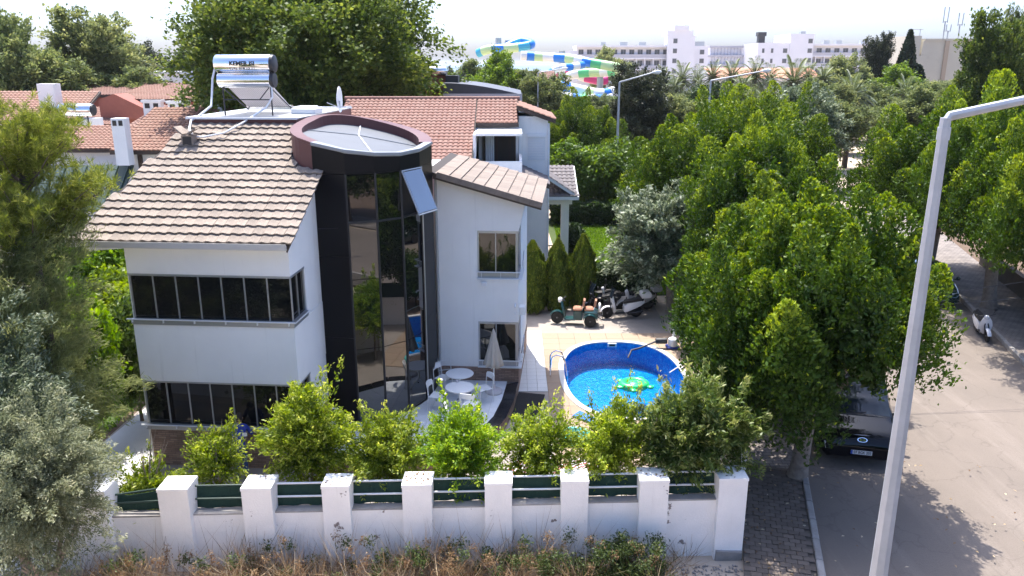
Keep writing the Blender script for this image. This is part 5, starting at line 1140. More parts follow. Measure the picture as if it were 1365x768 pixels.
fbx(t1,'wall',M['hotelw'],0,1.5,0,11.2,16,14.9); fbx(t1,'upper_wall',M['hotelw'],-.6,0,0,7.0,1.49,17.6); fbx(t1,'upper_block',M['hotelw'],-.9,.01,17.6,6.4,9,19.0); fbx(t1,'cap',M['hotelw'],1.0,-.3,19.0,5.0,8,20.3); fbx(t1,'stair_block',M['hotelw'],.0,1.5,14.9,6.9,9,17.6)
for z in (7.3,10.2,12.9,15.6): win(t1,.9,z,2.0,z+1.2,0,M['hotelbal'],M['hotelwin'])
for z in (10.2,12.6): win(t1,8.9,z,10.1,z+1.2,1.5,M['hotelbal'],M['hotelwin'])
for x in (1.8,4.2): fpart('dish', M['plastic_w'], lambda b: b.lathe([(0,0),(.4,.1),(.7,.4),(.65,.42),(.35,.16),(0,.06)],12,(x,2,20.6)).tube([(x,2,20.3),(x,2,20.6)],.08,6), t1, True)
fbx(t1,'roof_unit',M['alu'],7.4,3,14.9,10.4,5,16.1)
h2 = hotel('white hotel wing with balconies behind the pale tree, right of the large blank block', 94.0, 116.5, 262, 15.6, 3, 3.2, 8)
for x in (6,10,18): fbx(h2,'roof_unit',M['alu'],x,3,16.05,x+1.8,5,17.2)
t2 = thing('hotel_tower', 'large blank white hotel block with few windows and a dark water tower', 'hotel', (77.5,260,0))
fbx(t2,'wall',M['hotelw'],0,0,0,9.9,16,16.3); fbx(t2,'wall',M['hotelw'],9.91,-.4,0,17.3,16,19.0); fbx(t2,'roof_unit',M['alu'],13.5,1,19.0,15.0,3,19.8)
for x,z in ((1.4,13.3),(1.4,10.2),(4.2,13.3),(4.2,10.2),(1.4,7.2),(4.2,7.2)): win(t2,x,z,x+.7,z+1.3,0,M['hotelbal'],M['hotelwin'])
for z in (7.2,10.2,13.3): win(t2,8.0,z,9.3,z+1.3,0,M['hotelbal'],M['hotelwin'])
for z in (7.6,10.4,13.3,16.2): win(t2,15.6,z,16.9,z+1.3,-.4,M['hotelbal'],M['hotelwin'])
fpart('water_tower', M['darkmetal'], lambda b: b.box(.6,2,16.3,2.6,4,18.4).box(.3,1.7,18.4,2.9,4.3,19.6), t2)
fpart('dish', M['plastic_w'], lambda b: b.lathe([(0,0),(.6,.15),(1,.6),(.95,.62),(.5,.2),(0,.06)],14,(7.3,1,16.8)), t2, True)
h3 = thing('hotel', 'pale stepped hotel block left of the large blank block', 'hotel', (66.5,275,0))
for f in range(4):
    z0 = 15.8-3.0*(f+1); fbx(h3,'storey',M['hotelw'],-.9*f,1.5-1.0*f,z0,11.2,12,z0+2.3); fbx(h3,'balcony_band',M['hotelbal'],-.9*f-.3,1.0-1.0*f,z0+2.31,11.2,12,z0+2.99)
    for k in range(10): fpart('fin', M['hotelbal'], lambda b: b.box(.2+k*1.1,1.1-1.0*f,z0,.35+k*1.1,1.49-1.0*f,z0+2.3), h3)
orf = thing('building', 'long low hall with an orange tiled roof behind the palms', 'building', (0,0,0))
fpart('wall', M['hotelw'], lambda b: b.box(44,176,0,66,188,7.2), orf); roof_plane(orf,'roof',(43,175,7.0),(24,0,0),(0,9,2.1),10,60,mat('pale_orange_roof',(.62,.30,.19),.8,var=.15),M['hotelw'],.09)
for k in range(8): win(orf,45+k*2.6,3.5,46.6+k*2.6,6.2,176,M['hotelw'],M['hotelwin'])
bb = thing('apartment_building', 'beige building with roof antennas behind the cypress, seen over the ficus trees', 'building', (58.0,120,0))
fpart('wall', M['beigew'], lambda b: b.yprism([(-1.4,0),(8.4,0),(8.4,13.3),(1.8,13.3),(1.6,11.2),(1.4,11.2),(1.4,14.0),(.0,14.0)],0,9), bb)
fpart('parapet', M['beigew'], lambda b: b.box(1.9,-.15,13.3,8.5,9.1,13.6), bb); fpart('pilaster', mat('tan_render',(.42,.33,.24),.85), lambda b: b.box(4.9,-.2,0,5.5,-.01,13.3).box(7.6,-.16,11.6,9.3,-.01,13.5), bb)
fpart('wall', M['beigew'], lambda b: b.box(8.41,1,0,19,9,11.6), bb)
win(bb,8.0,12.0,8.4,12.8,-.16,M['wood_d'])
fpart('roof_rail', M['galv'], lambda b: b.tube([(-.2,.5,14.9),(1.7,.5,14.9)],.05,6).tube([(.1,.5,14),(.1,.5,14.9)],.05,6).tube([(1.3,.5,14),(1.3,.5,14.9)],.05,6), bb)
for x,h_ in ((5.0,4.4),(5.6,2.0),(7.2,3.6)):
    a_ = fpart('antenna', M['galv'], lambda b: b.tube([(x,1,13.5),(x,1,13.6+h_*.55)],.10,6).tube([(x-.3,1,13.6+h_*.5),(x-.3,1,13.6+h_)],.07,6).tube([(x+.3,1,13.6+h_*.5),(x+.35,1,13.6+h_)],.07,6).tube([(x-.35,1,13.6+h_*.55),(x+.35,1,13.6+h_*.55)],.05,6), bb)
eb = thing('apartment_building', 'tan building at the road end behind the tall right-hand tree', 'building', (76,122,0))
fbx(eb,'wall',mat('tan_wall',(.50,.38,.28),.85),0,0,0,14,10,11.4); fbx(eb,'parapet',M['beigew'],-.2,-.2,11.4,14.2,10.2,11.8)
for k in range(3): win(eb,1.0+k*3,8.2,2.4+k*3,9.8,0,M['hotelw'],M['hotelwin'])
# ------------------------------------------------------------------ water slides
sc_ = {'b':mat('slide_blue',(.02,.20,.62),.3),'w':mat('slide_white',(.78,.77,.72),.35),'g':mat('slide_green',(.10,.50,.20),.3),'l':mat('slide_lime',(.50,.66,.32),.35),'p':mat('slide_pink',(.66,.04,.22),.3),'y':mat('slide_yellow',(.80,.50,.05),.35),'c':mat('slide_cyan',(.05,.38,.55),.3)}
def catmull(P, n):
    P = [Vector(p) for p in P]; out = []
    for i in range(len(P)-1):
        a,b,c,d = P[max(i-1,0)],P[i],P[i+1],P[min(i+2,len(P)-1)]
        for k in range(n):
            t = k/n; out.append(.5*((2*b)+(c-a)*t+(2*a-5*b+4*c-d)*t*t+(3*b-a-3*c+d)*t**3))
    return out+[P[-1]]
def slide(label, pts, r, seq, posts=()):
    s_ = thing('water_slide', label, 'water slide', (0,0,0)); path = catmull(pts, 8); n = len(seq); per = (len(path)-1)/n
    for i,cc in enumerate(seq):
        a,b = int(round(i*per)), int(round((i+1)*per)); seg = path[a:b+1]
        if len(seg) > 1: fpart('slide_section', sc_[cc], lambda m_: m_.tube(seg, r, 12), s_, True)
    for (x,y,z) in posts: fpart('support_post', M['alu'], lambda b: b.tube([(x,y,0),(x,y,z)],.55,8), s_)
    return s_
slide('long blue, white and green striped water slide running down to a wide turn', [(1.5,138,11.4),(4.8,138,11.2),(9.5,136,10.9),(13,134,10.2),(17,133,9.5),(18.2,135,8.9),(15.5,138,8.7),(11,140,8.4),(8.2,141,7.1)], .75, 'wblwblwbgllwwlgwlgwwg', [(8.6,141,12.2),(15,139,9)])
slide('blue and white water slide curling below the striped one', [(6,130,8.6),(7.4,130,9.4),(9.5,131,9.6),(11.5,133,9.9)], .6, 'bwwbwb', [])
slide('pink and white water slide in the middle of the slide complex', [(8,144,8.0),(10,143,9.2),(12,142,8.0),(15,141,7.3),(16.5,141,7.4)], .75, 'ppwwppp', [(16.8,141,7.2)])
slide('low white and blue striped water slide above the green tree tops', [(5.2,128,6.9),(8,128,6.6),(11,128,6.0),(14,127,5.5),(16,128,5.9)], .85, 'gwbwwlwbw', [])
slide('lowest blue and white water slide behind the tree tops', [(6.5,126,5.2),(9,126,5.0),(12,126,4.7),(15.5,127,5.0)], .8, 'bwwbgwbw', [(6,128,6)])
slide('distant blue and lime water slide spiral above the green tree', [(-6.2,150,11.9),(-4,149,12.6),(0,149,12.8),(3.5,150,13.4),(1.5,152,14.0),(-1.0,151,13.0)], .8, 'clblcbbcb', [(-2.5,151,14.6),(-.8,152,14.2)])
slide('yellow water slide end low behind the trees', [(3.2,122,5.0),(5.2,121,4.8),(7,122,4.4)], .8, 'wyy', [])
# ------------------------------------------------------------------ foliage
def unit(a): return a/np.maximum(np.linalg.norm(a,axis=-1,keepdims=True),1e-9)
def leaf_mesh(name, P, A, N, L, W, v, m, fold=.12):
    n = len(P); A = unit(A); S_ = unit(np.cross(A,N)); Nn = unit(np.cross(S_,A)); L = L[:,None]; W = W[:,None]
    V = np.empty((n,4,3),np.float32); V[:,0] = P-A*L*.5; V[:,2] = P+A*L*.5-Nn*L*.08; V[:,1] = P+S_*W*.5+Nn*W*fold; V[:,3] = P-S_*W*.5+Nn*W*fold
    me = bpy.data.meshes.new(name); me.vertices.add(4*n); me.loops.add(4*n); me.polygons.add(n)
    me.vertices.foreach_set('co', V.reshape(-1)); me.loops.foreach_set('vertex_index', np.arange(4*n,dtype=np.int32))
    me.polygons.foreach_set('loop_start', np.arange(0,4*n,4,dtype=np.int32))
    at = me.attributes.new('v','FLOAT','FACE'); at.data.foreach_set('value', np.clip(v,0,1).astype(np.float32))
    me.materials.append(m); me.update(calc_edges=True); return me
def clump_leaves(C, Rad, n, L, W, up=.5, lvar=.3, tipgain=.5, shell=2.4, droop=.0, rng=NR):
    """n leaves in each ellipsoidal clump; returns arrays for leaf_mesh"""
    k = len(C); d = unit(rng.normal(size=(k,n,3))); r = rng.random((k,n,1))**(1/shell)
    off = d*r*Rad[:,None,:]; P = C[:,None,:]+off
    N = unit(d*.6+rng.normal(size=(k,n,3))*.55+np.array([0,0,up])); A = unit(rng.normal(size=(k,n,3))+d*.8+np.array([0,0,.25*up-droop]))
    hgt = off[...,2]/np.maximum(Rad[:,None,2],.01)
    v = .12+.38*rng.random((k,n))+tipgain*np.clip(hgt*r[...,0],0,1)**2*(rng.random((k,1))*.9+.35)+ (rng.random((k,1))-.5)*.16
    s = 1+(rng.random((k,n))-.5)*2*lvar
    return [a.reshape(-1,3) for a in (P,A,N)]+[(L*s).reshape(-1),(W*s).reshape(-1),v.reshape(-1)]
def sprays(B, D, Ln, n, L, W, spread=.07, tip=.6, droop=.25, rng=NR, wild=.55):
    """leafy twigs: n leaves along each twig that starts at B and runs Ln along D"""
    k = len(B); D = unit(D); t = rng.random((k,n,1))**.8; Ln = np.asarray(Ln)[:,None,None]
    P = B[:,None,:]+D[:,None,:]*Ln*t; P = P+rng.normal(size=(k,n,3))*spread*(1.15-.6*t); P[...,2] -= (droop*Ln*t*t)[...,0]
    A = unit(D[:,None,:]+rng.normal(size=(k,n,3))*wild+np.array([0,0,-.5])*droop*t); N = unit(np.array([0,0,.9])+rng.normal(size=(k,n,3))*.6)
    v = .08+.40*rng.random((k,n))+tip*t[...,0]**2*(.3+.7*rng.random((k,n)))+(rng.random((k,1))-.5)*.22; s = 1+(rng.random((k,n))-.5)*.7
    return [P.reshape(-1,3),A.reshape(-1,3),N.reshape(-1,3),(L*s).reshape(-1),(W*s).reshape(-1),v.reshape(-1)]
def twig_crown(name, seed, m, w, d, z0, z1, k, n, L, W, ln=(.35,.7), spread=.07, tip=.6, droop=.25, upb=.55, core=.9, wild=.55, mask=None, extra=0):
    g = np.random.default_rng(seed); dirs = unit(g.normal(size=(k,3))); zc,zr = (z0+z1)/2,(z1-z0)/2; R0 = np.array([w/2,d/2,zr])
    lump = 1+.16*np.sin(dirs[:,0]*5+seed)+.14*np.sin(dirs[:,1]*6+seed*2)+.12*np.sin(dirs[:,2]*7+seed*3)
    B = dirs*R0*((.30+.55*g.random(k)**.6)*lump)[:,None]+np.array([0,0,zc])
    D = dirs*.8+np.array([0,0,upb])+g.normal(size=(k,3))*.45
    if mask is not None: q = mask(B); B,D = B[q],D[q]
    S = [sprays(B,D,ln[0]+(ln[1]-ln[0])*g.random(len(B)),n,L,W,spread,tip,droop,g,wild)]
    if extra:
        a = g.random(extra)*6.28; r = .42*g.random(extra)**.5; B2 = np.stack([w*r*np.cos(a),d*r*np.sin(a),zc+zr*(.55+.35*g.random(extra))],1)
        S.append(sprays(B2,np.stack([.25*np.cos(a),.25*np.sin(a),1+0*a],1),.5+.45*g.random(extra),n,L,W,spread*.75,.9,0,g,wild))
    kc = max(int(k*.25),10); C = unit(g.normal(size=(kc,3)))*R0*(.55*g.random((kc,1))**.5)+np.array([0,0,zc]); sc3 = clump_leaves(C,np.tile(R0*.22,(kc,1)),40,L*1.6,W*2,.3,.3,0,1.5,0,g); sc3[5] *= core*.5; S.append(sc3)  # core leaves coloured darker, painting in the shade inside the crown
    return leaf_mesh(name,*cat(*S),m)
def cat(*sets): return [np.concatenate([s[i] for s in sets]) for i in range(6)]
def sphere_dirs(n, zmin=-1, rng=NR):
    i = np.arange(n)+.5; z = 1-(1-zmin)*i/n; a = math.pi*(1+5**.5)*i; r = np.sqrt(1-z*z)
    d = np.stack([r*np.cos(a),r*np.sin(a),z],1); return unit(d+rng.normal(size=d.shape)*.10)
def trunk_mb(h, r0, r1, limbs, lean=(0,0), seed=1, spread=1.6, rise=1.8, fork=None):
    q = random.Random(seed); b = MB(); fork = fork or h
    pts = [(0,0,-.1),(lean[0]*.15,lean[1]*.15,h*.15),(lean[0]*.5+q.uniform(-.05,.05),lean[1]*.5,h*.55),(lean[0],lean[1],h)]
    b.tube(pts,[r0*1.35,r0,(r0+r1)*.52,r1],10)
    for k in range(limbs):
        a = 2*math.pi*k/limbs+q.uniform(-.4,.4); s0 = q.uniform(.72,1.0); base = Vector((lean[0]*s0,lean[1]*s0,h*s0)); sp = spread*q.uniform(.7,1.15); ri = rise*q.uniform(.7,1.2)
        mid = base+Vector((math.cos(a)*sp*.5,math.sin(a)*sp*.5,ri*.55)); end = base+Vector((math.cos(a)*sp,math.sin(a)*sp,ri))
        b.tube([base,mid,end],[r1*.8,r1*.5,r1*.15],7)
        for j in range(2):
            a2 = a+q.uniform(-.9,.9); b.tube([mid,mid+Vector((math.cos(a2)*sp*.5,math.sin(a2)*sp*.5,ri*.5))],[r1*.35,r1*.1],6)
    return b
def tree(name, label, cat_, loc, trunk_me, crown_me, rz=0, scale=1.0, group=None, mat_=None):
    t = thing(name, label, cat_, loc, rz, group); t.scale = scale if isinstance(scale,(tuple,list)) else (scale,)*3
    if trunk_me: link('trunk', trunk_me, t)
    c = link('crown', crown_me, t)
    if mat_: c.material_slots[0].link = 'OBJECT'; c.material_slots[0].material = mat_
    return t
LM = {}
LM['ficus'] = leaf_mat('ficus_leaf', (.022,.052,.006), (.078,.148,.012), (.34,.42,.04), .5, .36, .25)
LM['plane'] = leaf_mat('plane_tree_leaf', (.035,.066,.014), (.092,.140,.026), (.23,.275,.055), .55, .4, .25)
LM['broad'] = leaf_mat('broad_leaf', (.075,.11,.040), (.16,.20,.07), (.30,.32,.12), .6, .4, .25)
LM['bright'] = leaf_mat('bright_leaf', (.05,.10,.012), (.13,.22,.025), (.28,.38,.05), .5, .4)
LM['citrus'] = leaf_mat('citrus_leaf', (.075,.13,.012), (.225,.31,.028), (.55,.58,.13), .45, .55, .3)
LM['lime'] = leaf_mat('fresh_citrus_leaf', (.07,.16,.010), (.20,.34,.018), (.48,.57,.07), .45, .55, .3)
LM['avocado'] = leaf_mat('long_green_leaf', (.045,.09,.014), (.13,.19,.036), (.38,.40,.14), .42, .4, .35)
LM['grey'] = leaf_mat('silvery_leaf', (.07,.10,.05), (.16,.20,.11), (.42,.45,.31), .5, .28, .3)
LM['olive'] = leaf_mat('olive_leaf', (.095,.115,.062), (.205,.225,.125), (.42,.42,.28), .55, .4, .3)
LM['feather'] = leaf_mat('feathery_leaf', (.10,.135,.055), (.215,.25,.095), (.38,.385,.16), .65, .48, .2)
LM['pine'] = leaf_mat('pine_needle', (.085,.12,.02), (.20,.245,.04), (.42,.42,.11), .55, .45, .2)
LM['thuja'] = leaf_mat('thuja_leaf', (.045,.085,.012), (.12,.175,.022), (.30,.33,.05), .65, .36, .2)
LM['hedge'] = leaf_mat('hedge_leaf', (.012,.032,.008), (.028,.060,.012), (.07,.12,.02), .5, .25)
LM['dark'] = leaf_mat('dark_leaf', (.024,.034,.018), (.05,.062,.030), (.10,.11,.045), .55, .25)
LM['cyp'] = leaf_mat('cypress_leaf', (.010,.022,.010), (.022,.042,.018), (.04,.07,.03), .6, .15)
LM['palm'] = leaf_mat('palm_frond', (.045,.070,.020), (.10,.14,.045), (.20,.23,.08), .45, .25, .45)
LM['dry'] = leaf_mat('dry_weed', (.14,.085,.05), (.34,.24,.13), (.62,.53,.37), .9, .35, .1)
LM['weed'] = leaf_mat('green_weed', (.035,.060,.014), (.08,.115,.028), (.17,.20,.06), .6, .35)
LM['grass'] = leaf_mat('lawn_grass', (.075,.15,.014), (.13,.25,.022), (.22,.36,.04), .6, .4, .3)
# --- ficus: upright flame-shaped shoots over a dome
def ficus_crown(name, seed, nsp=44, per=1750, Rc=3.05, ztop=7.35, zlow=1.75, L=.115, W=.054, cut=None):
    """a crown of upright pointed shoots standing side by side on a dome"""
    g = np.random.default_rng(seed); S = []; pts = []
    while len(pts) < nsp:
        a = g.random()*6.283; r = Rc*math.sqrt(g.random())*1.0; p = (r*math.cos(a), r*math.sin(a))
        if all((p[0]-q[0])**2+(p[1]-q[1])**2 > (.62*(.8 if len(pts) > 30 else 1))**2 for q in pts) or g.random() < .02: pts.append(p)
    for (x,y) in pts:
        r = math.hypot(x,y)/Rc; zt = ztop-2.6*r**2.2+g.normal(0,.45); zb = zlow+1.9*(1-r)**.8+g.random()*.5; hgt = max(zt-zb,1.2); rb = .55+.42*g.random(); lean = .10*g.normal(size=2)+np.array([x,y])*.035
        n = int(per*(.55+.45*hgt/4.5)*(rb/.66)); t = g.random(n)**.9; a = g.random(n)*6.283
        lob = 1+.30*np.sin(a*3+t*8+g.random()*6)+.26*np.sin(a*5-t*15+g.random()*6)+.20*np.sin(t*27+a*2+g.random()*6)
        prof = rb*np.clip((1-t)**.48*(.5+.75*np.minimum(t*2.0,1))*.98,0.03,2)*lob; rr = prof*(.55+.45*g.random(n)**.45)
        P = np.stack([x+rr*np.cos(a)+lean[0]*t*hgt, y+rr*np.sin(a)+lean[1]*t*hgt, zb+t*hgt],1)
        o = np.stack([np.cos(a),np.sin(a),.35+0*a],1); A = unit(o*.6+np.array([0,0,.75])+g.normal(size=(n,3))*.55); N = unit(o*.7+np.array([0,0,.5])+g.normal(size=(n,3))*.5)
        s_ = 1+(g.random(n)-.5)*.7; v = .10+.36*g.random(n)+.62*np.clip((t-.45)/.55,0,1)**1.5*(.35+.65*g.random(n))+.10*g.normal()  # fresh growth towards the tip, with sunlit tops painted in too
        old = g.random(n) < .012; v = np.where(old,1.0,v)
        S.append([P,A,N,L*s_,W*s_,v])
    C = np.concatenate([q[0] for q in S])
    inner = sphere_dirs(110,-1,g)*np.array([Rc,Rc,2.5])*.78*g.random((110,1))**.4+np.array([0,0,4.2]); s3 = clump_leaves(inner,np.tile([.6,.6,.7],(110,1)),90,.26,.17,.3,.3,0,1.5,0,g); s3[5] *= .4; S.append(s3)  # inner leaves take a darker colour as painted crown shade
    out = cat(*S)
    if cut is not None: k = cut(out[0]); out = [q[k] for q in out]
    return leaf_mesh(name,*out,LM['ficus'])
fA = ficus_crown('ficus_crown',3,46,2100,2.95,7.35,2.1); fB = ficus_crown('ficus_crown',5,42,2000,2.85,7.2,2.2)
ft = trunk_mb(2.5,.21,.15,6,(.18,-.1),3,1.6,2.0).mesh('ficus_trunk', M['bark'], True)
ft2 = trunk_mb(2.6,.24,.17,5,(.55,.2),8,1.7,1.9).mesh('ficus_trunk', M['bark'], True)
FG = 'ficus trees along the road'
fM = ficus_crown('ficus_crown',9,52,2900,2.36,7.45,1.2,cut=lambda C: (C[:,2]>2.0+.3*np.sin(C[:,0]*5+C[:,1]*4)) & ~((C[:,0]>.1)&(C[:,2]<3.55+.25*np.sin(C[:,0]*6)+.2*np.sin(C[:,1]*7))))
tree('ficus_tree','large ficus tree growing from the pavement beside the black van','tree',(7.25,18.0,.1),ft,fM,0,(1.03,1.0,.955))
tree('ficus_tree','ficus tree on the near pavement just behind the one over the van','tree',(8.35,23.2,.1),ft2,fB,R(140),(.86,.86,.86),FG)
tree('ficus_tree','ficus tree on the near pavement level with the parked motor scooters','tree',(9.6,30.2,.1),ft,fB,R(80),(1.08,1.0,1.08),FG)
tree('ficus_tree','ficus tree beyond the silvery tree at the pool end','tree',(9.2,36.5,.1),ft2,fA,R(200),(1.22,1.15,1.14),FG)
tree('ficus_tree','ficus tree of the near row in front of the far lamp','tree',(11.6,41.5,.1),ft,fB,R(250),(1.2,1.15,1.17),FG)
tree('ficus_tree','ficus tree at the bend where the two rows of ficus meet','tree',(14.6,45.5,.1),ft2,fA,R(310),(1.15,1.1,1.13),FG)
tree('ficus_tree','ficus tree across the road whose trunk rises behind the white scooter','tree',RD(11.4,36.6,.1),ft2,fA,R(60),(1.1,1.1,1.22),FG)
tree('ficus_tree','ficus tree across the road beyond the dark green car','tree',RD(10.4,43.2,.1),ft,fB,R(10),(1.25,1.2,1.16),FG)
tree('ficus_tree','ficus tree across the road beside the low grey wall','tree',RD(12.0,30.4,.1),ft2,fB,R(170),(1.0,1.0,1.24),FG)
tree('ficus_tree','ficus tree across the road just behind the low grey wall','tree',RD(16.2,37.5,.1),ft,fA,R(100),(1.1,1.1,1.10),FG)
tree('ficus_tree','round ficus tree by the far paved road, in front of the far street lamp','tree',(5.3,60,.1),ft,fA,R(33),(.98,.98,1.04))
# --- generic broadleaf crowns
def broad_crown(name, seed, m, nc=120, per=430, R0=(3,3,3.2), cz=6, L=.21, W=.13, zmin=-.8, cr=(.55,.5), tip=.4, droop=.1, rag=.3):
    g = np.random.default_rng(seed); d = sphere_dirs(nc,zmin,g); C = d*np.array(R0)*(1-rag+rag*1.15*g.random((nc,1)))+np.array([0,0,cz])
    r = cr[0]+cr[1]*g.random((nc,1)); Rad = r*np.array([1.1,1.1,.8])*(1+.25*g.normal(size=(nc,3))*.5)
    s1 = clump_leaves(C,Rad,per,L,W,.4,.35,tip,1.8,droop,g)
    inner = sphere_dirs(40,-1,g)*np.array(R0)*.6*g.random((40,1))**.4+np.array([0,0,cz]); s3 = clump_leaves(inner,np.tile(np.array(R0)*.28,(40,1)),50,L*2,W*2,.3,.3,0,1.5,0,g); s3[5] *= .35  # shade of the crown interior painted into these leaves
    return leaf_mesh(name,*cat(s1,s3),m)
bA = twig_crown('broad_crown',21,LM['broad'],6.0,6.0,2.7,9.3,420,110,.2,.13,(.7,1.5),.24,.55,.2,.45)
bB = twig_crown('broad_crown',22,LM['broad'],4.9,4.9,2.4,10.3,420,110,.19,.12,(.7,1.5),.23,.55,.3,.4)
pA = twig_crown('plane_crown',23,LM['plane'],13.2,12.0,2.6,16.6,1000,150,.21,.165,(1.3,2.8),.42,.6,.2,.4)
bt = trunk_mb(3.6,.22,.16,6,(.1,.1),5,1.8,2.6).mesh('broad_trunk', M['bark_d'], True)
pt_ = trunk_mb(5.2,.5,.34,8,(.3,.2),6,4.2,6.0).mesh('plane_trunk', M['bark'], True)
tree('plane_tree','huge leafy plane tree towering behind the solar water heater','tree',(-11.6,46,0),pt_,pA,R(30),(1.03,1.0,1.02))
tree('plane_tree','plane tree filling in behind the red roof, right of the huge one','tree',(-8.0,54,0),bt,bA,R(10),(1.35,1.2,1.25),None,LM['plane'])
tree('broad_tree','tall dusty green tree at the far left behind the pine','tree',(-38.6,64,0),bt,bA,R(50),(1.3,1.3,1.38),None,LM['broad'])
tree('broad_tree','tall grey-green tree behind the brick-red building','tree',(-36.6,72,0),bt,bB,R(90),(1.55,1.5,1.42),None,LM['feather'])
tree('broad_tree','light green tree over the left end of the brick-red building','tree',(-32.6,69,0),bt,bB,R(200),(1.25,1.2,.95),None,LM['broad'])
tree('broad_tree','bright leafy tree in front of the plane tree beside the red roofs','tree',(-14.9,50,0),bt,bA,R(120),(1.0,1.0,1.0),None,LM['bright'])
tree('broad_tree','bright green rounded tree in front of the water slides','tree',(-1.0,84,0),bt,bA,R(10),(1.2,1.1,1.14),None,LM['bright'])
tree('broad_tree','darker tree leaning right of the bright tree by the slides','tree',(2.7,82,0),bt,bB,R(10),(1.15,1.0,.92),None,LM['broad'])
tree('dark_tree','dark round-headed tree standing beside the far paved road','tree',(10.2,66,0),trunk_mb(4.6,.3,.2,6,(-.1,0),9,1.2,2.0).mesh('dark_trunk',M['bark_d'],True),bB,R(10),(.93,.93,.98),None,LM['dark'])
tree('broad_tree','soft olive-green tree right of the dark round-headed tree','tree',(14.4,68,0),bt,bB,R(70),(1.05,1.0,.74),None,LM['feather'])
tree('broad_tree','dark green dense tree in front of the palms','tree',(19.0,78,0),bt,bA,R(70),(1.0,1.0,.82),None,LM['hedge'])
tree('tall_tree','tall green tree rising above the ficus row on the right','tree',(32.3,55,0),bt,bB,R(40),(.9,.9,1.30),None,LM['plane'])
tree('tall_tree','slender leaning tree beside the tall green one','tree',(35.0,56.5,0),bt,bB,R(140),(.5,.5,1.40),None,LM['broad'])
tree('broad_tree','low leafy tree at the foot of the tall green one','tree',(29.9,54,0),bt,bA,R(140),(.55,.55,.84),None,LM['ficus'])
tree('broad_tree','grey-green spreading tree between the ficus row and the beige building','tree',(24.6,66,0),bt,bA,R(15),(1.35,1.0,.88),None,LM['broad'])
tree('broad_tree','pale grey-green tree in front of the palms and hall','tree',(20.8,58,0),bt,bA,R(75),(1.1,1.0,.86),None,LM['grey'])
tree('broad_tree','pale yellow-green tree in front of the hotel balconies','tree',(44.0,108,0),bt,bA,R(75),(1.45,1.2,1.12),None,LM['feather'])
tree('broad_tree','golden green tree left of the cypress','tree',(49.3,105,0),bt,bA,R(175),(1.6,1.2,1.0),None,LM['bright'])
tree('dark_tree','sparse dark conifer beside the cypress','tree',(49.9,112,0),bt,bB,R(175),(.8,.8,1.36),None,LM['dark'])
tree('broad_tree','olive tree in front of the left hotel balconies','tree',(22.0,190,0),bt,bA,R(15),(1.55,1.5,1.36),None,LM['feather'])
i = 0
FARL = 'trees in the far belt behind the red roofs'
for x,y,s,hh,mm in [(-17,96,1.4,1.0,'dark'),(-12,100,1.5,1.0,'broad'),(-8,98,1.2,.95,'dark'),(-4.5,104,1.3,1.02,'broad'),(-48,105,1.6,1.25,'dark'),(-54,104,1.6,1.1,'broad'),(-42,110,1.5,1.15,'dark'),(-36,104,1.4,1.1,'broad'),(-31,100,1.4,1.1,'dark'),(-27,92,1.4,1.05,'broad'),(-24,84,1.4,1.0,'plane'),(-52,74,1.6,1.45,'broad'),(-43,66,1.4,1.4,'broad'),(-20,70,1.4,1.1,'plane')]:
    tree('broad_tree',{'dark':'dark','broad':'mid green','plane':'leafy light green','feather':'dusty olive','hedge':'deep green','bright':'bright green'}[mm]+' tree of the belt standing beyond the red roofs','tree',(x,y,0),bt,(bA,bB)[i%2],R(37*i),(s,s,hh),FARL,LM[mm]); i += 1
FARR = 'trees in the far belt below the hotels'
for x,y,s,hh,mm in [(24,130,1.6,.72,'hedge'),(30,120,1.5,.70,'feather'),(36,118,1.6,.66,'broad'),(20,110,1.3,.68,'feather'),(28,100,1.5,.70,'broad'),(35,96,1.5,.76,'feather'),(41,92,1.5,.80,'broad'),(47,88,1.5,.80,'feather'),(12,112,1.3,.60,'broad'),(16,118,1.3,.56,'bright'),(4,112,1.3,.60,'broad'),(8,114,1.2,.55,'hedge'),(62,100,1.6,.82,'broad'),(54,96,1.4,.84,'feather'),(70,104,1.7,.95,'broad'),(42,78,1.2,.8,'broad'),(48,70,1.3,.9,'feather'),(18,90,1.2,.72,'broad'),(24,84,1.2,.76,'broad'),(31,78,1.2,.80,'feather'),(36,72,1.3,.84,'broad')]:
    tree('broad_tree',{'dark':'dark','broad':'mid green','plane':'leafy light green','feather':'dusty olive','hedge':'deep green','bright':'bright green'}[mm]+' tree of the belt standing below the hotels','tree',(x,y,0),bt,(bA,bB)[i%2],R(37*i),(s*.78,s*.78,hh),FARR,LM[mm]); i += 1
for k,(x,y,s) in enumerate([(-6,-9,1.0),(3,-12,1.1),(-13,-6,1.1),(10,-8,1.0),(-1,-20,1.4),(16,-3,1.0)]):
    tree('broad_tree','green tree standing on the vacant lot opposite the garden wall','tree',(x,y,0),bt,bA,R(60*k),(s,s,s*.75),'trees on the vacant lot',LM['ficus'])
# --- silvery tree by the pool
sv = twig_crown('silvery_crown',31,LM['grey'],4.6,4.0,.9,5.4,620,70,.17,.07,(.5,1.0),.12,.75,.2,.6)
tree('silvery_tree','silvery-leaved tree beside the parked scooters at the pool end','tree',(6.75,32.0,0),trunk_mb(1.9,.17,.11,5,(-.2,-.1),12,1.2,1.5).mesh('silvery_trunk',M['bark'],True),sv,0,(1.05,1.0,1.03))
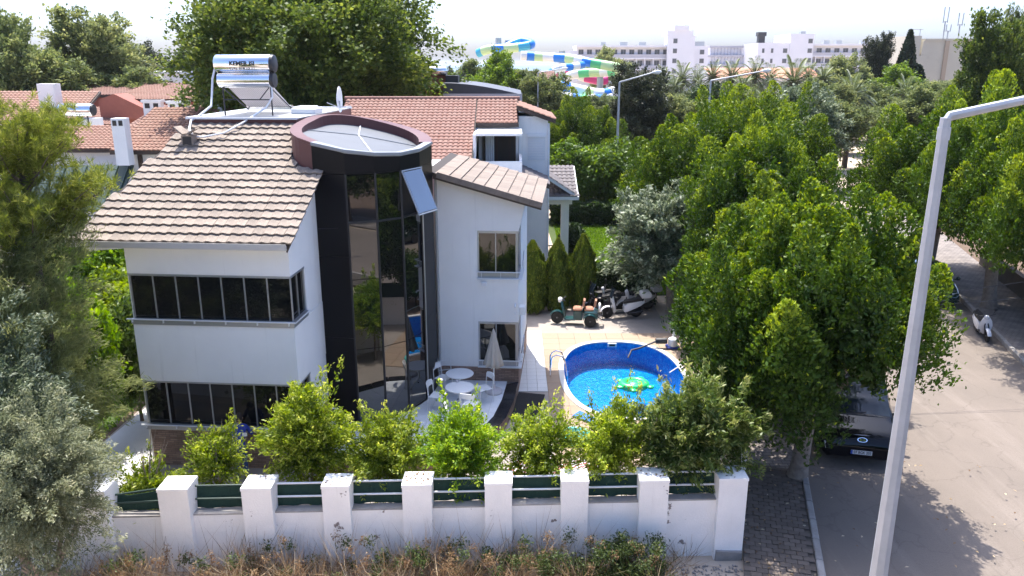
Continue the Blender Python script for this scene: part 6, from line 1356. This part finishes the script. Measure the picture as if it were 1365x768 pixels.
# --- conical shrubs
def cone_crown(name, seed, m, H, r, n, L, W):
    g = np.random.default_rng(seed); t = g.random(n)**.75; a = g.random(n)*2*math.pi; prof = r*np.clip(np.sin(np.clip((1-t)*2.1+.05,0,1)*math.pi*.5),0,1)*(1-.10*g.random(n))*np.where(t<.06,.8,1)
    prof *= (1+.14*np.sin(a*5+t*9)+.11*np.sin(a*9-t*17)+.08*np.sin(t*33+a*3)); rr = prof*(.72+.28*g.random(n)**.4)
    P = np.stack([rr*np.cos(a),rr*np.sin(a),.08+t*H],1); o = np.stack([np.cos(a),np.sin(a),0*a+.3],1); A = unit(np.stack([np.cos(a)*.4,np.sin(a)*.4,0*a+1],1)+g.normal(size=(n,3))*.35); N = unit(o+g.normal(size=(n,3))*.4)
    s = 1+(g.random(n)-.5)*.6; v = .15+.45*g.random(n)+.35*(g.random(n)<.22)+.35*(t>.86)*g.random(n)
    return leaf_mesh(name,P,A,N,L*s,W*s,v,m)
th = cone_crown('thuja_crown',41,LM['thuja'],2.95,.56,19000,.13,.05)
tt = trunk_mb(1.2,.05,.03,0).mesh('stem',M['bark_d'],True)
for lab,x,y,s in (('conical evergreen shrub nearest the white house wall',.86,31.95,(1.0,1.0,1.03)),('conical evergreen shrub, middle one of the three behind the three-wheeler',1.93,32.2,(.9,.9,1.04)),('conical evergreen shrub at the hedge end of the row of three',3.02,32.5,(.92,.92,1.08))):
    tree('conical_shrub',lab,'shrub',(x,y,0),tt,th,rnd.uniform(0,6),s,'three conical shrubs')
cyp = cone_crown('cypress_crown',42,LM['cyp'],14.5,1.25,9000,.6,.25)
tree('cypress_tree','tall narrow dark cypress beside the beige building','tree',(52.9,110,0),bt,cyp,0,(1,1,.98))
tree('cypress_tree','shorter dark cypress right of the tall narrow one','tree',(55.0,111,0),bt,cyp,1,(1.3,1.3,.68))
# --- hedge, low balls
def box_leaves(name, x0,x1,y0,y1,z0,z1,n,L,W,m,seed):
    g = np.random.default_rng(seed); P = np.stack([x0+(x1-x0)*g.random(n),y0+(y1-y0)*g.random(n),z0+(z1-z0)*g.random(n)**.8],1)
    P += .10*np.sin(P[:,[1,2,0]]*5); return leaf_mesh(name,P,unit(g.normal(size=(n,3))+[0,0,.3]),unit(g.normal(size=(n,3))+[0,-.5,.6]),L*(.7+.6*g.random(n)),W*(.7+.6*g.random(n)),.1+.6*g.random(n)+.4*(P[:,2]>z1-.2)*g.random(n),m)
hd = thing('hedge','dark clipped hedge running behind the conical shrubs and scooters','hedge',(0,0,0))
link('foliage', box_leaves('foliage',.4,6.3,33.0,34.0,.05,1.65,22000,.15,.08,LM['hedge'],51), hd)
h2_ = thing('hedge','dark hedge at the far edge of the lawn below the yellow-green shrubs','hedge',(0,0,0))
link('foliage', box_leaves('foliage',2.6,9.5,50.2,51.6,.05,1.5,16000,.24,.14,LM['hedge'],52), h2_)
ball = broad_crown('ball_crown',53,LM['hedge'],60,70,(.42,.42,.38),.5,.12,.06,-.9,(.12,.1),.3,0,.12)
tree('ball_shrub','small clipped dark ball shrub on the lawn behind the other','shrub',(3.55,45.6,0),None,ball,0,1.25,'clipped balls'); tree('ball_shrub','larger clipped green ball shrub on the lawn by the carport column','shrub',(3.35,42.6,0),None,ball,1,1.55,'clipped balls')
yg = broad_crown('shrub_crown',54,LM['bright'],110,120,(1.5,1.3,1.6),2.2,.2,.1,-.8,(.35,.35),.5,.1,.3)
st_ = trunk_mb(1.0,.08,.05,5,(0,0),4,.8,1.2).mesh('shrub_stem', M['bark_d'], True)
tree('leafy_shrub','yellow-green shrub beyond the lawn behind the carport','shrub',(3.9,53.0,0),st_,yg,0,(1.35,1.1,1.3)); tree('leafy_shrub','yellow-green shrub beyond the lawn nearer the ficus row','shrub',(7.0,53.3,0),st_,yg,2,(1.5,1.2,1.3))
tree('leafy_shrub','dark shrub beside the road wall behind the pool cleaner','shrub',(6.75,27.2,0),st_,yg,1,(.55,.6,.62),None,LM['ficus'])
tree('leafy_shrub','dense shrub at the wooden post by the pool deck','shrub',(7.3,24.8,0),st_,yg,3,(.62,.62,.66),None,LM['ficus'])
tree('small_tree','small dark leafy tree on the lawn left of the tiled roof','tree',(-16.4,30.5,0),trunk_mb(1.9,.14,.10,4,(.1,0),14,.9,1.4).mesh('small_trunk',M['bark'],True),yg,1,(.92,.92,.95),None,LM['lime'])
tree('small_tree','second dark leafy tree below the pine branches','tree',(-18.2,31,0),tt,yg,2,(.95,.9,1.2),None,LM['plane'])
# --- lawn grass
def blades(name, x0,x1,y0,y1,n,h,w,m,seed,keep=None,spread=.5):
    g = np.random.default_rng(seed); P = np.stack([x0+(x1-x0)*g.random(n),y0+(y1-y0)*g.random(n),0*g.random(n)],1)
    if keep is not None: P = P[keep(P)]; n = len(P)
    hh = h*(.5+g.random(n)); A = unit(g.normal(size=(n,3))*spread*np.array([1,1,.3])+[0,0,1]); P[:,2] = hh*.5*A[:,2]+.012
    N = unit(g.normal(size=(n,3))*np.array([1,1,.3])); return leaf_mesh(name,P,A,N,hh,w*(.6+.8*g.random(n)),g.random(n),m,.05)
tag(link('lawn_grass', blades('lawn_grass',2.7,11.5,34.6,52.5,42000,.10,.07,LM['grass'],61)),'bright green mown lawn behind the conical shrubs','lawn',kind='stuff')
tag(link('side_grass', blades('side_grass',-26,-11.5,20.3,31,26000,.10,.05,LM['grass'],62)),'green grass on the shaded side garden left of the house','grass',kind='stuff')
gp = MB()
for k in range(8): gp.tube([(-15.0+.42*k*1.0,22.1+.9*k,0),(-15.0+.42*k,22.1+.9*k,1.2)],.025,6)
wf = thing('wire_fence','green wire garden fence on the grass left of the house','fence',(0,0,0)); gp.build('posts', mat('green_fence_paint',(.03,.22,.14),.5), wf)
for z in (.3,.75,1.15): fpart('wire', wf.children[0].data.materials[0], lambda b: b.tube([(-15.0,22.1,z),(-12.06,28.4,z)],.015,5), wf)
# --- garden wall bushes
def bush(name, seed, m, w, d, z0, z1, nc, per, L, W, shoots=8, cr=.22, tip=.6, droop=.25):
    g = np.random.default_rng(seed); dirs = sphere_dirs(nc,-1,g); zc,zr = (z0+z1)/2,(z1-z0)/2
    C = dirs*np.array([w/2,d/2,zr])*(.45+.55*g.random((nc,1))**.6)+np.array([0,0,zc]); Rad = (cr*(.6+.8*g.random((nc,1))))*np.array([1,1,1.05])
    s = [clump_leaves(C,Rad,per,L,W,.35,.35,tip,1.7,droop,g)]
    for k in range(shoots):
        a = g.random()*6.28; q = g.random()**.5; b0 = np.array([math.cos(a)*q*w*.38,math.sin(a)*q*d*.38,zc+zr*(.55+.3*(1-q))]); ln = .35+.5*g.random()
        m_ = 6; Cs = b0+np.stack([np.linspace(0,ln*.25*math.cos(a),m_),np.linspace(0,ln*.25*math.sin(a),m_),np.linspace(0,ln,m_)],1)
        s.append(clump_leaves(Cs,np.tile([.09,.09,.09],(m_,1)),16,L,W,.5,.3,.9,1.5,.1,g))
    return leaf_mesh(name,*cat(*s),m)
def bstem(h, seed, n=4): return trunk_mb(h*.45,.045,.03,n,(0,0),seed,.45,h*.45).mesh('stem',M['bark'],True)
GB = 'bushes planted behind the garden wall'
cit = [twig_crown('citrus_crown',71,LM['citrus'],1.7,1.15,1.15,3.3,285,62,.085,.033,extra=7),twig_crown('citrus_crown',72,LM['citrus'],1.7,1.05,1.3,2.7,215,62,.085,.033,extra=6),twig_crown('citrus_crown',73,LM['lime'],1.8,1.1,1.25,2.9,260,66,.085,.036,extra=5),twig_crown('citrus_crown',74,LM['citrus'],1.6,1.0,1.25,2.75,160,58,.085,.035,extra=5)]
bs = bstem(2.6,5)
for lab,x,y,k,s,rz in (
    ('tallest yellow-green citrus bush in front of the left wing plinth',-4.42,15.6,0,(1.08,.95,1.04),0),
    ('yellow-green citrus bush with a tall sprig in front of the black tower',-2.72,15.65,1,(1.06,1,.98),1),
    ('vivid green citrus bush in front of the terrace chairs',-1.12,15.65,2,(1.02,1,.98),2),
    ('airy citrus bush in front of the black mat',.62,15.65,3,(.98,1,1.0),3),
    ('yellow-green citrus bush in front of the blue pool',2.22,15.65,1,(1.02,1,1.08),4)):
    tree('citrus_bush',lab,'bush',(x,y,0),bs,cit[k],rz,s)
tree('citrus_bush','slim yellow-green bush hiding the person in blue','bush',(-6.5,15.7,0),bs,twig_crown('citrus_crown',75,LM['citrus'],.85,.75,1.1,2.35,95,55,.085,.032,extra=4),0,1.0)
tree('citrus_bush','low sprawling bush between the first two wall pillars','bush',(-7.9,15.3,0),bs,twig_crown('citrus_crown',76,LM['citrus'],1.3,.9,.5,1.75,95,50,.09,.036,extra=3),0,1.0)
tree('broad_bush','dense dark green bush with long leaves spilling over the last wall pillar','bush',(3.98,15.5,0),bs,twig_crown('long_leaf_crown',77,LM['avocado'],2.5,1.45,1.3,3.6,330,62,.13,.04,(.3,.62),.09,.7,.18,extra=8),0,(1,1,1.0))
# --- left foreground: feathery shrub, olives, pine
def feather(name, seed, m, w, d, z0, z1, nc, per, L, W, cr):
    g = np.random.default_rng(seed); dirs = sphere_dirs(nc,-1,g); zc,zr = (z0+z1)/2,(z1-z0)/2
    C = dirs*np.array([w/2,d/2,zr])*(.5+.6*g.random((nc,1))**.8)+np.array([0,0,zc]); Rad = cr*(.45+.9*g.random((nc,1)))*np.array([.8,.8,1.2])
    s = clump_leaves(C,Rad,per,L,W,.2,.4,.5,1.4,-.15,g); return leaf_mesh(name,*s,m)
fe = twig_crown('feathery_crown',81,LM['feather'],4.3,3.5,1.0,7.9,520,190,.15,.017,(.6,1.2),.13,.55,.2,.8)
tree('feathery_tree','tall feathery grey-green shrub filling the left edge beside the house','tree',(-11.0,15.7,0),trunk_mb(2.6,.12,.08,5,(0,0),17,1.0,3.0).mesh('feathery_trunk',M['bark_d'],True),fe,0,(1.0,1.0,.99))
tree('feathery_tree','shorter feathery shrub against the house side path','tree',(-11.5,18.3,0),tt,fe,2,(.5,.5,.53))
ol = twig_crown('olive_crown',82,LM['olive'],2.5,2.2,1.9,4.9,430,150,.07,.021,(.4,.8),.075,.6,.3,.45)
ol2 = twig_crown('olive_crown',84,LM['grey'],2.7,2.3,1.2,5.6,430,120,.085,.026,(.4,.9),.09,.6,.25,.5)
ot = trunk_mb(1.6,.11,.07,5,(.1,0),18,.8,1.4).mesh('olive_trunk',M['bark'],True)
tree('olive_tree','silvery olive tree overhanging the left end of the garden wall','tree',(-8.35,12.2,0),ot,ol,0,(1.0,1.0,.93))
tree('olive_tree','darker olive tree behind the silvery one at the left edge','tree',(-9.6,13.5,0),ot,ol2,2,(1.1,1,1.05),None,LM['grey'])
tree('leafy_shrub','glossy dark shrub beside the left wall of the house','shrub',(-10.95,21.4,0),st_,yg,1,(.62,.7,.95),None,LM['avocado'])
tree('leafy_shrub','yellow-green shrub among the feathery bushes','shrub',(-11.4,19.6,0),st_,yg,4,(.55,.6,1.15),None,LM['lime'])
tree('leafy_shrub','low pale shrub at the foot of the side path','shrub',(-10.9,17.6,0),st_,yg,5,(.5,.5,.5),None,LM['feather'])
tree('leafy_shrub','shrub on the lawn edge behind the glossy dark shrub','shrub',(-12.6,24.5,0),st_,yg,5,(.9,.9,.95),None,LM['citrus'])
def pine_crown(name, seed):
    g = np.random.default_rng(seed); b = MB(); T = []
    for k in range(60):
        z = 6.5+2.3*g.random(); a = g.random()*6.28; r = (1.0+1.5*g.random())*(1.15-.5*(z-6.5)/2.3); end = np.array([math.cos(a)*r,math.sin(a)*r,z+.55]); st = np.array([0,0,z-.3])
        mid = (st+end)/2+np.array([0,0,-.12]); b.tube([tuple(st),tuple(mid),tuple(end)],[.035,.022,.008],5)
        for q in np.linspace(.35,1,7):
            p = st*(1-q)**2+2*mid*q*(1-q)+end*q*q
            for j in range(5): T.append(p+g.normal(size=3)*np.array([.2,.2,.13])+[0,0,.08])
    T = np.array(T); k = len(T); n = 30; d = unit(g.normal(size=(k,n,3))*np.array([1,1,.7])+[0,0,.75]); L = .17*(.7+.6*g.random((k,n)))
    P = T[:,None,:]+d*L[...,None]*.5+g.normal(size=(k,n,1))*0; P[...,2] += .10*g.random((k,n))
    N = unit(g.normal(size=(k,n,3))); v = .15+.5*g.random((k,n))+.4*(g.random((k,1))<.3)*g.random((k,n))
    return leaf_mesh(name,P.reshape(-1,3),d.reshape(-1,3),N.reshape(-1,3),L.reshape(-1),np.full(k*n,.016),v.reshape(-1),LM['pine']), b.mesh('branches',M['bark_d'],True)
pc_, pb = pine_crown('pine_crown',83)
pn = tree('pine_tree','bright pine reaching in from the left in front of the red roofs','tree',(-10.35,16.6,0),trunk_mb(9.0,.17,.05,0,(.1,0),19).mesh('pine_trunk',M['bark_d'],True),pc_,0,(.78,.78,1.0)); link('branches',pb,pn)
# --- palms
def palm(seed, nf=46, L0=2.6):
    g = np.random.default_rng(seed); P=[];A=[];N=[];L=[];W=[];v=[]; b = MB()
    for k in range(nf):
        a = 2.399*k; el = R(80)-R(125)*(k/nf)**.9; Ln = L0*(.85+.3*g.random()); pts = []
        for q in np.linspace(0,1,9):
            rr = Ln*q*math.cos(el)*(1-.12*q); pts.append((rr*math.cos(a),rr*math.sin(a),Ln*q*math.sin(el)-Ln*.45*q*q*(.4+math.cos(el))))
        b.tube(pts,[.035*(1-.8*q) for q in np.linspace(0,1,9)],4); pts = np.array(pts)
        for q in np.linspace(.12,1,22):
            i = min(int(q*8),7); f = q*8-i; p = pts[i]*(1-f)+pts[i+1]*f; t = unit(pts[i+1]-pts[i]); side_ = unit(np.cross(t,[0,0,1]))
            for s_ in (-1,1):
                ax = unit(t*.75+side_*s_+np.array([0,0,.12])); ll = .62*math.sin(math.pi*(.12+.83*q))+.1; P.append(p+ax*ll/2); A.append(ax); N.append([0,0,1]); L.append(ll); W.append(.055); v.append(.2+.5*g.random()+.2*(k<14))
    return leaf_mesh('palm_crown',*[np.array(q) for q in (P,A,N,L,W,v)],LM['palm']), b.mesh('frond_ribs',mat('palm_rib',(.16,.17,.06),.6))
pcm, prm = palm(91); ptm = MB().tube([(0,0,-7.2),(.05,0,-4),(0,0,-.2),(0,0,.15)],[.26,.2,.22,.3],10).mesh('palm_trunk',M['bark_d'],True)
def put_palm(label,x,y,z,s,group=None,rz=0):
    t = thing('palm_tree',label,'palm tree',(x,y,z),rz,group); t.scale=(s,)*3; link('trunk',ptm,t); c = link('crown',pcm,t); link('frond_ribs',prm,c)
PG = 'date palms in front of the orange roofed hall'
for k,(ppx,y,z,s) in enumerate([(880,112,7.5,1.05),(905,110,7.9,1.1),(925,116,7.7,1.0),(945,112,8.2,1.0),(970,118,8.0,1.15),(1000,108,8.4,1.1),(1020,116,7.7,1.1),(1052,104,7.6,1.5),(1070,114,8.1,1.0),(1090,110,7.9,1.0),(895,104,6.9,.95),(985,102,7.0,1.0)]):
    put_palm('date palm of the row in front of the orange roofed hall',(ppx-682.5)/1052.3*y*.86*.985,y*.86,z+.35,s*1.0,PG,k)
put_palm('bushy palm in the left distance behind the brick-red building',-38.6,84,9.6,1.35); put_palm('fan of palm fronds at the edge of the ficus row below the cypress',33.5,80,7.0,1.25)
put_palm('small palm in front of the beige building',46.5,96,6.5,1.2)
tree('dark_tree','dark conifer in the left distance beside the bushy palm','tree',(-38.5,98,0),bt,cyp,0,(2.6,2.6,.82),None,LM['cyp'])
# --- weeds at the foot of the wall
def tufts(name, pts, n, h, w, m, seed, spread=.55):
    g = np.random.default_rng(seed); C = np.array(pts); k = len(C); A = unit(g.normal(size=(k,n,3))*spread+[0,0,1]); hh = h*(.35+.9*g.random((k,n)))*(.35+1.0*g.random((k,1))**1.5)
    P = C[:,None,:]+g.normal(size=(k,n,3))*[.10,.07,0]; P = P+A*hh[...,None]*.5
    return leaf_mesh(name,P.reshape(-1,3),A.reshape(-1,3),unit(g.normal(size=(k*n,3))),hh.reshape(-1),w*(.6+.8*g.random(k*n)),g.random(k*n),m,.02)
g = np.random.default_rng(95)
pts = [(x,fy(x)-.10-.95*g.random()**1.3,0) for x in np.concatenate([-9+9.5*g.random(150),-.5+4.2*g.random(40)])]
tag(link('dry_weeds', tufts('dry_weeds',pts,46,1.05,.009,LM['dry'],96,.7)),'dry straw-coloured weeds along the foot of the garden wall','weeds',kind='stuff')
pts2 = np.array([(x,fy(x)-.12-.8*g.random(),.05+.85*g.random()**1.2) for x in -8.5+11.5*g.random(130)])
tag(link('dry_seed_heads', leaf_mesh('dry_seed_heads',*clump_leaves(pts2,np.tile([.14,.12,.16],(130,1)),55,.05,.02,.2,.4,.5,1.4,0,g),LM['dry'])),'brown seed heads and dead leaves among the dry weeds','weeds',kind='stuff')
pts3 = np.array([(x,fy(x)-.15-.75*g.random(),.08+.75*g.random()**1.3) for x in np.concatenate([.6+2.6*g.random(60),1.7+1.3*g.random(45),-3+3.4*g.random(40),-8+5*g.random(25)])])
tag(link('green_weeds', leaf_mesh('green_weeds',*clump_leaves(pts3,np.tile([.2,.17,.2],(len(pts3),1)),95,.06,.028,.3,.4,.6,1.5,.1,g),LM['weed'])),'tangle of green bramble weeds against the garden wall','weeds',kind='stuff')
pts4 = [(x,fy(x)-.2-.7*g.random(),0) for x in .4+2.8*g.random(26)]
tag(link('bramble_stems', tufts('bramble_stems',pts4,14,.75,.014,LM['weed'],97,.8)),'arching stems of bramble above the green weeds','weeds',kind='stuff')
q = MB()
for k in range(420):
    x,y = 3.2+1.6*g.random(),13.2+1.2*g.random(); s = .012+.03*g.random(); q.obox((x,y,.01+s*.3),(s,s*1.2,s*.7),g.random()*3,g.random(),g.random())
tag(q.build('rubble', M['curb']),'loose stones and rubble on the dirt by the last wall pillar','rubble',kind='stuff')
fl2 = leaf_mesh('fallen_leaves',*(lambda n:[np.stack([*(np.array([RD(1.0+7*a**2,12+9*b) for a,b in zip(g.random(n),g.random(n))])[:,:2].T),np.full(n,.145)],1),unit(g.normal(size=(n,3))*[1,1,.1]),np.tile([0,0,1.],(n,1))+g.normal(size=(n,3))*.15,.07+.04*g.random(n),.04+.02*g.random(n),g.random(n)])(260),LM['dry'])
cap_p = np.array([(x+.5*(g.random()-.5),fy(x)+.05+.48*g.random(),1.935) for x in (-3.6,-1.95,-1.95,-1.95,1.3,2.95,4.6,-5.2) for _ in range(16)]); nn_ = len(cap_p)
tag(link('cap_leaves', leaf_mesh('cap_leaves',cap_p,unit(g.normal(size=(nn_,3))*[1,1,.1]),np.tile([0,0,1.],(nn_,1))+g.normal(size=(nn_,3))*.2,.05+.03*g.random(nn_),.025+.015*g.random(nn_),.4*g.random(nn_),LM['dry'])),'brown dry leaves lying on the caps of the wall pillars','leaves',kind='stuff')
tag(link('fallen_leaves', fl2),'dry fallen leaves scattered over pavement and road under the ficus','leaves',kind='stuff')
# ------------------------------------------------------------------ summer haze
hz = MB(); hz.box(-4500,-700,-2,4500,6200,23.5)
me = bpy.data.meshes.new('haze'); me.from_pydata(hz.v,[],hz.f)
hm = bpy.data.materials.new('summer_haze'); hm.use_nodes = True; n,l = nodes_of(hm); n.remove(n['Principled BSDF'])
pv = n.new('ShaderNodeVolumePrincipled'); pv.inputs['Color'].default_value = (.93,.96,1,1); pv.inputs['Density'].default_value = .00009; pv.inputs['Anisotropy'].default_value = .25
l.new(pv.outputs[0], n['Material Output'].inputs['Volume']); me.materials.append(hm)
tag(link('haze', me), 'thin summer haze lying over the whole place', 'haze', kind='stuff')
scene.cycles.volume_bounces = 1
